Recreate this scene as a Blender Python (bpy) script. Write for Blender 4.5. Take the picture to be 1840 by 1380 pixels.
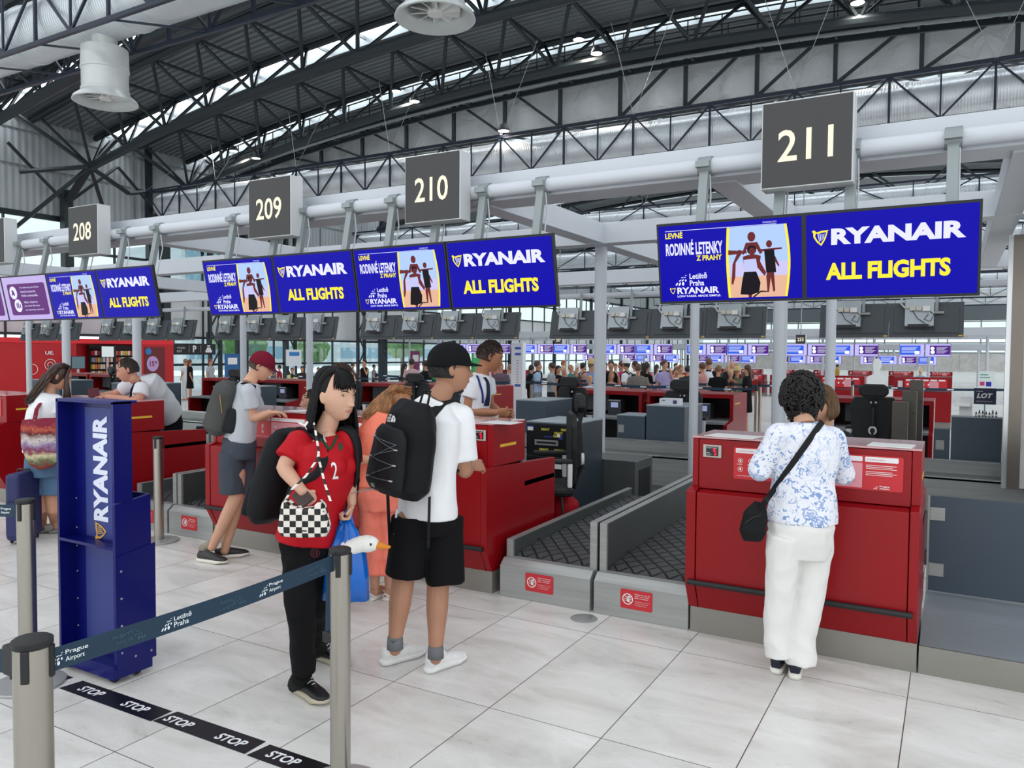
import bpy, bmesh, math, random
from mathutils import Vector, Matrix, noise, Euler
V = Vector
PI = math.pi
random.seed(7)
SC = bpy.context.scene
for o in list(bpy.data.objects): bpy.data.objects.remove(o)
COL = SC.collection

# ------------------------------------------------------------------ camera, world, lights, exposure
FPX, CAMH = 1389.6, 1.70
YAW, PITCH, ROLL = math.radians(29.678), math.radians(-2.27), math.radians(0.386)
fwd = V((-math.sin(YAW)*math.cos(PITCH), math.cos(YAW)*math.cos(PITCH), math.sin(PITCH)))
rgt0 = V((math.cos(YAW), math.sin(YAW), 0)); up0 = rgt0.cross(fwd)
rgt = rgt0*math.cos(ROLL) + up0*math.sin(ROLL); upv = rgt.cross(fwd)
cam = bpy.data.objects.new('camera', bpy.data.cameras.new('camera')); COL.objects.link(cam)
cam.data.sensor_fit = 'HORIZONTAL'; cam.data.sensor_width = 36.0
cam.data.lens = FPX/1840*36.0; cam.data.clip_end = 300
M = Matrix((rgt, upv, -fwd)).transposed().to_4x4(); M.translation = V((0, 0, CAMH))
cam.matrix_world = M
SC.camera = cam
CAMP = V((0, 0, CAMH))
def ray(px, py): return rgt*((px-920)/FPX) - upv*((py-690)/FPX) + fwd
def at(px, py, D): return CAMP + ray(px, py)*D                 # point D metres in front of the viewer
def onY(px, py, Y): d = ray(px, py); return CAMP + d*(Y/d.y)
def onZ(px, py, z=0.0): d = ray(px, py); return CAMP + d*((z-CAMH)/d.z)

wd = bpy.data.worlds.new('sky'); SC.world = wd; wd.use_nodes = True
wn = wd.node_tree.nodes; bg = wn['Background']
bg.inputs['Color'].default_value = (0.93, 0.97, 1.0, 1); bg.inputs['Strength'].default_value = 1.35
SC.view_settings.view_transform = 'Standard'; SC.view_settings.look = 'None'
SC.view_settings.exposure = 0.24; SC.view_settings.gamma = 1.0; SC.view_settings.use_curve_mapping = False
def area(name, loc, rot, sx, sy, power, col=(1, 1, 1)):
    l = bpy.data.lights.new(name, 'AREA'); l.shape = 'RECTANGLE'; l.size = sx; l.size_y = sy; l.energy = power; l.color = col
    o = bpy.data.objects.new(name, l); COL.objects.link(o); o.location = loc; o.rotation_euler = rot
    return o

# ------------------------------------------------------------------ materials
MATS = {}
def nd(nt, t, **kw):
    n = nt.nodes.new('ShaderNode'+t)
    for k, v in kw.items():
        if k.startswith('i_'):
            key = k[2:]; key = int(key) if key.isdigit() else key.replace('_', ' ')
            s = n.inputs[key]
            if hasattr(v, 'is_output'): nt.links.new(v, s)
            else: s.default_value = v
        else: setattr(n, k, v)
    return n
def lk(nt, a, b): nt.links.new(a, b)
def math_(nt, op, a, b=None, c=None):
    n = nt.nodes.new('ShaderNodeMath'); n.operation = op
    for i, v in enumerate((a, b, c)):
        if v is None: continue
        if hasattr(v, 'is_output'): nt.links.new(v, n.inputs[i])
        else: n.inputs[i].default_value = v
    return n.outputs[0]
def srgb(c):
    if isinstance(c, str):
        c = c.lstrip('#'); c = [int(c[i:i+2], 16)/255 for i in (0, 2, 4)]
    return tuple((x/12.92 if x <= .04045 else ((x+.055)/1.055)**2.4) for x in c)+(1,)
def mat(name, col='#808080', rough=.5, metal=0., emit=0., bump=0., bscale=40., var=0., vscale=3., spec=None, alpha=None, aniso=None, coat=0.):
    """plain procedural material: colour with slight noise variation and bump"""
    if name in MATS: return MATS[name]
    m = bpy.data.materials.new(name); m.use_nodes = True; MATS[name] = m
    nt = m.node_tree; b = nt.nodes['Principled BSDF']; c = srgb(col)
    b.inputs['Roughness'].default_value = rough; b.inputs['Metallic'].default_value = metal
    if spec is not None: b.inputs['Specular IOR Level'].default_value = spec
    if coat: b.inputs['Coat Weight'].default_value = coat; b.inputs['Coat Roughness'].default_value = .08
    tc = nd(nt, 'TexCoord')
    if var:
        no = nd(nt, 'TexNoise', i_Scale=vscale, i_Detail=4.0); lk(nt, tc.outputs['Object'], no.inputs['Vector'])
        if aniso:
            mp = nd(nt, 'Mapping'); mp.inputs['Scale'].default_value = aniso; lk(nt, tc.outputs['Object'], mp.inputs[0]); lk(nt, mp.outputs[0], no.inputs['Vector'])
        r = nd(nt, 'MapRange', i_Value=no.outputs[0]); r.inputs[1].default_value = .3; r.inputs[2].default_value = .7
        r.inputs[3].default_value = 1-var; r.inputs[4].default_value = 1+var
        mx = nd(nt, 'VectorMath', operation='SCALE'); mx.inputs[0].default_value = c[:3]; lk(nt, r.outputs[0], mx.inputs['Scale'])
        lk(nt, mx.outputs[0], b.inputs['Base Color'])
    else: b.inputs['Base Color'].default_value = c
    if bump:
        n2 = nd(nt, 'TexNoise', i_Scale=bscale, i_Detail=3.0); lk(nt, tc.outputs['Object'], n2.inputs['Vector'])
        bp = nd(nt, 'Bump', i_Strength=bump, i_Distance=.01, i_Height=n2.outputs[0]); lk(nt, bp.outputs[0], b.inputs['Normal'])
    if emit:
        b.inputs['Emission Color'].default_value = c; b.inputs['Emission Strength'].default_value = emit
    m.diffuse_color = c
    return m
def emi(name, col, s=1.0):
    """a display: emits its colour, with a dark glossy face"""
    if name in MATS: return MATS[name]
    m = mat(name, '#000000', rough=.35, spec=.12); b = m.node_tree.nodes['Principled BSDF']
    b.inputs['Emission Color'].default_value = srgb(col); b.inputs['Emission Strength'].default_value = s
    return m
def glass(name, col='#dfeef0', f=.12):
    if name in MATS: return MATS[name]
    m = bpy.data.materials.new(name); m.use_nodes = True; MATS[name] = m; nt = m.node_tree
    for n in list(nt.nodes):
        if n.type == 'BSDF_PRINCIPLED': nt.nodes.remove(n)
    tr = nd(nt, 'BsdfTransparent', i_Color=srgb(col)); gl = nd(nt, 'BsdfGlossy', i_Roughness=.03)
    mx = nd(nt, 'MixShader'); mx.inputs[0].default_value = f
    lk(nt, tr.outputs[0], mx.inputs[1]); lk(nt, gl.outputs[0], mx.inputs[2]); lk(nt, mx.outputs[0], nt.nodes['Material Output'].inputs[0])
    return m

# ------------------------------------------------------------------ mesh builder
FLATTEXT = {}
def text2d(s, bold=0.0, shear=0.0, space=1.0):
    key = (s, bold, shear, space)
    if key in FLATTEXT: return FLATTEXT[key]
    cu = bpy.data.curves.new('t', 'FONT'); cu.body = s; cu.size = 1; cu.offset = bold; cu.shear = shear; cu.resolution_u = 3; cu.space_character = space
    ob = bpy.data.objects.new('t', cu); COL.objects.link(ob)
    dg = bpy.context.evaluated_depsgraph_get(); dg.update()
    me = bpy.data.meshes.new_from_object(ob.evaluated_get(dg))
    vs = [(v.co.x, v.co.y) for v in me.vertices]; fs = [tuple(p.vertices) for p in me.polygons]
    bpy.data.objects.remove(ob); bpy.data.meshes.remove(me); bpy.data.curves.remove(cu)
    x0 = min(v[0] for v in vs); x1 = max(v[0] for v in vs); y0 = min(v[1] for v in vs); y1 = max(v[1] for v in vs)
    vs = [((x-x0)/(x1-x0), (y-y0)/(y1-y0)) for x, y in vs]
    FLATTEXT[key] = (vs, fs, (x1-x0)/(y1-y0)); return FLATTEXT[key]

def frame(d, ref=None):
    d = d.normalized()
    if ref is None: ref = V((0, 0, 1)) if abs(d.z) < .9 else V((1, 0, 0))
    a = ref.cross(d)
    if a.length < 1e-5: a = V((1, 0, 0)).cross(d)
    a.normalize(); return a, d.cross(a).normalized()
class MB:
    def __init__(s): s.v = []; s.f = []; s.m = None
    def add(s, vs, fs):
        n = len(s.v); s.v += [V(v) if s.m is None else s.m @ V(v) for v in vs]; s.f += [tuple(i+n for i in f) for f in fs]; return s
    def box(s, x0, x1, y0, y1, z0, z1):
        return s.add([(x0, y0, z0), (x1, y0, z0), (x1, y1, z0), (x0, y1, z0), (x0, y0, z1), (x1, y0, z1), (x1, y1, z1), (x0, y1, z1)],
                     [(0, 3, 2, 1), (4, 5, 6, 7), (0, 1, 5, 4), (1, 2, 6, 5), (2, 3, 7, 6), (3, 0, 4, 7)])
    def tube(s, pts, r, n=8, cap=True, r2=None, ref=None, ry=None):
        """sweep along pts; r is a number or a list; ry (optional) second radius -> elliptical section (ref = direction of ry)"""
        pts = [V(p) for p in pts]; k = len(pts); R = r if isinstance(r, (list, tuple)) else [r]*k
        RY = ry if isinstance(ry, (list, tuple)) else ([ry]*k if ry else R)
        if r2 is not None: R = [r, r2]; RY = R
        vs = []; a = None
        for i, p in enumerate(pts):
            d = (pts[min(i+1, k-1)]-pts[max(i-1, 0)])
            if d.length < 1e-9: d = V((0, 0, 1))
            d.normalize()
            if a is None or ref is not None: a, b = frame(d, V(ref) if ref is not None else None)
            else:
                a = a-d*a.dot(d)
                if a.length < 1e-5: a, b = frame(d)
                a.normalize(); b = d.cross(a)
            for j in range(n):
                t = 2*PI*j/n; vs.append(p+a*(math.cos(t)*R[i])+b*(math.sin(t)*RY[i]))
        fs = [(i*n+j, i*n+(j+1) % n, (i+1)*n+(j+1) % n, (i+1)*n+j) for i in range(k-1) for j in range(n)]
        if cap: fs += [tuple(range(n-1, -1, -1)), tuple((k-1)*n+j for j in range(n))]
        return s.add(vs, fs)
    def bar(s, p0, p1, w, h=None, ref=None):
        h = h or w; p0, p1 = V(p0), V(p1); a, b = frame(p1-p0, V(ref) if ref is not None else None); vs = []
        for p in (p0, p1):
            for x, y in ((-1, -1), (1, -1), (1, 1), (-1, 1)): vs.append(p+a*(x*w/2)+b*(y*h/2))
        return s.add(vs, [(3, 2, 1, 0), (4, 5, 6, 7), (0, 1, 5, 4), (1, 2, 6, 5), (2, 3, 7, 6), (3, 0, 4, 7)])
    def caps(s, p0, p1, r0, r1, n=12):
        """closed capsule with different end radii"""
        p0, p1 = V(p0), V(p1); d = p1-p0
        if d.length < 1e-6: d = V((0, 0, 1e-4)); 
        u = d.normalized(); pts = []; rs = []
        for k in range(5): t = PI/2*k/4; pts.append(p0-u*(r0*math.cos(t))); rs.append(max(r0*math.sin(t), r0*.02))
        for k in range(5): t = PI/2*k/4; pts.append(p1+u*(r1*math.sin(t))); rs.append(max(r1*math.cos(t), r1*.02))
        return s.tube(pts, rs, n)
    def ell(s, c, r, rot=None, n=16, m=10):
        c = V(c); R = rot or Matrix.Identity(3); vs = []
        for i in range(m+1):
            ph = PI*i/m
            for j in range(n):
                th = 2*PI*j/n; sp = max(math.sin(ph), .01)
                vs.append(c+R @ V((r[0]*sp*math.cos(th), r[1]*sp*math.sin(th), r[2]*math.cos(ph))))
        fs = [(i*n+j, (i+1)*n+j, (i+1)*n+(j+1) % n, i*n+(j+1) % n) for i in range(m) for j in range(n)]
        fs += [tuple(range(n)), tuple(m*n+j for j in range(n-1, -1, -1))]
        return s.add(vs, fs)
    def lathe(s, prof, c=(0, 0, 0), n=24, axis='z'):
        vs = []; k = len(prof)
        for r, z in prof:
            for j in range(n):
                t = 2*PI*j/n; q = V((r*math.cos(t), r*math.sin(t), z))
                if axis == 'x': q = V((q.z, q.x, q.y))
                if axis == 'y': q = V((q.y, q.z, q.x))
                vs.append(V(c)+q)
        return s.add(vs, [(i*n+j, i*n+(j+1) % n, (i+1)*n+(j+1) % n, (i+1)*n+j) for i in range(k-1) for j in range(n)])
    def prism(s, poly, x0, x1, axis='x'):
        """extrude a closed outline (a,b) along axis from x0 to x1; x: (y,z); y: (x,z); z: (x,y)"""
        n = len(poly); mk = {'x': lambda t, a, b: (t, a, b), 'y': lambda t, a, b: (a, t, b), 'z': lambda t, a, b: (a, b, t)}[axis]
        return s.add([mk(x0, a, b) for a, b in poly]+[mk(x1, a, b) for a, b in poly],
                     [tuple(range(n)), tuple(range(2*n-1, n-1, -1))]+[(i, i+n, (i+1) % n+n, (i+1) % n) for i in range(n)])
    # flat graphics on the local plane y = yy (facing -y): x right, z up
    def poly(s, pts, yy=0.): return s.add([(x, yy, z) for x, z in pts], [tuple(range(len(pts)))])
    def rect(s, x0, x1, z0, z1, yy=0., r=0.):
        if r <= 0: return s.poly([(x0, z0), (x1, z0), (x1, z1), (x0, z1)], yy)
        p = []
        for cx, cz, a in ((x1-r, z0+r, -90), (x1-r, z1-r, 0), (x0+r, z1-r, 90), (x0+r, z0+r, 180)):
            for k in range(5): t = math.radians(a+k*22.5); p.append((cx+r*math.cos(t), cz+r*math.sin(t)))
        return s.poly(p, yy)
    def disc(s, cx, cz, rx, rz=None, yy=0., n=20, rot=0.):
        rz = rz or rx; p = []
        for k in range(n):
            t = 2*PI*k/n; x, z = rx*math.cos(t), rz*math.sin(t)
            p.append((cx+x*math.cos(rot)-z*math.sin(rot), cz+x*math.sin(rot)+z*math.cos(rot)))
        return s.poly(p, yy)
    def ring(s, cx, cz, r0, r1, yy=0., n=24):
        for k in range(n):
            a, b = 2*PI*k/n, 2*PI*(k+1)/n
            s.poly([(cx+r*math.cos(t), cz+r*math.sin(t)) for r, t in ((r0, a), (r1, a), (r1, b), (r0, b))], yy)
        return s
    def text(s, t, x, z, w=None, h=None, yy=0., bold=0., shear=0., rot90=False, space=1.0):
        vs, fs, asp = text2d(t, bold, shear, space)
        if w is None: w = h*asp
        if h is None: h = w/asp
        if rot90: return s.add([(x-b*h, yy, z+a*w) for a, b in vs], fs)
        return s.add([(x+a*w, yy, z+b*h) for a, b in vs], fs)
    def build(s, name, m=None, parent=None, smooth=False, bevel=0., world=False, seg=2, origin=None, solid=0.):
        vs = s.v
        loc = V((0, 0, 0))
        if world and parent is not None:
            p = parent
            while p is not None: loc = loc+p.location; p = p.parent
            vs = [v-loc for v in vs]; loc = V((0, 0, 0))
        elif parent is None:
            if origin is None:
                xs = [v.x for v in vs]; ys = [v.y for v in vs]
                origin = V(((min(xs)+max(xs))/2, (min(ys)+max(ys))/2, min(v.z for v in vs)))
            loc = V(origin); vs = [v-loc for v in vs]
        me = bpy.data.meshes.new(name); me.from_pydata([tuple(v) for v in vs], [], s.f); me.update()
        if smooth:
            me.polygons.foreach_set('use_smooth', [True]*len(me.polygons))
            if smooth != 'all':
                me.set_sharp_from_angle(angle=math.radians(40))
        o = bpy.data.objects.new(name, me); COL.objects.link(o); o.location = loc
        if m: me.materials.append(m)
        if parent is not None: o.parent = parent
        if bevel:
            b = o.modifiers.new('bevel', 'BEVEL'); b.width = bevel; b.segments = seg; b.limit_method = 'ANGLE'
        if solid:
            b = o.modifiers.new('thick', 'SOLIDIFY'); b.thickness = solid; b.offset = 0
        return o
def tag(o, label=None, cat=None, group=None, kind=None):
    if label: o['label'] = label
    if cat: o['category'] = cat
    if group: o['group'] = group
    if kind: o['kind'] = kind
    return o
def thing(name, label, cat, loc=(0, 0, 0), rotz=0., group=None, rot=None):
    o = bpy.data.objects.new(name, None); COL.objects.link(o); o.location = loc; o.rotation_euler = rot or (0, 0, rotz)
    o.empty_display_size = .1
    return tag(o, label, cat, group)
def dup(o, loc=None, rotz=None, label=None, group=None, parent=None, scale=None):
    c = o.copy(); COL.objects.link(c)
    if parent is not None: c.parent = parent
    if loc is not None: c.location = loc
    if rotz is not None: c.rotation_euler = (c.rotation_euler[0], c.rotation_euler[1], rotz)
    if scale is not None: c.scale = scale
    if label: c['label'] = label
    if group: c['group'] = group
    for ch in list(o.children):
        dup(ch, parent=c)
    return c
ORD = ['first', 'second', 'third', 'fourth', 'fifth', 'sixth', 'seventh', 'eighth', 'ninth', 'tenth', 'eleventh', 'twelfth', 'thirteenth', 'fourteenth', 'fifteenth', 'sixteenth', 'seventeenth', 'eighteenth', 'nineteenth', 'twentieth']
# ================================================================== SETTING
def struct(name, mb, m, **kw):
    o = mb.build(name, m, **kw); o['kind'] = 'structure'; return o
XW = -29.5
def floor_mat():
    m = bpy.data.materials.new('marble_tiles'); m.use_nodes = True; nt = m.node_tree; b = nt.nodes['Principled BSDF']
    tc = nd(nt, 'TexCoord'); sp = nd(nt, 'SeparateXYZ'); lk(nt, tc.outputs['Object'], sp.inputs[0])
    tx = math_(nt, 'DIVIDE', math_(nt, 'SUBTRACT', sp.outputs[0], -.155), .5785); ty = math_(nt, 'DIVIDE', math_(nt, 'SUBTRACT', sp.outputs[1], 1.965), 1.155)
    def edge(t, w):
        f = math_(nt, 'FRACT', t); g = math_(nt, 'MINIMUM', f, math_(nt, 'SUBTRACT', 1.0, f)); return math_(nt, 'LESS_THAN', g, w)
    gr = math_(nt, 'MAXIMUM', edge(tx, .0042), edge(ty, .0019))
    cx = math_(nt, 'FLOOR', tx); cy = math_(nt, 'FLOOR', ty); cb = nd(nt, 'CombineXYZ'); lk(nt, cx, cb.inputs[0]); lk(nt, cy, cb.inputs[1])
    wn_ = nd(nt, 'TexWhiteNoise'); lk(nt, cb.outputs[0], wn_.inputs[0])
    off = nd(nt, 'VectorMath', operation='MULTIPLY_ADD'); lk(nt, wn_.outputs['Color'], off.inputs[0]); off.inputs[1].default_value = (9, 9, 9); lk(nt, tc.outputs['Object'], off.inputs[2])
    mp = nd(nt, 'Mapping'); mp.inputs['Scale'].default_value = (1.0, 2.6, 1); mp.inputs['Rotation'].default_value = (0, 0, .5); lk(nt, off.outputs[0], mp.inputs[0])
    n1 = nd(nt, 'TexNoise', i_Scale=1.7, i_Detail=9.0, i_Roughness=.62, i_Distortion=.6); lk(nt, mp.outputs[0], n1.inputs['Vector'])
    n2 = nd(nt, 'TexNoise', i_Scale=22.0, i_Detail=5.0, i_Roughness=.7, i_Distortion=.9); lk(nt, mp.outputs[0], n2.inputs['Vector'])
    cr = nd(nt, 'ValToRGB'); lk(nt, n1.outputs[0], cr.inputs[0]); e = cr.color_ramp.elements
    e[0].position = .30; e[0].color = srgb('#c6c4be'); e[1].position = .72; e[1].color = srgb('#ebeae6')
    a = e.new(.5); a.color = srgb('#dddbd6')
    c2 = nd(nt, 'ValToRGB'); lk(nt, n2.outputs[0], c2.inputs[0]); e = c2.color_ramp.elements; e[0].position = .28; e[0].color = (.62, .6, .58, 1); e[1].position = .42; e[1].color = (1, 1, 1, 1)
    mu = nd(nt, 'MixRGB', blend_type='MULTIPLY'); mu.inputs[0].default_value = .45; lk(nt, cr.outputs[0], mu.inputs[1]); lk(nt, c2.outputs[0], mu.inputs[2])
    tv = math_(nt, 'MULTIPLY_ADD', wn_.outputs['Value'], .07, .965)
    sc = nd(nt, 'VectorMath', operation='SCALE'); lk(nt, mu.outputs[0], sc.inputs[0]); lk(nt, tv, sc.inputs['Scale'])
    mx = nd(nt, 'MixRGB'); lk(nt, gr, mx.inputs[0]); lk(nt, sc.outputs[0], mx.inputs[1]); mx.inputs[2].default_value = srgb('#5a544f')
    lk(nt, mx.outputs[0], b.inputs['Base Color'])
    rr = nd(nt, 'MapRange', i_Value=n1.outputs[0]); rr.inputs[3].default_value = .22; rr.inputs[4].default_value = .38; lk(nt, rr.outputs[0], b.inputs['Roughness'])
    b.inputs['Specular IOR Level'].default_value = .45
    return m
struct('floor', MB().box(-46, 14, -10, 104, -.2, 0), floor_mat(), origin=(0, 0, 0))

M_ROOF = mat('roof_deck', '#7b8286', rough=.5, metal=.25, var=.08, vscale=.6)
M_STEEL = mat('roof_steel', '#232c31', rough=.42, metal=.2)
M_NAVY = mat('duct_frame_paint', '#1c2638', rough=.4, metal=.1)
M_SKY = emi('roof_glazing', '#f2f8ff', 5.0)
M_WHITE = mat('white_paint', '#c9ced5', rough=.38, var=.02)
M_GREYW = mat('grey_paint', '#8f9799', rough=.4, metal=.3)
def zr(x): return 11.9-.0043*(x+9)**2
def zb(x): return 10.32-.0055*(x+9)**2
SKYS = [-1.3+4.1*k for k in range(25)]
# corrugated deck between the glazed strips
rf = MB(); X = [XW+1.6*i for i in range(28)]
for k in range(len(SKYS)-1):
    y0, y1 = SKYS[k]+.42, SKYS[k+1]-.42; n = 13; ys = []
    if y0 > 45: ys = [(y0, 0), (y1, 0)]
    else:
        for j in range(n):
            w = (y1-y0)/n; a = y0+j*w; ys += [(a, 0), (a+w*.55, 0), (a+w*.65, .07), (a+w*.9, .07)]
        ys.append((y1, 0))
    vs = [(x, y, zr(x)+dz) for x in X for y, dz in ys]; q = len(ys)
    rf.add(vs, [(i*q+j, i*q+j+1, (i+1)*q+j+1, (i+1)*q+j) for i in range(len(X)-1) for j in range(q-1)])
struct('ceiling', rf, M_ROOF, origin=(0, 0, 0))
for k, y in enumerate(SKYS):
    if y < 0: continue
    g = MB(); vs = [(x, yy, zr(x)+.28) for x in X for yy in (y-.42, y+.42)]
    g.add(vs, [(i*2, i*2+1, i*2+3, i*2+2) for i in range(len(X)-1)])
    o = struct('window_%d' % (20+k), g, M_SKY, origin=(0, y, 0))
    fr = MB()
    for s in (-1, 1):
        for i in range(len(X)-1):
            a, b = X[i], X[i+1]; yy = y+s*.43
            fr.add([(a, yy-.02, zr(a)-.06), (b, yy-.02, zr(b)-.06), (b, yy-.02, zr(b)+.32), (a, yy-.02, zr(a)+.32), (a, yy+.02, zr(a)-.06), (b, yy+.02, zr(b)-.06), (b, yy+.02, zr(b)+.32), (a, yy+.02, zr(a)+.32)],
                   [(0, 1, 2, 3), (7, 6, 5, 4), (0, 4, 5, 1), (3, 2, 6, 7)])
    if y < 50:
        for i in range(len(X)-1): fr.box(X[i]-.025, X[i]+.025, y-.42, y+.42, zr(X[i])+.1, zr(X[i])+.2)
    struct('trim_%d' % (20+k), fr, M_GREYW, origin=(0, y, 0))

# ---- end wall on the left: glazing, white band, ribbed metal panels above
def rib_mat(name, col, sc, axis=1):
    m = mat(name, col, rough=.5, metal=.3, var=.05, vscale=.4); nt = m.node_tree; b = nt.nodes['Principled BSDF']
    tc = nd(nt, 'TexCoord'); sp = nd(nt, 'SeparateXYZ'); lk(nt, tc.outputs['Object'], sp.inputs[0])
    s = math_(nt, 'SINE', math_(nt, 'MULTIPLY', sp.outputs[axis], sc)); bp = nd(nt, 'Bump', i_Strength=.45, i_Distance=.02, i_Height=s); lk(nt, bp.outputs[0], b.inputs['Normal'])
    return m
M_RIB = rib_mat('ribbed_metal', '#a9b0b2', 26)
w = MB()
for k in range(18):
    y0 = 4+5.4*k
    for z0, z1 in ((6.75, 8.3), (8.42, 9.6), (9.7, 10.4)): w.box(XW-.1, XW, y0+.06, y0+5.34, z0, z1)
w.box(XW-.3, XW-.1, -10, 104, 6.7, 10.6)
struct('wall_left', w, M_RIB, origin=(XW, 40, 6.7))
w = MB().box(XW-.12, XW, -10, 104, 2.35, 4.25); struct('wall_left_band', w, mat('white_panel', '#d3d6d8', rough=.35, var=.03), origin=(XW, 40, 2.35))
w = MB()
for z in (6.6, 6.7, 4.3, 5.5, 2.3, 1.1): w.box(XW-.06, XW+.06, -10, 104, z-.05, z+.05)
for k in range(52): w.box(XW-.05, XW+.05, -8+2.1*k-.03, -8+2.1*k+.03, 0, 6.7)
for k in range(14): w.box(XW-.02, XW+.22, -2+7.6*k-.1, -2+7.6*k+.1, 0, 10.4)
struct('trim_1', w, M_STEEL, origin=(XW, 40, 0))
struct('window_1', MB().box(XW-.01, XW+.01, -10, 104, 4.3, 6.6), glass('window_glass', '#eaf3f4', .08), origin=(XW, 40, 4.3))
struct('window_2', MB().box(XW-.01, XW+.01, 20.4, 104, 0, 2.3), glass('window_glass', '#eaf3f4'), origin=(XW, 60, 0))
# ---- far wall: marble below, daylight glazing above
def marble():
    m = mat('marble_wall', '#c9c6c1', rough=.3); nt = m.node_tree; b = nt.nodes['Principled BSDF']; tc = nd(nt, 'TexCoord')
    n = nd(nt, 'TexNoise', i_Scale=1.1, i_Detail=8.0, i_Distortion=1.6); lk(nt, tc.outputs['Object'], n.inputs['Vector'])
    cr = nd(nt, 'ValToRGB'); lk(nt, n.outputs[0], cr.inputs[0]); e = cr.color_ramp.elements; e[0].position = .35; e[0].color = srgb('#bdbbb7'); e[1].position = .6; e[1].color = srgb('#cfcdca')
    lk(nt, cr.outputs[0], b.inputs['Base Color']); return m
M_MARB = marble()
w = MB()
for k in range(18): w.box(-29.4+2.5*k+.01, -29.4+2.5*k+2.49, 99.9, 100, 0, 2.0)
w.box(-29.5, 16, 100, 100.2, 0, 2.05)
struct('wall_back', w, M_MARB, origin=(0, 100, 0))
w = MB()
for z in (2.1, 3.2, 4.4, 5.6): w.box(-29.4, 16, 99.95, 100.1, z-.07, z+.07)
for k in range(15): w.box(-29.4+3.2*k-.07, -29.4+3.2*k+.07, 99.9, 100.1, 2, 5.7)
struct('trim_2', w, M_GREYW, origin=(0, 100, 2))
struct('window_3', MB().box(-29.4, 16, 99.99, 100.01, 2.1, 5.6), glass('window_glass', '#eaf3f4'), origin=(0, 100, 2.1))
struct('wall_back_upper', MB().box(-29.5, 16, 99.8, 100.2, 5.7, 12), mat('dark_panel', '#5c6468', rough=.5), origin=(0, 100, 5.7))

# ================================================================== ROOF STEEL
def arc_tube(mb, f, y, r, x0, x1, n=8, seg=16):
    mb.tube([(x0+(x1-x0)*i/seg, y, f(x0+(x1-x0)*i/seg)) for i in range(seg+1)], r, n)
def roof_truss(y, label, fine=True, x1=6.2):
    t = thing('roof_truss', label, 'roof truss', (0, y, 0), group=None)
    m = MB(); arc_tube(m, zb, 0, .15 if fine else .17, -27.6, x1); m.build('bottom_chord', M_STEEL, t, smooth=True)
    for s in (-1, 1):
        m = MB(); arc_tube(m, lambda x: zr(x)-.18, s*1.25, .11, XW+.2, x1); m.build('top_chord', M_STEEL, t, smooth=True)
    n = 16 if fine else 8; st = (x1+27.6)/n
    for i in range(n+1):
        xb = -27.6+st*i; pb = V((xb, 0, zb(xb)))
        for s in (-1, 1):
            for dx in (-.5, .5):
                xt = xb+dx*st
                if xt > x1 or xt < XW: continue
                MB().tube([pb, (xt, s*1.25, zr(xt)-.18)], .055, 6).build('brace', M_STEEL, t)
        xt = xb+.5*st
        if xt < x1 and fine: MB().tube([(xt, -1.25, zr(xt)-.18), (xt, 1.25, zr(xt)-.18)], .045, 6).build('cross_tie', M_STEEL, t)
    return t
def end_support(y, label):
    t = thing('truss_support', label, 'truss support', (0, y, 0))
    MB().box(XW+.25, XW+.55, -.17, .17, 0, 7.7).build('post', M_STEEL, t)
    a = V((-27.6, 0, zb(-27.6))); b = V((XW+.4, 0, 7.2))
    MB().tube([a, b], .14, 8).build('strut', M_STEEL, t)
    for s in (-1, 1):
        MB().tube([a, (XW+.4, s*2.0, 10.2)], .075, 6).build('brace', M_STEEL, t)
        MB().tube([a, (XW+.4, s*1.9, 6.0)], .075, 6).build('brace', M_STEEL, t)
        MB().tube([a, (-28.4, s*2.05, 7.9)], .085, 6).build('brace', M_STEEL, t)
        MB().tube([(XW+.4, 0, 7.2), (XW+.4, s*2.05, 9.0)], .06, 6).build('brace', M_STEEL, t)
end_support(15.1+2.05, 'fan of dark steel struts carrying the nearer truss at the ribbed left end wall')
end_support(21.3, 'fan of dark steel struts at the left end wall, behind sign 208 and further back')
end_support(25.4, 'third fan of steel struts, just left of the long silver duct end')
LB = ['dark arched roof truss crossing behind the round fan outlets, nearest full chord', 'arched roof truss with work lamps along its lower chord', '']
roof_truss(13.1, 'dark arched roof truss at top left, mostly above the large silver duct')
roof_truss(17.2, 'dark arched roof truss running from the left wall past both fan outlets')
roof_truss(21.35, 'dark arched roof truss lit by floodlights, along the top of the grey curtain')
for k, y in enumerate((33.5, 45.8, 58, 70, 84)):
    roof_truss(y, 'far roof truss seen low through the gaps of the white beams, %s behind the curtain' % ('first', 'second', 'third', 'fourth', 'fifth')[k], fine=False)
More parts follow.
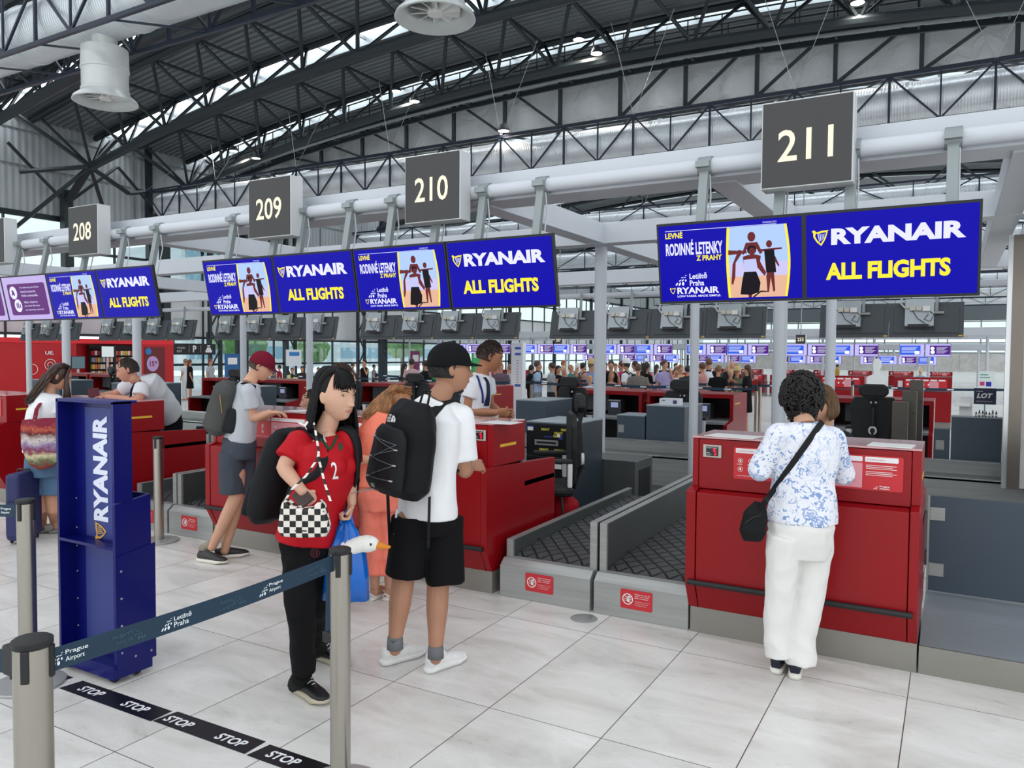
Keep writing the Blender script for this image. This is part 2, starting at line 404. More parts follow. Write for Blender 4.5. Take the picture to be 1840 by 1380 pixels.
# planar truss with the grey smoke curtain behind it
t = thing('curtain_truss', 'flat dark truss with diagonal webs in front of the grey curtain', 'roof truss', (0, 25.3, 0))
m = MB(); m.tube([(-27, 0, 9.8), (6.2, 0, 9.8)], .12, 8); m.build('bottom_chord', M_STEEL, t, smooth=True)
m = MB(); arc_tube(m, lambda x: zr(x)-.15, 0, .12, -27, 6.2); m.build('top_chord', M_STEEL, t, smooth=True)
for k in range(14):
    x = -24+2.3*k
    MB().box(x-.06, x+.06, -.06, .06, 9.85, zr(x)-.2).build('post', M_STEEL, t)
    x2 = x+(2.2 if x > -12 else -2.2) if k % 1 == 0 else x
    if x2 < 6.2: MB().bar((x, 0, 9.85), (x2, 0, zr(x2)-.2), .09).build('brace', M_STEEL, t)
def cloth_mat():
    m = mat('smoke_curtain', '#d6dadb', rough=.8, var=.12, vscale=.5, aniso=(1.5, 1, .35)); nt = m.node_tree; b = nt.nodes['Principled BSDF']; tc = nd(nt, 'TexCoord')
    n = nd(nt, 'TexNoise', i_Scale=1.6, i_Detail=5.0, i_Distortion=.8); lk(nt, tc.outputs['Object'], n.inputs['Vector'])
    bp = nd(nt, 'Bump', i_Strength=.8, i_Distance=.25, i_Height=n.outputs[0]); lk(nt, bp.outputs[0], b.inputs['Normal']); return m
cu = MB(); n = 120; vs = []
for i in range(n+1):
    x = -28+34.2*i/n; yy = 25.6+.05*math.sin(x*5.1)+.04*math.sin(x*2.3)
    for j in range(5):
        q = j/4; vs.append((x, yy+.05*math.sin(x*3+q*4), 9.75+(zr(x)-9.75)*q))
cu.add(vs, [(i*5+j, i*5+j+1, (i+1)*5+j+1, (i+1)*5+j) for i in range(n) for j in range(4)])
o = cu.build('smoke_curtain', cloth_mat(), smooth='all', solid=.01)
tag(o, 'long grey fabric curtain hanging under the roof behind a flat truss', 'curtain')
# catwalk with railing under the second glazed strip
for yy, lbl in ((22.9, 'steel catwalk with handrails running below the bright roof strip'),):
    t = thing('catwalk', lbl, 'catwalk', (0, yy, 0))
    m = MB(); xs = [-27+2*i for i in range(17)]
    zc = lambda x: zr(x)-1.35
    for i in range(16):
        a, b = xs[i], xs[i+1]
        for s in (-.35, .35): m.bar((a, s, zc(a)), (b, s, zc(b)), .08, .16)
        m.bar((a, -.35, zc(a)), (a, .35, zc(a)), .06)
    m.build('deck', M_STEEL, t)
    for s in (-.35, .35):
        m = MB()
        for h in (.5, .95):
            for i in range(16): m.bar((xs[i], s, zc(xs[i])+h), (xs[i+1], s, zc(xs[i+1])+h), .035)
        for i in range(33):
            x = -27+i; m.bar((x, s, zc(x)), (x, s, zc(x)+.95), .03)
        m.build('railing', M_STEEL, t)
    MB().tube([(-27, -.5, zc(-27)-.15)]+[(x, -.5, zc(x)-.15) for x in xs[1:]], .05, 6).build('pipe', M_GREYW, t)
# ================================================================== DUCTS
def duct_mat():
    m = mat('galvanised_duct', '#dde4e8', rough=.32, metal=.3, var=.06, vscale=1.2); nt = m.node_tree; b = nt.nodes['Principled BSDF']; tc = nd(nt, 'TexCoord')
    sp = nd(nt, 'SeparateXYZ'); lk(nt, tc.outputs['Object'], sp.inputs[0]); s = math_(nt, 'SINE', math_(nt, 'MULTIPLY', sp.outputs[0], 52.0))
    p = math_(nt, 'POWER', math_(nt, 'ABSOLUTE', s), 8.0); n = nd(nt, 'TexNoise', i_Scale=1.5, i_Detail=2.0); lk(nt, tc.outputs['Object'], n.inputs['Vector'])
    h = math_(nt, 'ADD', p, math_(nt, 'MULTIPLY', n.outputs[0], 1.2)); bp = nd(nt, 'Bump', i_Strength=.35, i_Distance=.02, i_Height=h); lk(nt, bp.outputs[0], b.inputs['Normal']); return m
M_DUCT = duct_mat(); M_NOZ = mat('nozzle_paint', '#c9cdcc', rough=.35, metal=.15, var=.03)
def duct(y, label, x0=-28, x1=8, noz=()):
    t = thing('ventilation_duct', label, 'duct', (0, y, 0))
    r = .5; m = MB(); pr = [(.05, x0), (.32, x0+.02), (.45, x0+.12), (r, x0+.3)]+[(r, x0+1+k*2.0) for k in range(int((x1-x0)/2))]+[(r, x1), (.05, x1+.01)]
    m.lathe(pr, (0, 0, 7.53), 32, 'x'); m.build('duct_pipe', M_DUCT, t, smooth=True)
    for k in range(1, int((x1-x0)/3)): MB().lathe([(r, x0+3*k-.03), (r+.02, x0+3*k-.03), (r+.02, x0+3*k+.03), (r, x0+3*k+.03)], (0, 0, 7.53), 32, 'x').build('seam_band', M_DUCT, t, smooth=True)
    for x in noz:
        nz = MB().lathe([(.2, 7.1), (.2, 6.88), (.37, 6.87), (.38, 6.55), (.385, 6.54), (.385, 6.50), (.37, 6.49), (.37, 6.18), (.385, 6.17), (.385, 6.14), (.40, 6.10), (.50, 6.02), (.52, 5.97), (.50, 5.96), (.43, 6.0), (.35, 6.1), (.34, 6.5), (.0, 6.5)], (x, 0, 0), 36)
        o = nz.build('outlet_nozzle', M_NOZ, t, smooth=True)
        f = MB()
        for k in range(10):
            a = 2*PI*k/10; ca, sa = math.cos(a), math.sin(a)
            f.add([(x+ca*.08-sa*.0, sa*.08, 6.10), (x+ca*.33, sa*.33, 6.13), (x+ca*.31-sa*.12, sa*.31+ca*.12, 6.05), (x+ca*.08-sa*.05, sa*.08+ca*.05, 6.04)], [(0, 1, 2, 3)])
        f.lathe([(.0, 6.02), (.09, 6.02), (.10, 6.06), (.10, 6.14)], (x, 0, 0), 20)
        f.build('fan', mat('fan_white', '#e6e6e2', rough=.4), o, solid=.008)
    return t
def duct_truss(y, label, fine=True, x0=-28.2, x1=8.0):
    t = thing('duct_truss', label, 'duct truss', (0, y, 0)); z0, z1 = 6.98, 8.06; w = .55
    for s in (-1, 1):
        for z in (z0, z1): MB().bar((x0, s*w, z), (x1, s*w, z), .07).build('chord', M_NAVY, t)
    st = 1.03 if fine else 2.06; n = int((x1-x0)/st)
    for s in (-1, 1):
        if not fine and s == 1: continue
        for i in range(n+1):
            x = x0+st*i
            MB().bar((x, s*w, z0), (x, s*w, z1), .035 if i % 2 else .05).build('post', M_NAVY, t)
            if i < n: MB().bar((x, s*w, z1 if i % 2 == 0 else z0), (x+st, s*w, z0 if i % 2 == 0 else z1), .04).build('brace', M_NAVY, t)
    if fine:
        for i in range(0, n+1, 2):
            x = x0+st*i
            MB().bar((x, -w, z1), (min(x+st, x1), w, z1), .035).build('lacing_bar', M_NAVY, t); MB().bar((min(x+st, x1), w, z1), (min(x+2*st, x1), -w, z1), .035).build('lacing_bar', M_NAVY, t)
            MB().bar((x, -w, z0), (min(x+st, x1), w, z0), .03).build('lacing_bar', M_NAVY, t)
    for i in range(0, n+1, 4):
        x = x0+st*i; MB().tube([(x, -w, z1), (x+.9, 0, zb(x)+.6)], .008, 4).build('suspension_wire', M_GREYW, t); MB().tube([(x, -w, z1), (x-.9, 0, zb(x)+.6)], .008, 4).build('suspension_wire', M_GREYW, t)
    return t
duct(8.25, 'large silver spiral duct at the top left with two fan outlets below it', x0=-24, noz=(-12.8, -5.87))
duct_truss(8.25, 'dark frame boxing in the large silver duct at the top left', x0=-24.2)
duct(20.35, 'long silver duct running above the white beam, rounded end at left')
duct_truss(20.35, 'navy lattice frame around the long silver duct above the white beam')
for k in range(6):
    y = 32.45+12.1*k; nm = ('nearest', 'second', 'third', 'fourth', 'fifth', 'last')[k]
    duct(y, 'distant silver duct over the far check-in hall, %s of the six far ones' % nm, noz=(-1.2, -7.2) if k < 2 else ())
    duct_truss(y, 'thin dark frame of the %s of the six far ducts' % nm, fine=False)
# work lamps on the trusses
def lamp(p, label, d=(0, 0, -1)):
    t = thing('work_lamp', label, 'lamp', p, group='floodlights on the roof trusses')
    MB().lathe([(.02, .22), (.1, .2), (.17, .05), (.17, 0)], (0, 0, 0), 16).build('housing', M_STEEL, t)
    MB().lathe([(.0, .01), (.16, .01)], (0, 0, 0), 16).build('lens', emi('lamp_lens', '#fff1dc', 14), t)
    l = bpy.data.lights.new('lamp_light', 'SPOT'); l.energy = 90; l.color = (1, .9, .76); l.spot_size = 2.4; l.shadow_soft_size = .12
    o = bpy.data.objects.new('lamp_light', l); COL.objects.link(o); o.parent = t; o.location = (0, 0, -.05)
for px, py, lb in ((420, 272, 'left lamp of the bright pair above sign 209'), (460, 285, 'right lamp of the bright pair above sign 209'), (712, 165, 'lamp beside the one above sign 210, further left'),
                   (745, 183, 'round lamp high above sign 210'), (1040, 72, 'upper lamp of the cluster left of sign 211'), (1072, 97, 'lowest lamp of the cluster left of sign 211'), (1541, 6, 'lamp at the top edge of the picture right of sign 211')):
    lamp(onY(px, py, 21.0), lb)
lamp(onY(905, 236, 19.8), 'small floodlight standing on the duct frame between signs 210 and 211')

# ================================================================== WHITE GANTRY FRAMES OVER THE DESKS
def boxb(name, t, x0, x1, y0, y1, z0=2.88, z1=3.10): return MB().box(x0, x1, y0, y1, z0, z1).build(name, M_WHITE, t, bevel=.004)
g = thing('gantry_frame', 'white steel frame of beams, round rail and columns over the front desks', 'steel frame', (0, 0, 0))
boxb('front_beam', g, -29, 6, 5.27, 5.60, 2.90, 3.115)
MB().box(-29, 6, 5.20, 5.27, 2.885, 2.915).build('beam_lip', M_WHITE, g)
boxb('rear_beam', g, -29, 6, 7.7, 7.92, 2.88, 3.10)
boxb('rear_beam', g, -29, 6, 12.05, 12.27, 2.88, 3.10)
MB().tube([(-29, 5.15, 2.95), (6, 5.15, 2.95)], .052, 20).build('round_rail', M_WHITE, g, smooth=True)
MB().tube([(-29, 12.35, 2.7), (6, 12.35, 2.7)], .045, 12).build('round_rail', M_WHITE, g, smooth=True)
for x in (-24, -18, -13.1, -7.72, -3.38, -1.42, .37): MB().box(x-.1, x+.1, 5.4, 12.1, 2.885, 3.095).build('cross_beam', M_WHITE, g, bevel=.004)
for x in (-13.65, -11.66, -3.43, -1.50, -22.0): MB().tube([(x, 8.0, 0), (x, 8.0, 2.9)], .068, 24).build('column', M_WHITE, g, smooth=True)
for x in (-14.84, -9.15, -7.82, -2.36, -1.03): MB().tube([(x, 8.0, 0), (x, 8.0, 2.9)], .047, 20).build('pole', M_WHITE, g, smooth=True)
for k in range(2):
    y0 = (34, 46.7)[k]; zq = (2.5, 2.05)[k]
    g2 = thing('gantry_frame', 'white steel frame over the %s row of far desks' % ('first', 'second')[k], 'steel frame', (0, y0, 0))
    boxb('front_beam', g2, -29, 4, .15, .55, zq, zq+.3); boxb('rear_beam', g2, -29, 4, 3, 3.3, zq, zq+.3); boxb('rear_beam', g2, -29, 4, 7.6, 7.9, zq, zq+.3)
    for j in range(9): MB().box(-29+4.2*j-.12, -29+4.2*j+.12, .5, 7.7, zq+.02, zq+.28).build('cross_beam', M_WHITE, g2)
    for j in range(18): MB().tube([(-28.2+2.1*j, 3.1, 0), (-28.2+2.1*j, 3.1, zq+.1)], .06, 10).build('column', M_WHITE, g2, smooth=True)
# hangers from the round rail down to the screens
def hanger(x, label=None):
    t = thing('screen_hanger', label, 'hanger', (x, 5.15, 2.45), group='grey brackets carrying the front screens')
    MB().bar((0, -.03, .46), (0, -.17, -.2), .045, .06, ref=(1, 0, 0)).build('bar', M_GREYW, t, bevel=.003)
    m = MB().lathe([(.054, -.045), (.064, -.045), (.064, .045), (.054, .045)], (0, 0, .5), 20, 'x'); m.box(-.045, .045, -.1, -.055, .48, .52); m.build('clamp', M_GREYW, t, smooth=True)
    MB().tube([(.032, -.02, .44), (.034, .0, .3), (.034, -.06, .05), (.034, -.12, -.15)], .006, 6).build('cable', M_WHITE, t, smooth=True)
    return t
HX = [-9.64, -9.07, -8.28, -7.64, -7.1, -5.97, -5.39, -5.06, -4.52, -4.06, -3.6, -3.18, -2.68, -1.46, -.97, -.56, -.03]
hg = None
for i, x in enumerate(HX):
    lb = 'grey bracket clamped to the white round rail, %s from the left' % ORD[i]
    if hg is None: hg = hanger(x, lb)
    else: dup(hg, loc=(x, 5.15, 2.45), label=lb)
# ================================================================== NUMBER SIGNS
M_BLK = mat('black_plastic', '#15171a', rough=.45)
M_DGREY = mat('dark_grey_plastic', '#3b4046', rough=.5)
M_SIGN = mat('sign_face', '#3a3a3b', rough=.55); M_SIGNE = mat('sign_edge', '#c9ccce', rough=.4)
M_CREAM = emi('cream_lit', '#fff6d8', 1.0)
def number_sign(txt, x, y, z, w, label, group=None, sc=1.0):
    t = thing('number_sign', label, 'sign', (x, y, z))
    MB().box(-w/2, w/2, 0.004, .15*sc, 0, w).build('sign_box', M_SIGNE, t, bevel=.004)
    MB().box(-w/2+.008, w/2-.008, 0, .006, .008, w-.008).build('sign_face', M_SIGN, t)
    MB().text(txt, -w*.31, w*.30, w=w*.60, h=w*.36, yy=-.002, bold=.012).build('number', M_CREAM, t)
    return t
for txt, x, lb in (('207', -9.92, 'dark number sign cut by the left picture edge, only its pale side showing'), ('208', -8.115, 'dark square sign numbered 208, above the left row of screens'), ('209', -5.32, 'dark square sign numbered 209, above the left end of the middle screens'), ('210', -3.55, 'dark square sign numbered 210, above the right end of the middle screens'), ('211', -.80, 'largest dark square sign, numbered 211, above the right pair of screens')):
    number_sign(txt, x, 4.95, 2.72, .525, lb)
for txt, x, lb in (('227', -10.04, 'small distant sign numbered 227 above the crowd'), ('233', -3.32, 'small distant sign numbered 233 beside the thick column')):
    t = number_sign(txt, x, 20.35, 1.98, .24, lb, sc=.8); MB().tube([(0, .05, .23), (0, .05, 5.05)], .012, 8).build('hanger_rod', M_GREYW, t)

# ================================================================== SCREENS (local: x right, z up, face at y=0 towards -y; origin at the top edge centre)
SW, SH = .905, .515
M_BLUE = emi('screen_blue', '#0c04ae', .85); M_TXTW = emi('screen_white', '#dfe0ff', 1.0); M_TXTY = emi('screen_yellow', '#f4e33a', 1.0)
def harp(mb, cx, cz, s, yy):
    """harp mark: curved body"""
    o = [(-.5, .42), (-.38, .5), (-.2, .36), (.1, .44), (.5, .46), (.38, .34), (.12, .32), (-.12, .26), (-.26, .3), (-.3, .1), (-.16, -.16), (.02, -.36), (.2, -.1), (.36, .34), (.44, .36), (.3, -.1), (.06, -.5), (-.22, -.24), (-.4, .06), (-.42, .34)]
    mb.poly([(cx+a*s, cz+b*s) for a, b in o[:10]+[(-.4, .06), (-.42, .34)]], yy)
    mb.poly([(cx+a*s, cz+b*s) for a, b in ((-.3, .1), (-.16, -.16), (.02, -.36), (.06, -.5), (-.22, -.24), (-.4, .06))], yy)
    mb.poly([(cx+a*s, cz+b*s) for a, b in ((.02, -.36), (.2, -.1), (.36, .34), (.44, .36), (.3, -.1), (.06, -.5))], yy)
def harpstr(mb, cx, cz, s, yy):
    for k in range(4):
        x = -.16+.12*k; mb.poly([(cx+(x)*s, cz+.24*s), (cx+(x+.05)*s, cz+.26*s), (cx+(x*.6+.08)*s, cz-(.24-.06*k)*s), (cx+(x*.6+.04)*s, cz-(.24-.06*k)*s)], yy)
def petals(mb, x, z, s, yy):
    for cx, cz, rx, rz, a in ((.12, .12, .16, .07, .9), (.38, .12, .17, .08, 1.1), (.68, .14, .16, .11, 1.5), (.42, .42, .13, .05, .6), (.66, .44, .13, .06, .8), (.92, .42, .1, .07, 1.5), (.62, .68, .11, .035, .3), (.84, .68, .11, .035, .3), (.95, .86, .09, .025, .2)):
        mb.disc(x+cx*s, z+cz*s, rx*s, rz*s, yy, 12, a)
def screen_base(t, blue=M_BLUE):
    MB().box(-SW/2-.006, SW/2+.006, .002, .035, -SH-.004, .004).build('bezel', M_BLK, t, bevel=.003)
    MB().rect(-SW/2+.008, SW/2-.008, -SH+.012, -.012, 0.0).build('display', blue, t)
def scr(label, x, kind):
    t = thing('display_screen', label, 'screen', (x, 4.90, 2.545), rot=(math.radians(11), 0, 0)); 
    if kind == 'R':
        screen_base(t); m = MB(); m.text('RYANAIR', -.305, -.195, w=.69, h=.095, yy=-.001, bold=.05); m.build('lettering', M_TXTW, t)
        m = MB(); m.text('ALL FLIGHTS', -.335, -.402, w=.65, h=.102, yy=-.001, bold=.045, space=1.0); harp(m, -.365, -.15, .095, -.001); m.build('lettering', M_TXTY, t)
        m = MB(); harpstr(m, -.365, -.15, .095, -.002); m.build('harp_strings', M_TXTW, t)
    elif kind == 'A':
        screen_base(t)
        m = MB(); m.rect(-.40, .30, -.048, -.045, -.001)
        m.text('RODINNÉ LETENKY', -.40, -.205, w=.37, h=.098, yy=-.001, bold=.03)
        m.text('RYANAIR', -.335, -.455, w=.275, h=.042, yy=-.001, bold=.035); m.text('LOW FARES. MADE SIMPLE.', -.335, -.478, w=.285, h=.014, yy=-.001, bold=.02)
        m.text('Letiště', -.25, -.36, w=.115, h=.038, yy=-.001, bold=.02); m.text('Praha', -.25, -.405, w=.095, h=.036, yy=-.001, bold=.02)
        petals(m, -.345, -.40, .075, -.001); m.text('RYANAIR.COM', .22, -.038, w=.08, h=.010, yy=-.001)
        m.build('lettering', M_TXTW, t)
        m = MB(); m.text('LEVNÉ', -.40, -.095, w=.115, h=.045, yy=-.001, bold=.03); m.text('Z PRAHY', -.20, -.245, w=.165, h=.034, yy=-.001, bold=.03); harp(m, -.365, -.435, .042, -.001); m.build('lettering', M_TXTY, t)
        # beach photograph: bowed frame, sky, sea, sand, a parent with a child on the back and a second child
        def bow(z, s): return .02*(1-((z+.27)/.22)**2)*s
        zs = [-.49+.44*k/10 for k in range(11)]
        L = lambda z: .012-.01*math.sin(PI*(z+.49)/.44)*1.0; Rr = lambda z: .345+.02*math.sin(PI*(z+.49)/.44)
        m = MB(); m.poly([(L(z)-.012, z) for z in zs]+[(Rr(z)+.014, z) for z in reversed(zs)], -.001); m.build('picture_border', M_TXTY, t)
        p = MB().poly([(L(z)+.004, z) for z in zs[5:]]+[(Rr(z), z) for z in reversed(zs[5:])], -.002).build('picture', emi('beach_sky', '#a9c4f2', 1.0), t)
        MB().poly([(L(z)+.004, z) for z in zs[3:6]]+[(Rr(z), z) for z in reversed(zs[3:6])], -.002).build('sea', emi('beach_sea', '#c3bfe6', 1.0), p)
        MB().poly([(L(z)+.004, z) for z in zs[:4]]+[(Rr(z), z) for z in reversed(zs[:4])], -.0025).build('sand', emi('beach_sand', '#dcae92', 1.0), p)
        m = MB()   # shadowed figures
        m.disc(.15, -.115, .024, .030, -.003); m.poly([(.09, -.215), (.115, -.150), (.185, -.150), (.215, -.215), (.20, -.225), (.18, -.19), (.12, -.19), (.10, -.225)], -.003); m.poly([(.095, -.235), (.13, -.225), (.175, -.225), (.205, -.235), (.195, -.30), (.10, -.30)], -.0035); m.disc(.152, -.205, .020, .024, -.0042)
        m.poly([(.10, -.2), (.05, -.27), (.045, -.36), (.03, -.41), (.02, -.40), (.03, -.28), (.07, -.19)], -.003); m.poly([(.19, -.25), (.235, -.34), (.225, -.36), (.17, -.29)], -.003)
        m.poly([(.12, -.44), (.125, -.49), (.145, -.49), (.15, -.44)], -.003); m.poly([(.005, -.19), (.06, -.195), (.12, -.2), (.12, -.215), (.005, -.22)], -.003)
        m.disc(.255, -.165, .018, .022, -.003); m.poly([(.235, -.36), (.24, -.46), (.25, -.46), (.262, -.37), (.275, -.46), (.287, -.455), (.282, -.34), (.24, -.34)], -.003); m.poly([(.19, -.195), (.33, -.19), (.33, -.20), (.19, -.21)], -.003)
        m.poly([(.29, -.24), (.315, -.30), (.308, -.305), (.28, -.26)], -.003)
        m.build('figures', emi('beach_skin', '#6b2a2c', .9), p)
        m = MB(); m.poly([(.075, -.47), (.085, -.40), (.10, -.33), (.175, -.33), (.20, -.40), (.19, -.46), (.14, -.475)], -.004); m.poly([(.225, -.20), (.285, -.20), (.295, -.34), (.235, -.34)], -.004); m.poly([(.15, -.488), (.2, -.45), (.25, -.455), (.25, -.46), (.2, -.46), (.16, -.492)], -.003); m.disc(.15, -.196, .028, .028, -.004)
        m.build('dark_clothes', emi('beach_dark', '#17131c', .8), p)
        MB().poly([(.1, -.255), (.175, -.25), (.185, -.32), (.10, -.325)], -.005).build('white_top', emi('beach_white', '#b9bde8', 1.0), p)
    elif kind == 'P':
        screen_base(t, emi('screen_lilac', '#b9a9dd', 1.0))
        MB().rect(-.36, .40, -.45, -.09, -.001, .03).build('panel', emi('screen_purple', '#5d2a72', 1.0), t)
        m = MB(); m.disc(-.25, -.19, .075, yy=-.002); m.disc(-.20, -.34, .075, yy=-.002)
        for k, (s_, w_) in enumerate((('Po odbavení pokračujte', .38), ('ihned ke kontrole', .30), ('Vaše zavazadla', .33), ('After check-in', .27), ('proceed directly', .30), ('to security control', .36))):
            m.text(s_, -.10+(.03 if k > 2 else 0), -.15-.045*k-(.03 if k > 2 else 0), w=w_, h=.026, yy=-.002)
        m.build('lettering', M_TXTW, t)
        m = MB(); m.disc(-.25, -.19, .02, .04, yy=-.003, rot=.6); m.disc(-.27, -.2, .01, .03, yy=-.003, rot=-.6); m.rect(-.235, -.215, -.37, -.31, -.003); m.rect(-.205, -.185, -.37, -.3, -.003); m.rect(-.17, -.15, -.37, -.32, -.003); m.build('icons', emi('screen_purple', '#5d2a72', 1.0), t)
    return t
s1 = scr('blue screen with RYANAIR in white and ALL FLIGHTS in yellow under sign 211', -.34, 'R')
s2 = scr('blue airline advert screen with beach photo left of the ALL FLIGHTS screen, under sign 211', -1.255, 'A')
for x, lb in ((-2.93, 'ALL FLIGHTS screen at the right end of the middle row, under sign 210'), (-4.78, 'ALL FLIGHTS screen in the middle of the row, between the two beach adverts'), (-7.36, 'ALL FLIGHTS screen at the right end of the left row, under sign 208')):
    dup(s1, loc=(x, 4.90, 2.545), label=lb)
for x, lb in ((-3.855, 'beach advert screen under sign 210, right of the middle ALL FLIGHTS screen'), (-5.70, 'beach advert screen at the left end of the middle row, under sign 209'), (-8.28, 'beach advert screen in the left row, beside the purple notice screen')):
    dup(s2, loc=(x, 4.90, 2.545), label=lb)
s3 = scr('lilac screen with a purple notice panel at the far left', -9.2, 'P')
MB_ = dup(s3, loc=(-10.12, 4.90, 2.545), label='lilac screen cut off by the left picture edge')

# ================================================================== FRONT COUNTERS
def red_mat():
    m = mat('red_lacquer', '#900812', rough=.36, coat=.06, spec=.3); return m
M_RED = red_mat(); M_REDL = mat('poster_red', '#c8232c', rough=.4); M_PINK = mat('poster_pink', '#e39aa2', rough=.4); M_PWH = mat('poster_white', '#eceaea', rough=.4)
def steel_mat(name, col='#a3a5a3', rough=.32, ax=(1, 1, 1)):
    m = mat(name, col, rough=rough, metal=.3, var=.12, vscale=3.0, aniso=ax); return m
M_SS = steel_mat('brushed_steel', ax=(.4, .4, 12)); M_PLIN = mat('plinth_metal', '#918f88', rough=.3, metal=.45, var=.07, vscale=2)
M_YEL = mat('yellow_tape', '#e6b93a', rough=.5); M_RUB = mat('black_rubber', '#1a1b1c', rough=.55)
def infographic(t, x0, x1, yy):
    """red notice with white header pills, icon rows and a pink table, centred on the upper panel"""
    w = x1-x0; p = MB().rect(x0, x1, .965, 1.155, yy, .012).build('notice_panel', M_REDL, t)
    m = MB(); a = [x0+.012, x0+w*.19, x0+w*.46, x0+w*.79, x1-.012]
    for i in range(4): m.rect(a[i], a[i+1]-.012, 1.12, 1.148, yy-.001, .006)
    for i in range(6):
        for z in (1.075, 1.025): m.ring(x0+.04+i*w*.068, z, .013, .015, yy-.001, 14); m.disc(x0+.04+i*w*.068, z, .006, .008, yy-.001, 10)
    for i in range(6): m.rect(x0+.02+i*w*.068, x0+.05+i*w*.068, 1.052, 1.055, yy-.001)
    for j in range(6): m.rect(a[3]+.005, a[4]-.02-(j % 2)*.02, 1.10-.009*j-(.008 if j > 2 else 0), 1.103-.009*j-(.008 if j > 2 else 0), yy-.001)
    m.rect(x0+.02, a[2]-.02, .985, .987, yy-.001)
    for i in range(3):
        for z in (1.07, 1.03, .99): m.disc(a[2]+.05+i*w*.1, z, .010, yy=yy-.002, n=12) if not (i != 1 and z < 1) else None
    petals(m, a[3]+.045, .972, .022, yy-.001); m.text('Prague', a[3]+.075, .984, w=.05, h=.010, yy=yy-.001, bold=.03); m.text('Airport', a[3]+.075, .972, w=.05, h=.010, yy=yy-.001, bold=.03)
    m.build('white_print', M_PWH, p)
    m = MB(); m.rect(a[2], a[3]-.012, .975, 1.112, yy-.0012, .006); m.build('pink_table', M_PINK, p)
    m = MB()
    for i in range(3):
        for z in (1.055, 1.046, 1.015, 1.006): m.rect(a[2]+.03+i*w*.1, a[2]+.07+i*w*.1, z-.001, z+.001, yy-.002)
    for j in range(4):
        m.text(('CARRY-ON', 'RESTRICTIONS', 'SPECIAL ARTICLES', 'CHECKED')[j], a[j]+.01, 1.13, w=min(.09, (a[j+1]-a[j])*.6), h=.006, yy=yy-.002)
    m.build('red_print', M_REDL, p)
def counter(label, x0, x1, right_side=True, back=5.10, info=(.24, .96), scale_x=None, num=''):
    """check-in desk: steel plinth, red lower body leaning in at the foot, red upper box, bumper, glass ledge"""
    t = thing('check_in_counter', label, 'counter', ((x0+x1)/2, 4.63, 0)); w = x1-x0; h = w/2
    MB().box(-h, h, 0, .6, 0, .157).build('plinth', M_PLIN, t)
    prof = [(0, .157), (-.08, .32), (-.08, .875), (0, .885), (.46, .885), (.46, .157)]
    MB().prism(prof, -h+.05, h-.05).build('lower_panel', M_RED, t, bevel=.004)
    for s in (-1, 1):
        a, b = (-h-.012, -h+.046) if s < 0 else (h-.046, h)
        MB().prism([(0, .157), (-.085, .32), (-.085, .88), (-.01, .90), (.98 if s > 0 and right_side else .46, .90 if not (s > 0 and right_side) else .86), (.98 if s > 0 and right_side else .46, .157)], a, b).build('end_panel', M_RED, t, bevel=.004)
    MB().box(-h, -h+.035, -.0, .47, .9, 1.195).build('upper_end', M_RED, t, bevel=.003); MB().box(h-.045, h, -.0, .47, .9, 1.195).build('upper_end', M_RED, t, bevel=.003)
    MB().box(-h+.038, h-.048, .003, .47, .89, 1.19).build('upper_panel', M_RED, t, bevel=.003)
    MB().box(-h, h, -.005, .47, 1.195, 1.205).build('glass_top', mat('counter_top', '#d9a0a3', rough=.12, coat=.5), t, bevel=.002)
    MB().tube([(-h+.01, -.10, .335), (h-.02, -.10, .335)], .017, 12).build('bumper_bar', M_RUB, t, smooth=True)
    MB().box(-h, h-.0, .47, .98, .70, .735).build('desk_top', mat('desk_grey', '#8d9092', rough=.5), t)
    MB().box(-h+.02, h-.02, .44, .47, .73, 1.19).build('back_board', M_DGREY, t)
    if right_side: MB().box(h, h+.002, .10, .33, 1.03, 1.05).build('yellow_tape', M_YEL, t)
    if info: infographic(t, -h+w*info[0], -h+w*info[1], -.002)
    return t, h
def weight_display(t, x, z=1.12, yy=-.004):
    MB().box(x-.055, x+.055, yy-.004, yy, z-.038, z+.038).build('weight_display', mat('bezel_beige', '#b9b2a8', rough=.4), t, bevel=.003)
    d = MB().rect(x-.037, x+.037, z-.028, z+.028, yy-.0045).build('weight_screen', mat('lcd_dark', '#20222c', rough=.2), t)
    MB().text('8.', x+.005, z-.004, w=.022, h=.022, yy=yy-.006, bold=.04).text('8', x+.012, z-.024, w=.014, h=.017, yy=yy-.006, bold=.04).build('red_digits', emi('red_digits', '#ff2440', 1.2), d)
    MB().text('AIRPORT SCALES', x-.033, z+.017, w=.062, h=.006, yy=yy-.006).rect(x-.033, x-.015, z-.01, z-.007, yy-.006).rect(x-.033, x-.005, z-.02, z-.018, yy-.006).build('white_print', M_PWH, d)
t211, h = counter('red check-in counter 211 with the floral-bloused woman leaning on it', -1.365, -.13, info=(.20, .93)); weight_display(t211, -h+.12)
t210, h = counter('red check-in counter 210 with a purse on its ledge', -4.24, -2.79, info=(.1, .80)); weight_display(t210, h-.11)
t209, h = counter('red check-in counter 209 where the boy in the cap leans', -5.68, -4.26, right_side=False, info=(.12, .96))
t208, h = counter('red check-in counter 208 behind the tall blue stand', -8.42, -7.0, info=(.05, .8)); weight_display(t208, h-.11)
t207, h = counter('red check-in counter 207 at the left picture edge', -10.45, -9.05, info=(.1, .93))

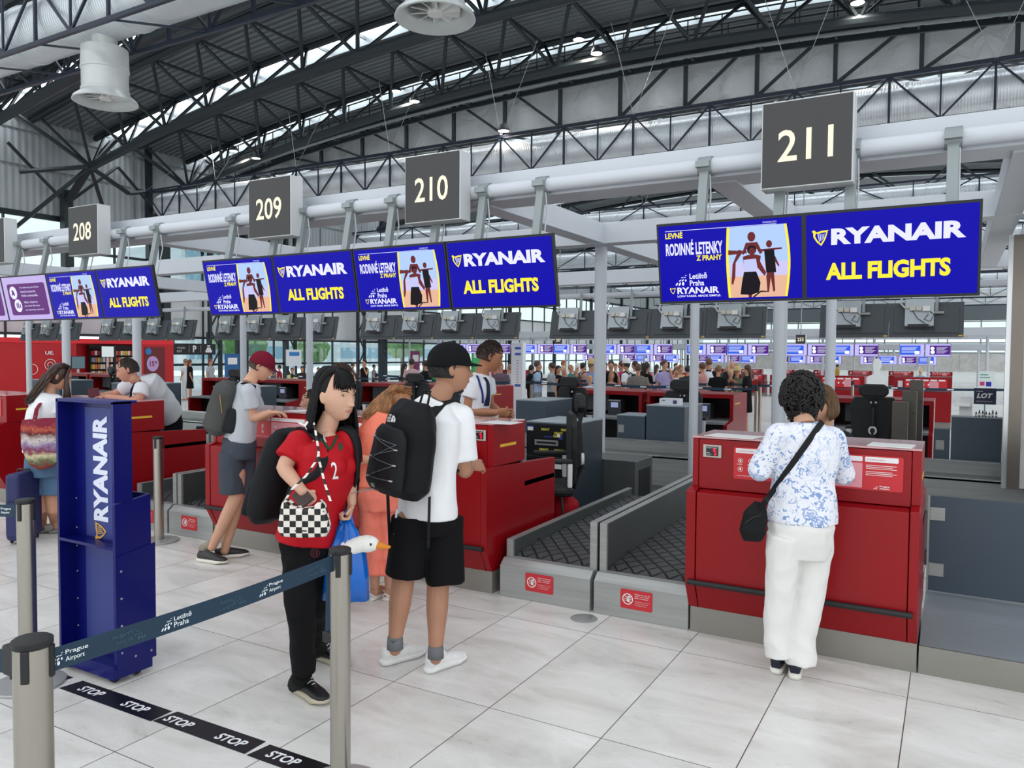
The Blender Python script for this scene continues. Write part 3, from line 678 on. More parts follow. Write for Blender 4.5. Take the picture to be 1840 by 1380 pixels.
# ================================================================== CONVEYORS
def belt_mat():
    m = bpy.data.materials.new('diamond_belt'); m.use_nodes = True; nt = m.node_tree; b = nt.nodes['Principled BSDF']; tc = nd(nt, 'TexCoord'); sp = nd(nt, 'SeparateXYZ'); lk(nt, tc.outputs['Object'], sp.inputs[0])
    n = nd(nt, 'TexNoise', i_Scale=3.0, i_Detail=1.0); lk(nt, tc.outputs['Object'], n.inputs['Vector']); wob = math_(nt, 'MULTIPLY', n.outputs[0], .08)
    x = math_(nt, 'ADD', math_(nt, 'MULTIPLY', sp.outputs[0], 8.6), wob); y = math_(nt, 'ADD', math_(nt, 'MULTIPLY', sp.outputs[1], 6.6), wob)
    def ln(v): f = math_(nt, 'FRACT', v); return math_(nt, 'ABSOLUTE', math_(nt, 'SUBTRACT', f, .5))
    a = math_(nt, 'MAXIMUM', ln(math_(nt, 'ADD', x, y)), ln(math_(nt, 'SUBTRACT', x, y)))
    r = nd(nt, 'MapRange', i_Value=a, interpolation_type='SMOOTHSTEP'); r.inputs[1].default_value = .40; r.inputs[2].default_value = .49
    mx = nd(nt, 'MixRGB'); lk(nt, r.outputs[0], mx.inputs[0]); mx.inputs[1].default_value = srgb('#4c4d4f'); mx.inputs[2].default_value = srgb('#191a1c'); lk(nt, mx.outputs[0], b.inputs['Base Color'])
    b.inputs['Roughness'].default_value = .55
    bp = nd(nt, 'Bump', i_Strength=1.0, i_Distance=.02, i_Height=r.outputs[0]); bp.invert = True; lk(nt, bp.outputs[0], b.inputs['Normal']); return m
M_BELT = belt_mat(); M_SSD = mat('dark_steel', '#686c6b', rough=.32, metal=.5, var=.08, vscale=2)
def hand_sign(t, x0, z0):
    w, hh = .215, .125; p = MB().rect(x0, x0+w, z0, z0+hh, -.003, .012).build('warning_label', mat('label_red', '#c62a33', rough=.45), t)
    m = MB(); cx, cz = x0+.05, z0+hh/2; m.ring(cx, cz, .030, .036, -.004, 28)
    m.disc(cx+.006, cz-.006, .011, .014, -.004, rot=-.3)
    for k in range(4): a = math.radians(55+18*k); m.poly([(cx+.006+math.cos(a)*r-math.sin(a)*s*.0028, cz-.003+math.sin(a)*r+math.cos(a)*s*.0028) for r, s in ((.008, -1), (.008, 1), (.027-.002*abs(k-1), 1), (.027-.002*abs(k-1), -1))], -.004)
    m.poly([(cx+.014, cz-.01), (cx+.026, cz+.003), (cx+.023, cz+.006), (cx+.01, cz-.002)], -.004)
    m.poly([(cx-.024, cz+.022), (cx-.021, cz+.025), (cx+.024, cz-.020), (cx+.021, cz-.023)], -.005); m.ring(cx-.016, cz-.006, .007, .009, -.004, 12)
    for k, s_ in enumerate(('Nebezpečí úrazu při', 'jízdě v přepravním', 'pásu a manipulaci')): m.text(s_, x0+.098, z0+.096-.012*k, w=.10-.006*k, h=.0075, yy=-.004, bold=.02)
    for k, s_ in enumerate(('Attempting to touch or', 'jump on the transport belt', 'is a safety hazard')): m.text(s_, x0+.098, z0+.05-.012*k, w=.10-.012*k, h=.0065, yy=-.004)
    m.build('white_print', M_PWH, p)
def conveyor(label, x0, x1, lg, rg):
    """steel fronted baggage conveyor; lg/rg = height of left/right side guards above the floor"""
    t = thing('baggage_conveyor', label, 'conveyor', (x0, 4.63, 0)); w = x1-x0
    MB().prism([(0, 0), (0, .215), (.055, .262), (.12, .262), (.12, 0)], .004, w-.004).build('front_cover', M_SS, t, bevel=.003)
    m = MB(); ys = [.10, .14, .2, .3, 1.0, 2.0, 2.42]; zs = [.215, .25, .27, .28, .30, .33, .335]
    m.add([(x, y, z) for y, z in zip(ys, zs) for x in (.05, w-.05)], [(2*i, 2*i+1, 2*i+3, 2*i+2) for i in range(6)]); m.add([(.05, .10, .2), (w-.05, .10, .2)], []) 
    m.build('belt', M_BELT, t, smooth='all')
    MB().box(.02, w-.02, .12, 2.42, .0, .20).build('bed', M_SSD, t)
    for s, gh in ((0, lg), (1, rg)):
        a, b = (.0, .05) if s == 0 else (w-.05, w)
        if not gh: continue
        MB().prism([(.115, .25), (.115, gh), (2.45, gh+.02), (2.45, .25)], a+.004, b-.004).build('side_guard', M_SSD, t, bevel=.002)
        MB().box(a, b, .10, .125, .24, gh+.003).build('guard_end', M_SS, t, bevel=.002)
        MB().prism([(.11, gh), (.11, gh+.006), (2.45, gh+.026), (2.45, gh+.02)], a, b).build('guard_cap', M_SS, t)
        xx = b-.003 if s == 0 else a+.001
        m = MB()
        for y in (.5, .95, 1.6, 2.2): m.lathe([(.0, xx), (.009, xx), (.009, xx+.003), (0, xx+.003)], (0, y, .30), 10, 'x')
        m.build('screws', M_BLK, t)
    hand_sign(t, w*.30, .07)
    return t
conveyor('left baggage conveyor of the pair between counters 210 and 211', -2.73, -2.035, .375, .57)
conveyor('right baggage conveyor of the pair, directly beside counter 211', -2.015, -1.375, .57, .30)
conveyor('baggage conveyor beside counter 208, behind the floor barrier post', -6.92, -6.33, .40, .54)
conveyor('baggage conveyor with the grey suitcase on it, beside counter 209', -6.31, -5.70, .54, .30)
MB_o = MB().lathe([(0, .002), (.085, .002), (.088, 0)], (-2.02, 4.50, 0), 36).build('floor_socket_cover', M_SS, None, smooth=True)
tag(MB_o, 'round steel disc set in the floor before the two conveyors', 'floor cover')
# platform and gate to the right of 211
t = thing('raised_platform', 'grey metal platform with a steel edge to the right of counter 211', 'platform', (-.12, 4.63, 0))
MB().box(0, 3.2, 0, .012, 0, .15).build('edge', M_PLIN, t); MB().box(0, 3.2, .012, .04, .12, .142).build('rubber_strip', M_RUB, t)
pm = mat('platform_metal', '#98a1a7', rough=.35, metal=.3, var=.08, vscale=2)
m = MB()
for i in range(5):
    for j in range(2): m.box(.0+.62*i, .615+.62*i, .04+.6*j, .635+.6*j, 0, .138)
m.build('deck_tiles', pm, t)
M_PANEL = mat('slate_laminate', '#3f4d59', rough=.45, var=.03)
t = thing('service_gate', 'low slate-blue gate hinged to counter 211 at the right', 'gate', (-.12, 5.78, .15))
MB().box(.01, 3.0, 0, .02, .0, .63).build('gate_panel', M_PANEL, t); MB().box(.0, .012, -.005, .025, .0, .63).build('gate_edge', M_SS, t)
for z in (.10, .47): MB().box(.012, .10, -.006, 0, z, z+.085).build('hinge', M_SS, t, bevel=.002)
# central steel collector between the two desk rows
t = thing('collector_conveyor', 'long stainless steel collector belt casing between the two desk rows', 'conveyor', (0, 7.1, 0))
MB().box(-29, 3, 0, 1.78, .0, .13).build('belt', mat('flat_belt', '#3a3d3f', rough=.4), t)
MB().box(-29, 3, 1.8, 1.83, .0, .475).build('side_wall', M_SS, t); MB().box(-29, 3, 1.8, 2.2, .455, .475).build('ledge', M_SSD, t)
MB().box(-29, 3, 2.2, 2.23, .47, .60).build('back_wall', M_SS, t); MB().box(-29, 3, 2.19, 2.26, .60, .615).build('cap_strip', mat('bright_steel', '#d4d6d6', rough=.2, metal=.7), t)
MB().box(-29, 3, 1.79, 1.82, .475, .485).build('cap_strip', mat('bright_steel', '#d4d6d6'), t)
for x in (-2.2, -5.2, -8.2, -11): MB().box(x-.03, x, 1.785, 1.8, .13, .475).build('joint_strip', M_SSD, t)
t = thing('motor_housing', 'grey steel box with a side panel at the end of the left conveyor', 'machine cover', (-3.1, 7.35, 0))
MB().box(-.35, .35, 0, .5, 0, .62).build('casing', M_SSD, t, bevel=.006); MB().box(.35, .356, .1, .42, .1, .52).build('side_hatch', M_BLK, t)
# ================================================================== PEOPLE TOOLS
def fuse(mb, vox=.006, it=3, name='f', disp=None, fac=.5):
    """merge overlapping closed shells into one continuous skin; disp(co, no)->offset along the normal"""
    me = bpy.data.meshes.new(name); me.from_pydata([tuple(v) for v in mb.v], [], mb.f); me.update()
    bm = bmesh.new(); bm.from_mesh(me); bmesh.ops.recalc_face_normals(bm, faces=bm.faces); bm.to_mesh(me); bm.free()
    o = bpy.data.objects.new(name, me); COL.objects.link(o)
    r = o.modifiers.new('r', 'REMESH'); r.mode = 'VOXEL'; r.voxel_size = vox; r.use_smooth_shade = True
    if it: q = o.modifiers.new('s', 'SMOOTH'); q.factor = fac; q.iterations = it
    dg = bpy.context.evaluated_depsgraph_get(); dg.update()
    m2 = bpy.data.meshes.new_from_object(o.evaluated_get(dg))
    out = MB(); ns = [v.normal.copy() for v in m2.vertices]
    out.v = [v.co.copy() for v in m2.vertices]; out.f = [tuple(p.vertices) for p in m2.polygons]
    if disp: out.v = [v+n*disp(v, n) for v, n in zip(out.v, ns)]
    bpy.data.objects.remove(o); bpy.data.meshes.remove(me); bpy.data.meshes.remove(m2)
    return out
def wrinkle(amp=.004, sc=9, st=(1, 1, .55), amp2=None):
    def f(v, n):
        q = V((v.x*st[0], v.y*st[1], v.z*st[2]))*sc
        a = noise.noise(q); b = noise.noise(q*2.3+V((5, 1, 2)))
        return amp*(1-abs(a)*3.2)*.6+amp*.5*b
    return f
def faceY(x, z):
    k = 1-(x/.076)**2-(z/.118)**2
    y = .094*math.sqrt(max(k, 0))
    if z < 0: y = .094*math.sqrt(max(1-(x/(.076*(1-.30*(-z/.118)**1.5)))**2-(z/.122)**4, 0))
    return y+fdisp(x, z)
def G(u): return math.exp(-u*u)
def fdisp(x, z):
    d = -.009*G((abs(x)-.031)/.015)*G((z-.010)/.011)
    d += .004*G((z-.030)/.009)*G(x/.045)
    zz = (z+.034)/.052
    prof = max(0, min(1, 1-zz)) if z > -.034 else max(0, 1-(-.034-z)/.010)
    d += .027*G(x/(.0105+.004*max(0, 1-abs(z+.032)/.02)))*prof
    d += .005*G((abs(x)-.012)/.006)*G((z+.034)/.007)
    d += .0065*G(x/.022)*G((z+.060)/.011) - .0035*G(x/.024)*G((z+.060)/.0022)
    d += .008*G(x/.022)*G((z+.098)/.014)
    d += .003*G((abs(x)-.040)/.018)*G((z+.022)/.020)
    return d
def head_shell(n=72, m=64, fem=False):
    vs = []
    for i in range(m+1):
        ph = PI*i/m
        for j in range(n):
            th = 2*PI*j/n; sp = max(math.sin(ph), .004)
            x, y, z = .076*sp*math.cos(th), .096*sp*math.sin(th), .118*math.cos(ph)
            if z < 0:
                t = -z/.118; x *= 1-(.36 if fem else .30)*t**1.5
                if y < 0: y *= 1-.5*t
                else: y *= math.sqrt((1-t**4)/max(1-t*t, 1e-4)) if t < .999 else 1
                z *= 1.02
            if y > .02: y += fdisp(x, z)*min(1, (y-.02)/.03)
            if y < 0: y *= 1.08
            vs.append((x, y, z))
    fs = [(i*n+j, (i+1)*n+j, (i+1)*n+(j+1) % n, i*n+(j+1) % n) for i in range(m) for j in range(n)]
    fs += [tuple(range(n)), tuple(m*n+j for j in range(n-1, -1, -1))]
    return vs, fs
HEAD_M, HEAD_F = head_shell(), head_shell(fem=True)
def basis(f, up=(0, 0, 1)):
    f = V(f).normalized(); up = V(up); r = f.cross(up).normalized(); u = r.cross(f); return Matrix((r, f, u)).transposed()
def hand(mb, w, d, nrm, side, curl=.5, s=1.0, spread=.10, thumb=.6):
    """palm + four bent fingers + thumb leaving the side of the palm. d: finger direction, nrm: palm side"""
    d = V(d).normalized(); nrm = V(nrm); nrm = (nrm-d*nrm.dot(d)).normalized(); a = d.cross(nrm)*side
    w = V(w)
    mb.tube([w-d*.012*s, w+d*.02*s, w+d*.055*s, w+d*.088*s, w+d*.097*s], [.024*s, .031*s, .040*s, .039*s, .03*s], 12, ref=nrm, ry=[.018*s, .016*s, .015*s, .012*s, .008*s])
    for k, (off, L) in enumerate(((.030, .070), (.0105, .078), (-.0105, .074), (-.030, .058))):
        p = w+d*(.090*s)+a*(off*s); ang = curl*(1+.12*k); dr = (d+a*(off*spread*8)).normalized(); r = .0086*s
        for q, fr in enumerate((.45, .32, .25)):
            dd = (dr*math.cos(ang)+nrm*math.sin(ang)); e = p+dd*(L*fr*s); mb.caps(p, e, r, r*.9, 8); p = e; r *= .9; ang += curl*1.1
    p = w+d*.030*s+a*.030*s; dd = (d*.62+a*.72+nrm*(.25+.3*thumb)).normalized(); e = p+dd*.040*s; mb.caps(p, e, .0125*s, .0105*s, 8)
    d2 = (dd*.7+d*.5+nrm*.35*thumb).normalized(); mb.caps(e, e+d2*.032*s, .0100*s, .0085*s, 8)
def skin_mat(name, col): 
    m = mat(name, col, rough=.5, var=.05, vscale=14, spec=.35, bump=.08, bscale=260); b = m.node_tree.nodes['Principled BSDF']
    b.inputs['Subsurface Weight'].default_value = .12; b.inputs['Subsurface Radius'].default_value = (.02, .008, .005); return m
def yoke(m, neck, sl, sr, r=.058, drop=.035):
    for q in (sl, sr): m.caps(V(neck)-UP_*drop, V(q), r*.95, r*1.1, 14)
UP_ = V((0, 0, 1))
class Person:
    def __init__(s, label, loc, skin='#c99a80', group=None, scale=1.0, name='person'):
        s.t = thing(name, label, 'person', loc, group=group); s.k = scale; s.skin = skin_mat('skin_'+skin, skin); s.b = MB()
    def put(s, mb, name, m, parent=None, smooth='all', **kw): return mb.build(name, m, parent or s.t, smooth=smooth, world=True, **kw)
    def head(s, c, face, up=(0, 0, 1), fem=False, k=1.0, neck=None, ears=True):
        s.hc = V(c); s.hm = basis(face, up); s.hk = k*s.k
        s.tohead = Matrix.Translation(s.hc) @ (s.hm*s.hk).to_4x4()
        vs, fs = HEAD_F if fem else HEAD_M
        s.b.add([s.tohead @ V(v) for v in vs], fs)
        if ears:
            for q in (-1, 1): s.b.ell(s.tohead @ V((q*.077, -.010, -.008)), (.008*s.hk, .017*s.hk, .029*s.hk), s.hm @ Euler((.15, 0, q*.45)).to_matrix())
        if neck is not None:
            s.b.tube([s.tohead @ V((0, -.020, -.035)), s.tohead @ V((0, -.022, -.095)), V(neck)], [.048*s.hk, (.044 if fem else .050)*s.hk, (.054 if fem else .060)*s.hk], 16)
    def face(s, iris='#2a1a12', brow='#1a1210', lip='#a06a5a', open_=1.3, lash=True):
        H = s.tohead; k = s.hk
        for q in (-1, 1):
            c = V((q*.031, faceY(.031, .010)-.0095, .010))
            e = s.put(MB().ell(H @ c, (.0124*k,)*3, None, 20, 14), 'eye', mat('eye_white', '#c9c0ba', rough=.2))
            gz = (V((0, 1, -.05))).normalized()
            s.put(MB().ell(H @ (c+gz*.0062), (.0079*k, .0068*k, .0079*k), s.hm, 16, 10), 'iris', mat('iris_'+iris, iris, rough=.1), e)
            s.put(MB().ell(H @ (c+gz*.0126), (.0032*k, .0014*k, .0033*k), s.hm, 10, 8), 'pupil', mat('pupil', '#050505', rough=.05), e)
            m = MB(); pts = [H @ (c+V((q*x, math.sqrt(max(.0138**2-x*x-z*z, 0)), z))) for x, z in ((-.0125, -.001), (-.008, .0036*open_), (-.001, .0050*open_), (.006, .0042*open_), (.0120, -.0005))]
            m.tube(pts, [.0012*k, .0026*k, .0032*k, .0030*k, .0016*k], 6); s.put(m, 'eyelid', s.skin if not lash else mat('lash', '#16100e', rough=.6))
            m = MB(); pts = [H @ (c+V((q*x, math.sqrt(max(.0140**2-x*x-z*z, 0)), z))) for x, z in ((-.0115, -.003), (-.004, -.0060), (.004, -.0060), (.0115, -.003))]
            m.tube(pts, [.001*k, .0024*k, .0024*k, .001*k], 6); s.put(m, 'eyelid', s.skin)
            m = MB(); pts = [H @ V((q*x, faceY(x, z)+.0015, z)) for x, z in ((.014, .028), (.024, .0325), (.036, .034), (.048, .028))]
            m.tube(pts, [.0018*k, .0030*k, .0026*k, .0008*k], 6); s.put(m, 'eyebrow', mat('brow_'+brow, brow, rough=.8))
        m = MB()
        for z0, r in ((-.0567, .0032), (-.0640, .0040)):
            m.tube([H @ V((x, faceY(x, z0+dz)+.0002, z0+dz)) for x, dz in ((-.024, -.0035 if r < .0035 else .003), (-.012, .0005), (0, -.0002 if r < .0035 else -.001), (.012, .0005), (.024, -.0035 if r < .0035 else .003))], [.0006*k, r*k, r*.95*k, r*k, .0006*k], 8)
        s.put(m, 'lips', mat('lip_'+lip, lip, rough=.4))
    def cap_hair(s, col, grow=1.0, back=.012, up=.008, n=700, ln=.022, rough=.6, low=-.05, lift=.0):
        """close-cropped hair: a scalp shell with fine tufts"""
        H = s.tohead; k = s.hk; M_ = mat('hair_'+col, col, rough=rough, var=.25, vscale=60, aniso=(1, 1, .2)); rnd = random.Random(3)
        R = V((.0795, .097, .114))*grow; c = V((0, -back, up)); m = MB(); nn, mm = 40, 26; vs = []
        for i in range(mm+1):
            ph = PI*i/mm*.66
            for j in range(nn):
                th = 2*PI*j/nn; d = V((math.sin(ph)*math.cos(th), math.sin(ph)*math.sin(th), math.cos(ph))); fr = max(0, d.y)
                q = c+V((R.x*d.x, R.y*d.y*(1.03 if d.y < 0 else 1), R.z*d.z))
                if d.y > .25 and q.z < .052: q.z = .052+(q.z-.052)*.15
                vs.append(H @ q)
        m.add(vs, [(i*nn+j, (i+1)*nn+j, (i+1)*nn+(j+1) % nn, i*nn+(j+1) % nn) for i in range(mm) for j in range(nn)]+[tuple(range(nn)), tuple(mm*nn+j for j in range(nn-1, -1, -1))])
        for i in range(n):
            th = rnd.uniform(0, 2*PI); ph = math.acos(rnd.uniform(-.2, 1)); d = V((math.sin(ph)*math.cos(th), math.sin(ph)*math.sin(th), math.cos(ph)))
            p = c+V((R.x*d.x, R.y*d.y, R.z*d.z))*.99
            if (p.y > .012 and p.z < .062) or (p.y > -.012 and p.z < .022) or p.z < low: continue
            tan = V((0, .5, -.3))-d*V((0, .5, -.3)).dot(d); e = p+(d*(.25+lift)+tan.normalized()+V((rnd.uniform(-.3, .3), 0, 0))).normalized()*ln*rnd.uniform(.5, 1)
            m.tube([H @ p, H @ ((p+e)/2+d*.004), H @ e], [.0024*k, .0020*k, .0006*k], 4)
        return s.put(m, 'hair', M_)
    def long_hair(s, col, n, L, part=.0, fringe=0, spread=.02, wave=0., seed=1, rough=.35, front=None, drift=(0, 0, 0), ang=(60, 300), w=.006, back=.5):
        """strands from the crown over the scalp, then hanging down; azimuth 0 = face, degrees"""
        H = s.tohead; k = s.hk; rnd = random.Random(seed); M_ = mat('hair_'+col+str(seed), col, rough=rough+.12, var=.35, vscale=45, aniso=(1, 1, .12), spec=.22); m = MB()
        m.ell(H @ V((0, -.028, .016)), (.081*k, .086*k, .110*k), s.hm, 28, 20)
        G_ = V((0, 0, -1)); dr = V(drift)
        for i in range(n):
            a = math.radians(rnd.uniform(*ang)); az = V((-math.sin(a), math.cos(a), 0)); st = V((part+rnd.uniform(-.006, .006), rnd.uniform(-.05, .045), 0)); pts = []
            rr = rnd.uniform(1.02, 1.10)
            for q in range(7):
                t = q/6*1.50; d = V((az.x*math.sin(t), az.y*math.sin(t), math.cos(t))); base = V((.081*d.x, .098*d.y-.012, .117*d.z+.006))*rr+st*(1-q/6)
                pts.append(H @ base)
            p = pts[-1]; Ln = (L if not callable(L) else L(a))*rnd.uniform(.86, 1.0); ph = rnd.uniform(0, 6); ow = (s.hm @ az); ow.z = 0
            for q in range(1, 9):
                t = q/8; o = ow*(spread*math.sin(min(1, t*1.4)*PI*.5)-back*.05*t)+dr*t*t
                wv = V((math.sin(ph+t*9), math.cos(ph*1.7+t*8), 0))*wave*t
                pts.append(p+G_*(Ln*t)+o+wv)
            r0 = w*rnd.uniform(.7, 1.2)*k
            m.tube(pts, [r0*.6]+[r0]*11+[r0*.8, r0*.55, r0*.2], 4)
        for i in range(fringe):
            a = math.radians(rnd.uniform(-62, 62)); az = V((-math.sin(a), math.cos(a), 0)); pts = []; rr = rnd.uniform(1.03, 1.07); end = rnd.uniform(1.18, 1.36)
            for q in range(8):
                t = q/7*end; d = V((az.x*math.sin(t), az.y*math.sin(t), math.cos(t))); pts.append(H @ (V((.080*d.x, .099*d.y-.004, .116*d.z+.008))*rr+V((part, 0, 0))*(1-q/7)))
            r0 = w*.7*k; m.tube(pts, [r0]*6+[r0*.7, r0*.2], 4)
        return s.put(m, 'hair', M_)
    def limb(s, mb, a, b, c, r, n=14):
        """two-segment limb with taper: r = radii at a, mid-upper, joint b, mid-lower, c"""
        a, b, c = V(a), V(b), V(c)
        mb.tube([a, a.lerp(b, .45), a.lerp(b, .86), b.lerp(a.lerp(b, .5).lerp(b.lerp(c, .5), .5), .10), b.lerp(c, .14), b.lerp(c, .38), b.lerp(c, .75), c], [r[0], r[1], r[2]*1.02, r[2], r[2]*.98, r[3], (r[3]+2*r[4])/3, r[4]], n)
        mb.ell(a, (r[0]*.98,)*3, None, n, 8); mb.ell(c, (r[4],)*3, None, n, 8)
def rings(mb, fwd_, pts, n=28):
    mb.tube([p for p, a, b in pts], [a for p, a, b in pts], n, ref=fwd_, ry=[b for p, a, b in pts])
def shoe(P_, heel, d, L=.28, col='#e8e8e6', sole='#efefec', lace='#f0f0f0', wid=.047, h=.075, lift=0., low=False, extra=None):
    """sole + upper + laces on the ground, pointing along d"""
    d = V(d); dz = d.z; d = d.normalized(); up = V((0, 0, 1)); sd = d.cross(up).normalized(); up = sd.cross(d); o = V(heel)
    T = lambda x, y, z: o+d*x+sd*y+up*z
    xs = [-.004, .02, .07, .14, .20, .245, .27, .28]; ws = [.020, .036, .037, .040, .049, .044, .028, .006]; f = L/.28; g = wid/.049
    ol = [(x*f, w*g) for x, w in zip(xs, ws)]+[(x*f, -w*g) for x, w in reversed(list(zip(xs, ws)))]
    m = MB(); k = len(ol); m.add([T(x, y, 0.004+(.012 if x > .24*f else 0)) for x, y in ol]+[T(x*1.005, y*1.04, .030) for x, y in ol], [tuple(range(k-1, -1, -1)), tuple(range(k, 2*k))]+[(i, (i+1) % k, (i+1) % k+k, i+k) for i in range(k)])
    so = P_.put(m, 'shoe_sole', mat('sole_'+sole, sole, rough=.6, var=.05, vscale=30))
    m = MB(); m.tube([T(.01*f, 0, .045), T(.06*f, 0, .052), T(.13*f, 0, .050), T(.20*f, 0, .040), T(.25*f, 0, .034), T(.272*f, 0, .03)], [.030*g, .036*g, .038*g, .045*g, .038*g, .02*g], 16, ref=up, ry=[.03, .036, .034, .026, .018, .01])
    m.tube([T(.045*f, 0, .05), T(.052*f, 0, h+.018 if not low else .066)], [.040*g, .037*g], 16, ref=d, ry=[.045, .048]); m.tube([T(.07*f, 0, .06), T(.12*f, 0, .078 if not low else .06)], [.036*g, .03*g], 14)
    u = P_.put(fuse(m, .005, 2), 'shoe', mat('shoe_'+col, col, rough=.5, var=.05, vscale=30))
    if lace:
        m = MB()
        for q in range(5):
            x = .095+.020*q; z = .108-.0095*q; m.tube([T(x*f, -.022*g, z-.012), T((x+.006)*f, 0, z), T(x*f, .022*g, z-.012)], .0028, 5)
        P_.put(m, 'laces', mat('lace_'+lace, lace, rough=.7))
    return T
def decal(mb, bvh, d):
    """lay flat print onto a garment: project its corners along d"""
    out = MB(); out.f = mb.f; d = V(d).normalized()
    for v in mb.v:
        h = bvh.ray_cast(v-d*.4, d)
        out.v.append(h[0]-d*.003 if h[0] is not None else v)
    return out
def drape(pts, bv, w, m, off=.010, th=.006, sub_=4):
    """flat strap laid over a garment: the path is pulled onto the surface and the strap lies along it"""
    P_ = [];
    for i in range(len(pts)-1):
        for k in range(sub_): P_.append(V(pts[i]).lerp(V(pts[i+1]), k/sub_))
    P_.append(V(pts[-1])); Q = []
    for q in P_:
        l, n, i_, d_ = bv.find_nearest(q)
        Q.append((l+n*off, n))
    for _ in range(2): Q = [Q[0]]+[((Q[i-1][0]+Q[i][0]*2+Q[i+1][0])/4, (Q[i-1][1]+Q[i][1]+Q[i+1][1]).normalized()) for i in range(1, len(Q)-1)]+[Q[-1]]
    vs = []
    for i, (q, n) in enumerate(Q):
        d = (Q[min(i+1, len(Q)-1)][0]-Q[max(i-1, 0)][0]).normalized(); a = d.cross(n).normalized()
        ww = w if not isinstance(w, tuple) else w[0]+(w[1]-w[0])*i/(len(Q)-1)
        vs += [q-a*ww/2-n*th/2, q+a*ww/2-n*th/2, q+a*ww/2*.9+n*th/2, q-a*ww/2*.9+n*th/2]
    k = len(Q); m.add(vs, [(4*i+j, 4*i+(j+1) % 4, 4*i+4+(j+1) % 4, 4*i+4+j) for i in range(k-1) for j in range(4)]+[(3, 2, 1, 0), (4*k-4, 4*k-3, 4*k-2, 4*k-1)])
    return m
def bvh_of(mb):
    from mathutils.bvhtree import BVHTree
    return BVHTree.FromPolygons([tuple(v) for v in mb.v], mb.f)
def planar(o, x, y):
    """matrix mapping flat graphics (x right, z up) to a plane at o with axes x and y"""
    x, y = V(x).normalized(), V(y).normalized(); z = x.cross(y); M_ = Matrix((x, -z, y)).transposed().to_4x4(); M_.translation = V(o); return M_
# ================================================================== THE PEOPLE AT THE DESKS
CF = V((fwd.x, fwd.y, 0)).normalized(); CR = V((rgt0.x, rgt0.y, 0))      # away from / right of the viewer
UP = V((0, 0, 1))
def turn(deg): a = math.radians(deg); return CF*math.cos(a)+CR*math.sin(a)   # 0 = facing away, 90 = to the right
def cloth(name, col, var=.04, rough=.85, **kw): return mat(name, col, rough=rough, var=var, vscale=6, spec=.2, bump=kw.pop('bump', .15), bscale=kw.pop('bscale', 220), **kw)
A_ = at
# ---------------------------------------------------------------- 1 man with the black backpack
D = 4.05; f = turn(42); r = f.cross(UP)
p = Person('man in white t-shirt, black cap and black shorts carrying a black backpack', onZ(745, 1200), '#ab7d64')
p.head(A_(809, 662, D), turn(72)+V((0, 0, -.04)), k=1.06, neck=A_(788, 716, D))
shL, shR = A_(722, 752, D-.02), A_(826, 748, D+.02); hip = A_(768, 915, D)
elR, elL = A_(834, 848, D+.02), A_(732, 860, D+.14); wrR, wrL = A_(846, 838, D+.34), A_(800, 842, D+.42)
p.limb(p.b, shR, elR, wrR, [.052, .046, .040, .038, .026]); p.limb(p.b, shL, elL, wrL, [.052, .046, .040, .038, .026])
hand(p.b, wrR, f, -UP*.6-r*.8, 1, .5); hand(p.b, wrL, f, -UP*.6+r*.8, -1, .5)
rings(p.b, f, [(hip-UP*.06, .13, .10), (hip+UP*.12, .14, .10), (hip+UP*.30, .15, .10), (A_(775, 770, D), .13, .08), (A_(782, 735, D), .075, .055)])
kL, kR = A_(724, 1045, D-.02), A_(787, 1050, D+.03); aL, aR = A_(710, 1150, D-.06), A_(783, 1166, D-.05)
p.limb(p.b, A_(742, 935, D-.02), kL, aL, [.085, .078, .060, .058, .036]); p.limb(p.b, A_(795, 935, D+.02), kR, aR, [.085, .078, .060, .058, .037])
p.b.caps(aL, aL+V((0, 0, -.05)), .034, .032); p.b.caps(aR, aR+V((0, 0, -.05)), .034, .032)
p.put(fuse(p.b, .0042, 2), 'body', p.skin)
p.face(iris='#2a1a12', brow='#1c1512', lip='#9c6a58'); p.cap_hair('#15110f', ln=.014, grow=1.0)
m = MB(); rings(m, f, [(hip-UP*.035, .178, .135), (hip+UP*.05, .172, .13), (hip+UP*.2, .168, .125), (A_(774, 790, D), .185, .13), (A_(776, 752, D), .185, .12), (A_(780, 733, D), .13, .10), (A_(786, 718, D), .080, .080)]); yoke(m, A_(786, 722, D), shL, shR)
for a, b, q in ((shR, elR, .80), (shL, elL, .78)): m.tube([a-(b-a)*.12, a, a.lerp(b, q*.5), a.lerp(b, q)], [.055, .075, .078, .080], 16); m.ell(a, (.074, .074, .066))
m = fuse(m, .008, 5, disp=wrinkle(.006, 7)); teeb = bvh_of(m); p.put(m, 't_shirt', cloth('white_tee', '#e9eaec'))
m = MB(); rings(m, f, [(hip+UP*.02, .160, .125), (hip-UP*.06, .168, .13), (hip-UP*.12, .15, .12)])
for a, b, x in ((A_(742, 930, D-.03), A_(727, 1034, D-.03), .105), (A_(797, 930, D+.02), A_(800, 1046, D+.02), .100)): m.tube([a, a.lerp(b, .5), b], [.105, .103, .104], 20, ref=f, ry=[.11, .105, .10])
m = fuse(m, .008, 4, disp=wrinkle(.006, 6)); p.put(m, 'shorts', cloth('black_shorts', '#0c0c0e'))
MB().tube([A_(713, 915, D-.09), A_(709, 960, D-.10), A_(706, 1015, D-.10)], .006, 6).build('white_piping', cloth('white_tee', '#e9eaec'), p.t, world=True)
for a in (aL, aR):
    m = MB().tube([a+V((0, 0, .02)), a, a-V((0, 0, .045))], [.039, .041, .043], 16); p.put(m, 'sock', cloth('grey_sock', '#6f7174'))
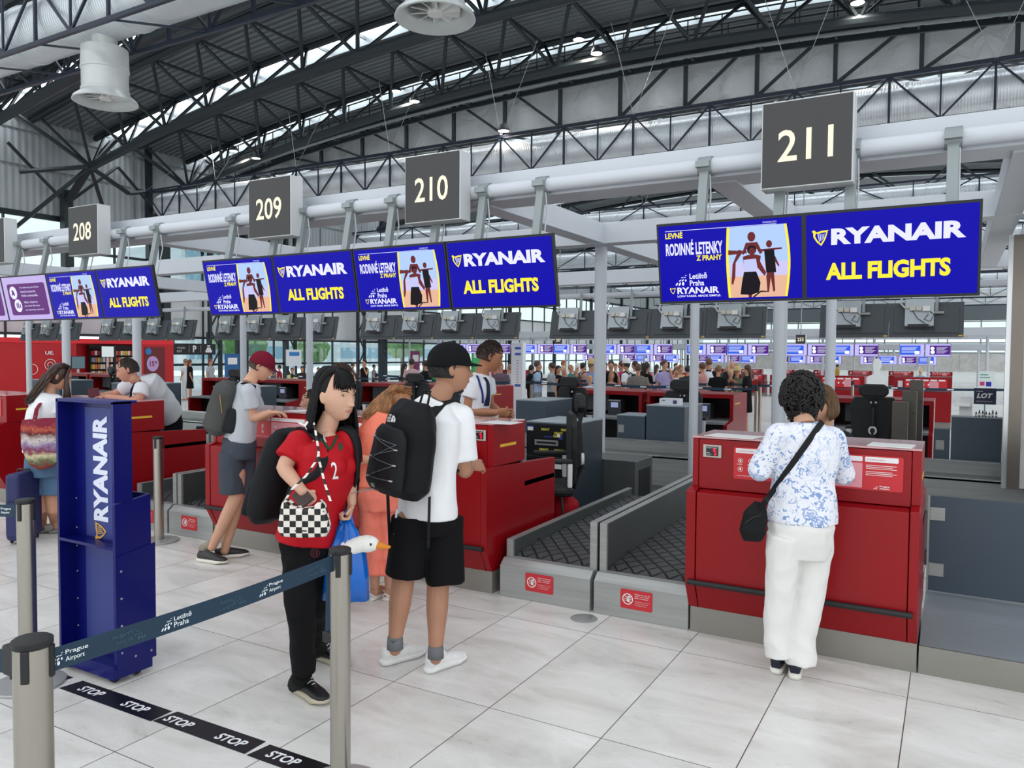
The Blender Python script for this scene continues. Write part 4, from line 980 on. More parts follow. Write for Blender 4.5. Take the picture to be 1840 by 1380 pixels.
d1 = onZ(762, 1176)-onZ(684, 1199); T1 = shoe(p, onZ(686, 1196), d1, .285, lace='#c4c4c6'); d2 = onZ(826, 1190)-onZ(764, 1214); T2 = shoe(p, onZ(766, 1210), d2, .285, lace='#c4c4c6')
m = MB(); m.disc(.10, .055, .026, .022, 0); m.rect(.12, .17, .04, .075); m.m = None
m2 = MB(); m2.f = m.f; m2.v = [T2(v.x, -.052, v.z) for v in m.v]; p.put(m2, 'shoe_print', mat('shoe_print', '#5c1420', rough=.6, var=.5, vscale=60), smooth=False)
g_ = MB().poly([(-.014, .002), (-.004, -.007), (.018, .008), (-.003, -.001), (-.010, .004)]); X_ = planar(A_(707, 1153, D-.112), CR, UP); g_.v = [X_ @ v for v in g_.v]; g_.build('sock_mark', M_BLK if 'M_BLK' in globals() else p.skin, p.t, world=True)
# cap
def baseball_cap(p, col, buckle=None):
    H = p.tohead; m = MB(); nn, mm = 40, 16; vs = []
    for i in range(mm+1):
        ph = PI/2*i/mm*1.08
        for j in range(nn):
            th = 2*PI*j/nn; d = V((math.sin(ph)*math.cos(th), math.sin(ph)*math.sin(th), math.cos(ph)))
            vs.append(H @ (V((0, -.008, .030))+V((.088*d.x, .109*d.y, .100*d.z+(-.012 if d.y < 0 and i > 12 else 0)))))
    m.add(vs, [(i*nn+j, (i+1)*nn+j, (i+1)*nn+(j+1) % nn, i*nn+(j+1) % nn) for i in range(mm) for j in range(nn)]+[tuple(range(nn))])
    M_ = cloth('cap_'+col, col, var=.06); o = p.put(m, 'cap', M_, solid=.004)
    v2 = []; k = 15
    for s_ in (0, 1):
        for j in range(k):
            a = math.radians(-72+144*j/(k-1)); x = .082*math.sin(a); y = .092*math.cos(a)
            ext = .070*max(0, math.cos(a))**.5 if s_ else 0
            v2.append(H @ V((x*(1-.05*s_), y+ext, .034-.10*x*x*6*(1 if s_ else 1)-.014*s_)))
    m = MB().add(v2, [(j, j+1, k+j+1, k+j) for j in range(k-1)]); p.put(m, 'brim', M_, solid=.005)
    m = MB().ell(H @ V((0, -.008, .131)), (.008, .008, .004)); p.put(m, 'button', M_)
    if buckle: p.put(MB().ring(0, 0, .006, .009), 'b', M_) if False else None
    return o
baseball_cap(p, '#0e0f12')
m = MB()
for q in (-1, 1): m.tube([p.tohead @ V((q*.034+.020*math.cos(a), .104, .006+.017*math.sin(a))) for a in [2*PI*i/14 for i in range(15)]], .0013, 5); m.tube([p.tohead @ V((q*.054, .102, .010)), p.tohead @ V((q*.078, .05, .012)), p.tohead @ V((q*.080, -.01, .004))], .0013, 5)
p.put(m, 'glasses', mat('gold_wire', '#8c7a52', rough=.3, metal=.8))
m = MB().ell(p.tohead @ V((0, .060, -.108)), (.020, .014, .012), p.hm); p.put(m, 'beard', mat('hair_#15110f', '#15110f'))
# backpack (its own thing)
def rbox(o, x, y, z, w, h, d, r=.04, taper=.8, n=9):
    """rounded pack volume: o = bottom centre on the wearer side, x = across, y = away from the wearer, z = up"""
    m = MB(); pts = []; 
    for k in range(n+1):
        t = k/n; e = math.sin(min(1, t/.14)*PI/2)*math.sin(min(1, (1-t)/.18)*PI/2); s_ = (1-(1-taper)*t**1.5)
        pts.append((o+z*(h*t)+y*(d*(.5)*(1-.12*t)), w/2*s_*(.72+.28*e), d/2*s_*(.45+.55*e)))
    m.tube([q[0] for q in pts], [q[1] for q in pts], 28, ref=y, ry=[q[2] for q in pts]); return m
bk = -f; bx = r
t = thing('backpack', 'large black backpack with bungee cords worn by the man in the white t-shirt', 'backpack', A_(742, 885, D-.25))
o = A_(752, 884, D-.075); zz = (A_(776, 716, D-.13)-o).normalized()
PB = rbox(o, bx, bk, zz, .345, .475, .25, taper=.80); pk = fuse(PB, .008, 3, disp=wrinkle(.005, 10)); pk.build('main_body', cloth('black_nylon', '#101114', rough=.6, bump=.3, bscale=300), t, smooth='all', world=True)
m = rbox(o+zz*.03+bk*.195, bx, bk, zz, .275, .33, .085, taper=.82); fp = fuse(m, .007, 3, disp=wrinkle(.003, 12)); fp.build('front_pocket', cloth('black_nylon2', '#17181c', rough=.55), t, smooth='all', world=True)
bv = bvh_of(fp); bm_ = bvh_of(pk)
m = MB()
pts = [(.55, -.085), (.80, .08), (.42, -.09), (.62, .085), (.28, -.09), (.45, .085), (.14, -.085), (.30, .085)]
L = [o+zz*(.42*a)+bx*b+bk*.45 for a, b in ((.74, -.095), (.60, .085), (.50, -.10), (.42, .09), (.26, -.095), (.24, .088), (.66, .085), (.46, -.1))]
def snap(q, dd=-bk, off=.004):
    h = bv.ray_cast(q, dd); return (h[0]-dd*off) if h[0] is not None else q
for i, j in ((0, 1), (1, 2), (2, 3), (3, 4), (4, 5), (0, 6), (6, 7)): m.tube([snap(L[i].lerp(L[j], q/6)) for q in range(7)], .0018, 5)
m.build('bungee_cord', mat('cord_grey', '#5d6167', rough=.6), t, world=True)
m = MB()
for i in (0, 1, 2, 3, 4, 5): q = snap(L[i]); m.bar(q-bx*.012, q+bx*.012, .006)
m.build('cord_loops', mat('cord_light', '#b9bdc1', rough=.5), t, world=True)
X_ = planar(o+zz*.385-bx*.065+bk*.40, bx*-1 if (-bk).dot(CF) < 0 and bx.dot(CR) < 0 else bx, zz)
def logo(x0, z0, sc=1):
    g_ = MB(); g_.text('THE', x0, z0+.016*sc, w=.016*sc, h=.008*sc, bold=.04).text('NORTH', x0-.006*sc, z0+.006*sc, w=.026*sc, h=.008*sc, bold=.04).text('FACE', x0-.002*sc, z0-.004*sc, w=.020*sc, h=.008*sc, bold=.04)
    for r0, r1 in ((.010, .016), (.019, .024)): 
        for k in range(8): a, b = PI/2*k/8, PI/2*(k+1)/8; g_.poly([(x0+.024*sc+rr*sc*math.cos(an), z0-.003*sc+rr*sc*math.sin(an)) for rr, an in ((r0, a), (r1, a), (r1, b), (r0, b))])
    g_.rect(x0+.024*sc, x0+.031*sc, z0-.003*sc, z0+.020*sc); return g_
g_ = logo(0, 0, 1.35); g_.v = [X_ @ v for v in g_.v]; g_ = decal(g_, bm_, -bk); g_.build('logo', mat('print_white', '#e4e4e4', rough=.6), t, world=True)
g_ = MB().rect(0, .035, 0, .022); Y_ = planar(o+zz*.055-bx*.06+bk*.4, bx, zz); g_.v = [Y_ @ v for v in g_.v]; decal(g_, bv, -bk).build('label', mat('print_grey', '#9a9c98', rough=.6), t, world=True)
g_ = MB().text('BOREALIS', -.02, -.018, w=.085, h=.010); g_.v = [Y_ @ v for v in g_.v]; decal(g_, bv, -bk).build('lettering', mat('print_grey', '#9a9c98'), t, world=True)
for s_, sh in ((-1, shL), (1, shR)):
    side = (sh-(shL+shR)/2).normalized(); top = o+zz*.43+side*.07; nk = (shL+shR)/2+side*.105
    pts = [top+bk*.02, nk+UP*.055-f*.10, nk+UP*.075-f*.02, nk+UP*.05+f*.09, nk-UP*.08+f*.13, nk-UP*.20+f*.12+side*.05, nk-UP*.28+f*.05+side*.085, o+zz*.08+side*.14+bk*.06]
    m = drape([(shL+shR)/2+side*.095-f*.13-UP*.03, (shL+shR)/2+side*.10-f*.05+UP*.06, (shL+shR)/2+side*.105+f*.03+UP*.06, nk+f*.11-UP*.04, nk+f*.13-UP*.15+side*.02, nk+f*.07-UP*.24+side*.06, nk-f*.04-UP*.30+side*.08], teeb, (.062, .03), MB(), off=.008, th=.012); m.build('shoulder_strap', cloth('strap_black', '#1c1d20', rough=.7), t, smooth=True, world=True)
m = MB().tube([o+zz*.46-bx*.03+bk*.05, o+zz*.53-bx*.025+bk*.04, o+zz*.53+bx*.025+bk*.04, o+zz*.46+bx*.03+bk*.05], .006, 8); m.build('grab_handle', cloth('strap_black', '#1c1d20'), t, smooth=True, world=True)
m = MB().bar(o+bk*.12-bx*.10-UP*.01, o+bk*.10-bx*.105-UP*.30, .022, .003).bar(o+bk*.05+bx*.14, o+bk*.04+bx*.12-UP*.26, .020, .003); m.build('loose_strap', cloth('strap_black', '#1c1d20'), t, world=True)
# ---------------------------------------------------------------- 2 girl in the red jersey
D = 3.72; bf = (turn(118)).normalized(); r = bf.cross(UP)
p = Person('young woman with long black hair in a red football jersey looking right', onZ(555, 1255), '#d0a48c')
hf = turn(121)+V((0, 0, -.10)); p.head(A_(604, 711, D-.02), hf, up=(.0, 0, 1), fem=True, k=1.0, neck=A_(584, 776, D+.02))
shR, shL = A_(541, 792, D-.03), A_(624, 790, D+.03)      # her right arm is nearer the left of the picture
elR, wrR = A_(509, 840, D-.10), A_(545, 884, D-.16); elL, wrL = A_(629, 858, D+.06), A_(632, 903, D+.02)
p.limb(p.b, shR, elR, wrR, [.046, .042, .037, .034, .023]); p.limb(p.b, shL, elL, wrL, [.042, .038, .034, .031, .022])
hand(p.b, wrR, A_(566, 905, D-.12)-wrR, A_(560, 860, D+.3)-wrR, 1, .28, .92); hand(p.b, wrL, A_(622, 940, D-.02)-wrL, A_(590, 920, D-.05)-wrL, -1, 1.15, .92)
hip = A_(556, 960, D); ch = A_(590, 850, D); p.b.ell(A_(591, 792, D-.025), (.040, .042, .050))
rings(p.b, bf, [(hip, .12, .09), (A_(570, 910, D), .11, .09), (ch, .12, .08), (A_(585, 800, D), .11, .06), (A_(584, 782, D), .055, .05)])
p.put(fuse(p.b, .0042, 2), 'body', p.skin)
p.face(iris='#241610', brow='#14100f', lip='#b0706a', open_=1.8)
p.long_hair('#0b090b', 460, (lambda a: .50 if a < PI else .20), fringe=110, seed=4, ang=(60, 258), spread=.022, wave=.006, w=.0062, drift=(0, 0, 0), back=-.1)
m = MB(); rings(m, bf, [(A_(552, 972, D), .165, .135), (A_(560, 935, D), .155, .13), (A_(573, 890, D), .145, .125), (A_(588, 845, D), .155, .135), (A_(590, 815, D), .165, .125), (A_(586, 792, D), .15, .095), (A_(584, 786, D), .07, .055)]); yoke(m, A_(583, 792, D+.02), shL, shR, .050)
m.ell(A_(601, 838, D-.09), (.055, .055, .055)); m.ell(A_(622, 838, D-.02), (.055, .055, .055))
for a, b, q in ((shR, elR, .72), (shL, elL, .6)): m.tube([a-(b-a)*.1, a, a.lerp(b, q*.5), a.lerp(b, q)], [.05, .064, .068, .070], 16); m.ell(a, (.062, .062, .058))
m = fuse(m, .0075, 4, disp=wrinkle(.005, 8)); jb = bvh_of(m); p.put(m, 'jersey', cloth('red_jersey', '#b30d1c', rough=.6, var=.05))
vd = ray(597, 850).normalized(); cx = CR; X_ = planar(A_(601, 846, D-.5), (CR*.93+UP*.08), UP*.97+CR*-.1)
g_ = MB().text('2', -.012, -.038, w=.028, h=.080, bold=.01); g_.v = [X_ @ v for v in g_.v]; decal(g_, jb, vd).build('number_print', mat('print_white', '#e4e4e4'), p.t, world=True)
X_ = planar(A_(545, 760, D-.5), CR, UP); vd2 = ray(548, 760).normalized()
g_ = MB().poly([(-.028, .006), (-.012, .002), (.004, -.004), (.016, .008), (.022, .004), (.010, -.014), (-.004, -.010), (-.018, -.003)]).poly([(.0, -.006), (.006, -.012), (.016, -.026), (.012, -.026)]); g_.v = [X_ @ v for v in g_.v]; decal(g_, jb, vd2).build('sleeve_logo', mat('print_white', '#e4e4e4'), p.t, world=True)
X_ = planar(A_(581, 792, D-.5), CR, UP); g_ = MB().poly([(0, .03), (.006, .012), (.016, -.006), (.010, -.01), (.0, .008)]); g_.v = [X_ @ v for v in g_.v]; decal(g_, jb, ray(582, 792).normalized()).build('chest_logo', mat('print_white', '#e4e4e4'), p.t, world=True)
X_ = planar(A_(612, 802, D-.5), CR, UP); g_ = MB().disc(0, 0, .010, .020); g_.v = [X_ @ v for v in g_.v]; decal(g_, jb, ray(612, 802).normalized()).build('crest', mat('crest_green', '#1f4a34'), p.t, world=True)
m = MB(); m = drape([A_(570, 774, D-.06), A_(577, 788, D-.12), A_(593, 808, D-.14), A_(604, 792, D-.12), A_(606, 778, D-.05)], jb, .012, MB(), off=.004); p.put(m, 'collar', cloth('green_collar', '#1f4a34'))
# trousers
m = MB(); rings(m, bf, [(A_(552, 950, D), .14, .115), (A_(552, 975, D), .140, .12), (A_(552, 995, D), .125, .11)])
kR, aR = A_(541, 1100, D-.07), A_(545, 1208, D-.02); kL, aL = A_(566, 1085, D+.10), A_(566, 1168, D+.38)
m.tube([A_(541, 985, D-.04), A_(539, 1050, D-.05), kR, A_(542, 1160, D-.03), aR], [.088, .080, .068, .062, .058], 18); m.tube([A_(570, 985, D+.03), A_(568, 1040, D+.06), kL, A_(566, 1130, D+.25), aL], [.085, .078, .066, .058, .056], 18)
m = fuse(m, .008, 4, disp=wrinkle(.008, 8, (1, 1, .9))); tb = bvh_of(m); p.put(m, 'trousers', cloth('black_trousers', '#0b0b0d'))
g_ = MB().ring(0, 0, .019, .022).ring(0, 0, .013, .0145).rect(-.008, -.004, -.01, .01).rect(.004, .008, -.01, .01); X_ = planar(A_(566, 994, D-.5), CR, UP); g_.v = [X_ @ v for v in g_.v]; decal(g_, tb, ray(566, 994).normalized()).build('crest', mat('crest_red', '#5c1620'), p.t, world=True)
shoe(p, onZ(533, 1240), onZ(578, 1266)-onZ(530, 1240), .265, '#141416', '#b8b09c', '#d8d6d0'); shoe(p, onZ(566, 1180)+V((0, 0, 0)), onZ(604, 1192)-onZ(566, 1180), .26, '#141416', '#b8b09c', '#d8d6d0')
p.put(MB().tube([onZ(533, 1240)+V((0, 0, .03)), aR], [.045, .045], 12), 'ankle', cloth('black_trousers', '#0b0b0d')); p.put(MB().tube([onZ(568, 1182)+V((0, 0, .04)), aL], [.042, .045], 12), 'ankle', cloth('black_trousers', '#0b0b0d'))
MB().bar(wrR+V((-.035, 0, -.0)), A_(553, 905, D-.22), .070, .009, ref=ray(550, 890)).build('phone', mat('phone_case', '#3a2624', rough=.3), None).update_tag()
ph = bpy.data.objects['phone']; tag(ph, 'brown phone slipped between the black-haired woman\'s hand and her checkered bag', 'phone')
# her backpack
t = thing('backpack', 'plain black backpack worn by the black-haired woman in red', 'backpack', A_(500, 930, D+.1))
o = A_(508, 935, D+.10); zz = (A_(545, 775, D+.02)-o).normalized(); bk = (-bf*.85-CR*.5).normalized()
m = fuse(rbox(o, r, bk, zz, .29, .47, .19, taper=.85), .009, 4, disp=wrinkle(.004, 8)); m.build('main_body', cloth('black_nylon3', '#141518', rough=.65), t, smooth='all', world=True)
bb = bvh_of(m); m = fuse(rbox(o+zz*.03+bk*.13, r, bk, zz, .23, .20, .075, taper=.9), .008, 3); m.build('front_pocket', cloth('black_nylon4', '#1c1e22', rough=.65), t, smooth='all', world=True)
for sg, s0 in ((-1, shR), (1, shL)):
    sd = (s0-A_(583, 790, D)).normalized(); nk = A_(583, 785, D)+sd*.085
    pts = [nk-bf*.12-UP*.02, nk-bf*.04+UP*.05, nk+bf*.05+UP*.03, nk+bf*.12-UP*.05, nk+bf*.12-UP*.16+sd*.03, nk+bf*.05-UP*.24+sd*.07, nk-bf*.06-UP*.28+sd*.09]
    drape(pts, jb, (.060, .03), MB(), off=.008, th=.012).build('shoulder_strap', cloth('strap_black', '#1c1d20'), t, smooth='all', world=True)
# checkered shoulder bag
def checker():
    m = bpy.data.materials.new('checker_leather'); m.use_nodes = True; nt = m.node_tree; b = nt.nodes['Principled BSDF']; b.inputs['Roughness'].default_value = .4
    tc = nd(nt, 'TexCoord'); c = nd(nt, 'TexChecker', i_Scale=37.0); c.inputs[1].default_value = srgb('#0d0d0e'); c.inputs[2].default_value = srgb('#e6dfd6'); mp = nd(nt, 'Mapping'); mp.inputs['Rotation'].default_value = (0, 0, -YAW); mp.inputs['Location'].default_value = (0, .01, .003)
    lk(nt, tc.outputs['Object'], mp.inputs[0]); s2 = nd(nt, 'Mapping'); s2.inputs['Scale'].default_value = (1, .001, 1.0); lk(nt, mp.outputs[0], s2.inputs[0]); lk(nt, s2.outputs[0], c.inputs[0]); lk(nt, c.outputs[0], b.inputs['Base Color']); return m
bc = A_(547, 928, D-.30)
t = thing('shoulder_bag', 'black and white checkered shoulder bag hanging in front of the woman in red', 'bag', bc-UP*.09)
m = MB(); prof = [(-.118, -.055), (-.10, -.088), (0, -.095), (.10, -.088), (.120, -.05), (.095, .055), (.075, .078), (.04, .045), (0, .040), (-.045, .050), (-.085, .082), (-.10, .06)]
vs = []; n = len(prof)
for y, s_ in ((-.040, .80), (-.034, .93), (0, 1.0), (.034, .93), (.040, .80)): vs += [bc+CR*(a*s_)+UP*((b)*s_)+CF*y for a, b in prof]
m.add(vs, [(i*n+j, i*n+(j+1) % n, (i+1)*n+(j+1) % n, (i+1)*n+j) for i in range(4) for j in range(n)]+[tuple(range(n-1, -1, -1)), tuple(4*n+j for j in range(n))])
m = fuse(m, .004, 3); m.build('bag_body', checker(), t, smooth='all', world=True)
m = MB(); m.tube([bc+CR*a+UP*b-CF*.034 for a, b in ((-.10, .035), (-.05, .020), (0, .014), (.05, .018), (.095, .03))], .0022, 6); m.build('zip', M_BLK, t, world=True)
MB().bar(bc-CR*.03-UP*.055-CF*.040, bc+CR*.02-UP*.055-CF*.040, .005).build('badge', mat('dark_metal', '#4a4038', rough=.3, metal=.8), t, world=True)
def dash_strap():
    m = mat('dashed_strap', '#101012', rough=.5); nt = m.node_tree; b = nt.nodes['Principled BSDF']; tc = nd(nt, 'TexCoord'); sp = nd(nt, 'SeparateXYZ'); lk(nt, tc.outputs['Object'], sp.inputs[0])
    q = math_(nt, 'GREATER_THAN', math_(nt, 'FRACT', math_(nt, 'MULTIPLY', sp.outputs[2], 22.0)), .5); mx = nd(nt, 'MixRGB'); lk(nt, q, mx.inputs[0]); mx.inputs[1].default_value = srgb('#101012'); mx.inputs[2].default_value = srgb('#e6dfd6'); lk(nt, mx.outputs[0], b.inputs['Base Color']); return m
pts = [(A_(594, 901, D-.30)), A_(584, 870, D-.27), A_(574, 830, D-.20), A_(571, 800, D-.17), A_(566, 770, D-.13), A_(562, 752, D-.05), A_(556, 748, D+.06)]
MB().tube(pts, .0055, 8, ref=CF, ry=[.003]*7).build('strap', dash_strap(), t, world=True)
MB().tube([A_(512, 900, D-.29), A_(524, 880, D-.28), A_(550, 855, D-.24), A_(570, 825, D-.21), A_(573, 812, D-.19)], .005, 8, ref=CF, ry=[.003]*5).build('strap', dash_strap(), t, world=True)
# blue carrier bag with the plush goose
bcx = A_(624, 1010, D-.02)
t = thing('carrier_bag', 'translucent blue plastic carrier bag hanging from the woman in red\'s hand', 'plastic bag', A_(622, 1083, D-.02))
m = MB(); secs = [(A_(621, 934, D-.02), .018, .012), (A_(622, 955, D-.02), .05, .03), (A_(622, 985, D-.02), .085, .055), (A_(622, 1030, D-.02), .105, .065), (A_(622, 1078, D-.02), .118, .04)]
m.tube([a for a, b, c in secs], [b for a, b, c in secs], 48, ref=CF, ry=[c for a, b, c in secs])
m.v = [v+(V((v.x-bcx.x, v.y-bcx.y, 0))).normalized()*(.012*noise.noise(V((math.atan2(v.y-bcx.y, v.x-bcx.x)*3.2, v.z*3, 0)))+.006*math.sin(math.atan2(v.y-bcx.y, v.x-bcx.x)*11)) for v in m.v]
bm_b = mat('blue_film', '#1474dc', rough=.18, var=.15, vscale=8, aniso=(1, 1, .2)); bm_b.node_tree.nodes['Principled BSDF'].inputs['Transmission Weight'].default_value = .25
m.build('bag', bm_b, t, smooth='all', world=True)
MB().tube([A_(612, 940, D-.03), A_(616, 925, D-.03), A_(622, 918, D-.02), A_(630, 925, D-.01), A_(634, 942, D-.01)], .007, 8).build('handle', bm_b, t, smooth=True, world=True)
gc = A_(659, 977, D-.05)
t = thing('plush_goose', 'white plush goose head with an orange beak poking out of the blue bag', 'soft toy', gc-UP*.04)
m = MB(); m.ell(gc, (.060, .042, .041), basis(turn(0)), 20, 14); m.tube([gc-CR*.02, gc-CR*.06-UP*.012, gc-CR*.11-UP*.03], [.040, .038, .040], 16); fuse(m, .004, 2).build('head', mat('white_plush', '#efeee9', rough=.95, bump=.5, bscale=180), t, smooth='all', world=True)
m = MB(); b0 = gc+CR*.042-UP*.004; m.tube([b0, b0+CR*.030-UP*.006, b0+CR*.062-UP*.012, b0+CR*.072-UP*.010], [.024, .020, .014, .005], 14, ref=UP, ry=[.020, .016, .009, .004]); fuse(m, .003, 1).build('beak', mat('plush_orange', '#d8872a', rough=.9), t, smooth='all', world=True)
MB().ell(gc+CR*.026+UP*.006-CF*.038, (.0062, .004, .0062)).build('eye', mat('bead_black', '#050505', rough=.1), t, smooth='all', world=True)
# ---------------------------------------------------------------- 3 woman in coral
D = 5.22; f = turn(20); r = f.cross(UP)
p = Person('woman in coral linen shirt and trousers bent over the counter, seen from behind', onZ(684, 1078), '#c99a80')
p.head(A_(706, 722, D+.26), f+V((.05, 0, -.9)), up=f*.8+UP*.5, fem=True, neck=A_(690, 752, D+.05), ears=False)
shL, shR = A_(662, 772, D+.02), A_(722, 772, D+.06); hip = A_(682, 890, D)
rings(p.b, f, [(hip, .11, .09), (A_(682, 820, D), .11, .08), (A_(690, 768, D), .11, .07)])
p.b.tube([shL, A_(655, 830, D+.12), A_(670, 800, D+.42)], [.045, .038, .026], 12); hand(p.b, A_(670, 800, D+.42), f, -UP, 1, .3); p.b.tube([shR, A_(735, 825, D+.12), A_(728, 795, D+.42)], [.045, .038, .026], 12); hand(p.b, A_(728, 795, D+.42), f, -UP, -1, .3)
for x, xf in ((668, 673), (697, 700)): a = onZ(xf, 1074)+UP*.07; p.b.tube([A_(x, 950, D), A_(x+2, 1010, D), a+UP*.12, a], [.055, .05, .042, .032], 14); p.b.tube([a-UP*.02-f*.02, a+f*.08-UP*.035, a+f*.14-UP*.05], [.03, .032, .02], 12)
p.put(fuse(p.b, .006, 2), 'body', p.skin)
m = MB(); rings(m, f, [(A_(684, 872, D), .185, .15), (A_(684, 850, D), .178, .14), (A_(686, 815, D), .165, .13), (A_(690, 780, D), .175, .13), (A_(692, 758, D), .15, .10), (A_(696, 745, D), .08, .07)])
for s0, e, w in ((shL, A_(654, 822, D+.10), A_(668, 806, D+.36)), (shR, A_(736, 820, D+.10), A_(730, 800, D+.36))): m.tube([s0, s0.lerp(e, .5), e, e.lerp(w, .4), w], [.07, .068, .064, .058, .052], 16)
m = fuse(m, .008, 4, disp=wrinkle(.008, 9)); p.put(m, 'linen_shirt', cloth('coral_linen', '#f5866e', rough=.9, var=.06))
m = MB(); rings(m, f, [(A_(684, 862, D), .15, .13), (A_(684, 890, D), .165, .14), (A_(684, 915, D), .16, .13)])
for x0, x1 in ((667, 674), (700, 703)): m.tube([A_(x0, 900, D), A_(x0+2, 960, D), A_(x1, 1010, D), A_(x1, 1034, D-.02)], [.095, .082, .074, .068], 16)
m = fuse(m, .008, 4, disp=wrinkle(.009, 9, (1, 1, .8))); p.put(m, 'trousers', cloth('coral_linen2', '#f28470', rough=.9, var=.05))
for xf in (673, 700):
    a = onZ(xf, 1076); m = MB().tube([a-f*.06+UP*.012, a+f*.05+UP*.010, a+f*.16+UP*.010], [.028, .036, .03], 12, ref=UP, ry=[.012, .010, .010]); m.tube([a-f*.03+r*.035+UP*.02, a-f*.065+UP*.055, a-f*.03-r*.035+UP*.02], .006, 6); m.tube([a+f*.09+r*.04+UP*.01, a+f*.09+UP*.055, a+f*.09-r*.04+UP*.01], .010, 6); p.put(m, 'sandal', mat('white_leather', '#e4e0d8', rough=.5))
# hair swept forward over her bent head
m = MB(); rnd = random.Random(8); H = p.tohead; m.ell(A_(712, 718, D+.24), (.100, .105, .100), None, 24, 16)
for i in range(230):
    a = rnd.uniform(0, 1); c0 = A_(722, 703, D+.24)+V((rnd.uniform(-.06, .06), rnd.uniform(-.05, .05), rnd.uniform(-.03, .03)))
    e = A_(646+52*a, 752-8*a+rnd.uniform(-6, 6), D-.07+.1*a*a); mid = A_(690+14*a, 706+6*rnd.random(), D+.06+.08*a); q = rnd.uniform(0, 6); m.tube([c0, c0.lerp(mid, .5)+V((0, 0, .035)), mid+V((0, 0, .01)), mid.lerp(e, .4)+V((.01*math.sin(q), .01*math.cos(q), .012)), mid.lerp(e, .75)+V((.012*math.cos(q), 0, .002)), e], [.006, .007, .007, .0065, .005, .001], 4)
p.put(m, 'hair', mat('hair_brown_wavy', '#9a6a40', rough=.4, var=.4, vscale=30, aniso=(1, 1, .25)))
# ---------------------------------------------------------------- 4 boy with the maroon cap
D = 6.28; f = turn(66); r = f.cross(UP)
p = Person('boy in maroon cap, light grey t-shirt and grey shorts leaning on counter 209', onZ(400, 1005), '#cf9f84')
p.head(A_(470, 658, D+.06), turn(82)+V((0, 0, -.55)), up=UP+turn(82)*.4, k=.95, neck=A_(447, 690, D))
shR, shL = A_(446, 704, D-.12), A_(452, 704, D+.14); hip = A_(432, 800, D)
elR, wrR = A_(454, 752, D-.10), A_(484, 741, D-.10); elL, wrL = A_(466, 752, D+.22), A_(494, 741, D+.18)
p.limb(p.b, shR, elR, wrR, [.045, .042, .036, .034, .024]); p.limb(p.b, shL, elL, wrL, [.045, .042, .036, .034, .024]); hand(p.b, wrR, turn(80), -UP, 1, .35, .92); hand(p.b, wrL, turn(95), -UP, -1, .35, .92)
rings(p.b, f, [(hip, .12, .09), (A_(438, 760, D), .12, .09), (A_(446, 715, D), .11, .06)])
kA, aA = A_(424, 893, D-.05), A_(381, 983, D-.03); kB, aB = A_(428, 893, D+.06), A_(404, 989, D+.06)
p.limb(p.b, A_(424, 850, D-.06), kA, aA, [.075, .068, .055, .052, .034]); p.limb(p.b, A_(434, 850, D+.06), kB, aB, [.075, .068, .055, .052, .034])
p.put(fuse(p.b, .005, 2), 'body', p.skin); p.face(brow='#3a2a20', lip='#b5726a'); p.cap_hair('#4a3626')
baseball_cap(p, '#6d1228')
m = MB(); rings(m, f, [(A_(430, 792, D), .165, .125), (A_(434, 765, D), .16, .12), (A_(440, 730, D), .165, .12), (A_(446, 700, D), .16, .10), (A_(448, 688, D), .085, .075)]); yoke(m, A_(448, 692, D), shL, shR)
for a, b, q in ((shR, elR, .62), (shL, elL, .62)): m.tube([a-(b-a)*.1, a, a.lerp(b, q)], [.05, .062, .068], 16)
m = fuse(m, .008, 4, disp=wrinkle(.006, 8)); p.put(m, 't_shirt', cloth('pale_grey_tee', '#bcc0c6'))
m = MB(); rings(m, f, [(A_(430, 784, D), .155, .125), (A_(430, 800, D), .165, .135), (A_(428, 822, D), .16, .13)])
for x0, x1, dd in ((417, 416, -.07), (438, 438, .06)): m.tube([A_(x0, 812, D+dd), A_(x1, 850, D+dd), A_(x1, 887, D+dd)], [.098, .094, .092], 18)
m = fuse(m, .008, 4, disp=wrinkle(.005, 8)); p.put(m, 'shorts', cloth('slate_shorts', '#454b55', var=.06))
shoe(p, onZ(356, 1008), onZ(430, 1017)-onZ(356, 1008)+V((0, 0, .0)), .29, '#2e2f2d', '#e6e2d6', None, low=True); shoe(p, onZ(384, 1004), onZ(438, 999)-onZ(384, 1004), .28, '#26282a', '#e6e2d6', None, low=True)
p.put(MB().tube([aA+UP*.03, onZ(366, 1000)+UP*.06], [.036, .042], 12), 'sock', cloth('beige_sock', '#9a8f80'))
t = thing('backpack', 'slim grey backpack worn by the boy in the maroon cap', 'backpack', A_(405, 780, D))
o = A_(412, 780, D-.02); zz = (A_(432, 690, D-.02)-o).normalized(); bk = -f
m = fuse(rbox(o, r, bk, zz, .27, .44, .22, taper=.88), .008, 4, disp=wrinkle(.004, 9)); m.build('main_body', cloth('grey_nylon', '#4b4b4a', rough=.7, var=.1), t, smooth='all', world=True)
MB().tube([A_(395, 710, D-.19), A_(397, 728, D-.19), A_(399, 742, D-.18)], .004, 6).build('zip', mat('gold_zip', '#a08040', rough=.4), t, world=True)
m = fuse(rbox(o+zz*.02-ray(400, 700).normalized()*.10+bk*.02, f, -CF, zz, .14, .20, .05), .006, 2); m.build('side_pocket', cloth('dark_nylon', '#26282b'), t, smooth='all', world=True)
for sd in (-1, 1):
    nk = A_(447, 700, D+.10*sd)
    fuse(MB().tube([o+zz*.40+r*.05*sd, nk-f*.03+UP*.055, nk+f*.05+UP*.03, nk+f*.06-UP*.10, nk+f*.0-UP*.26, o+zz*.08+r*.10*sd], [.024, .026, .026, .02, .012, .01], 10, ref=UP, ry=[.007]*6), .004, 1).build('shoulder_strap', cloth('strap_black', '#1c1d20'), t, smooth='all', world=True)
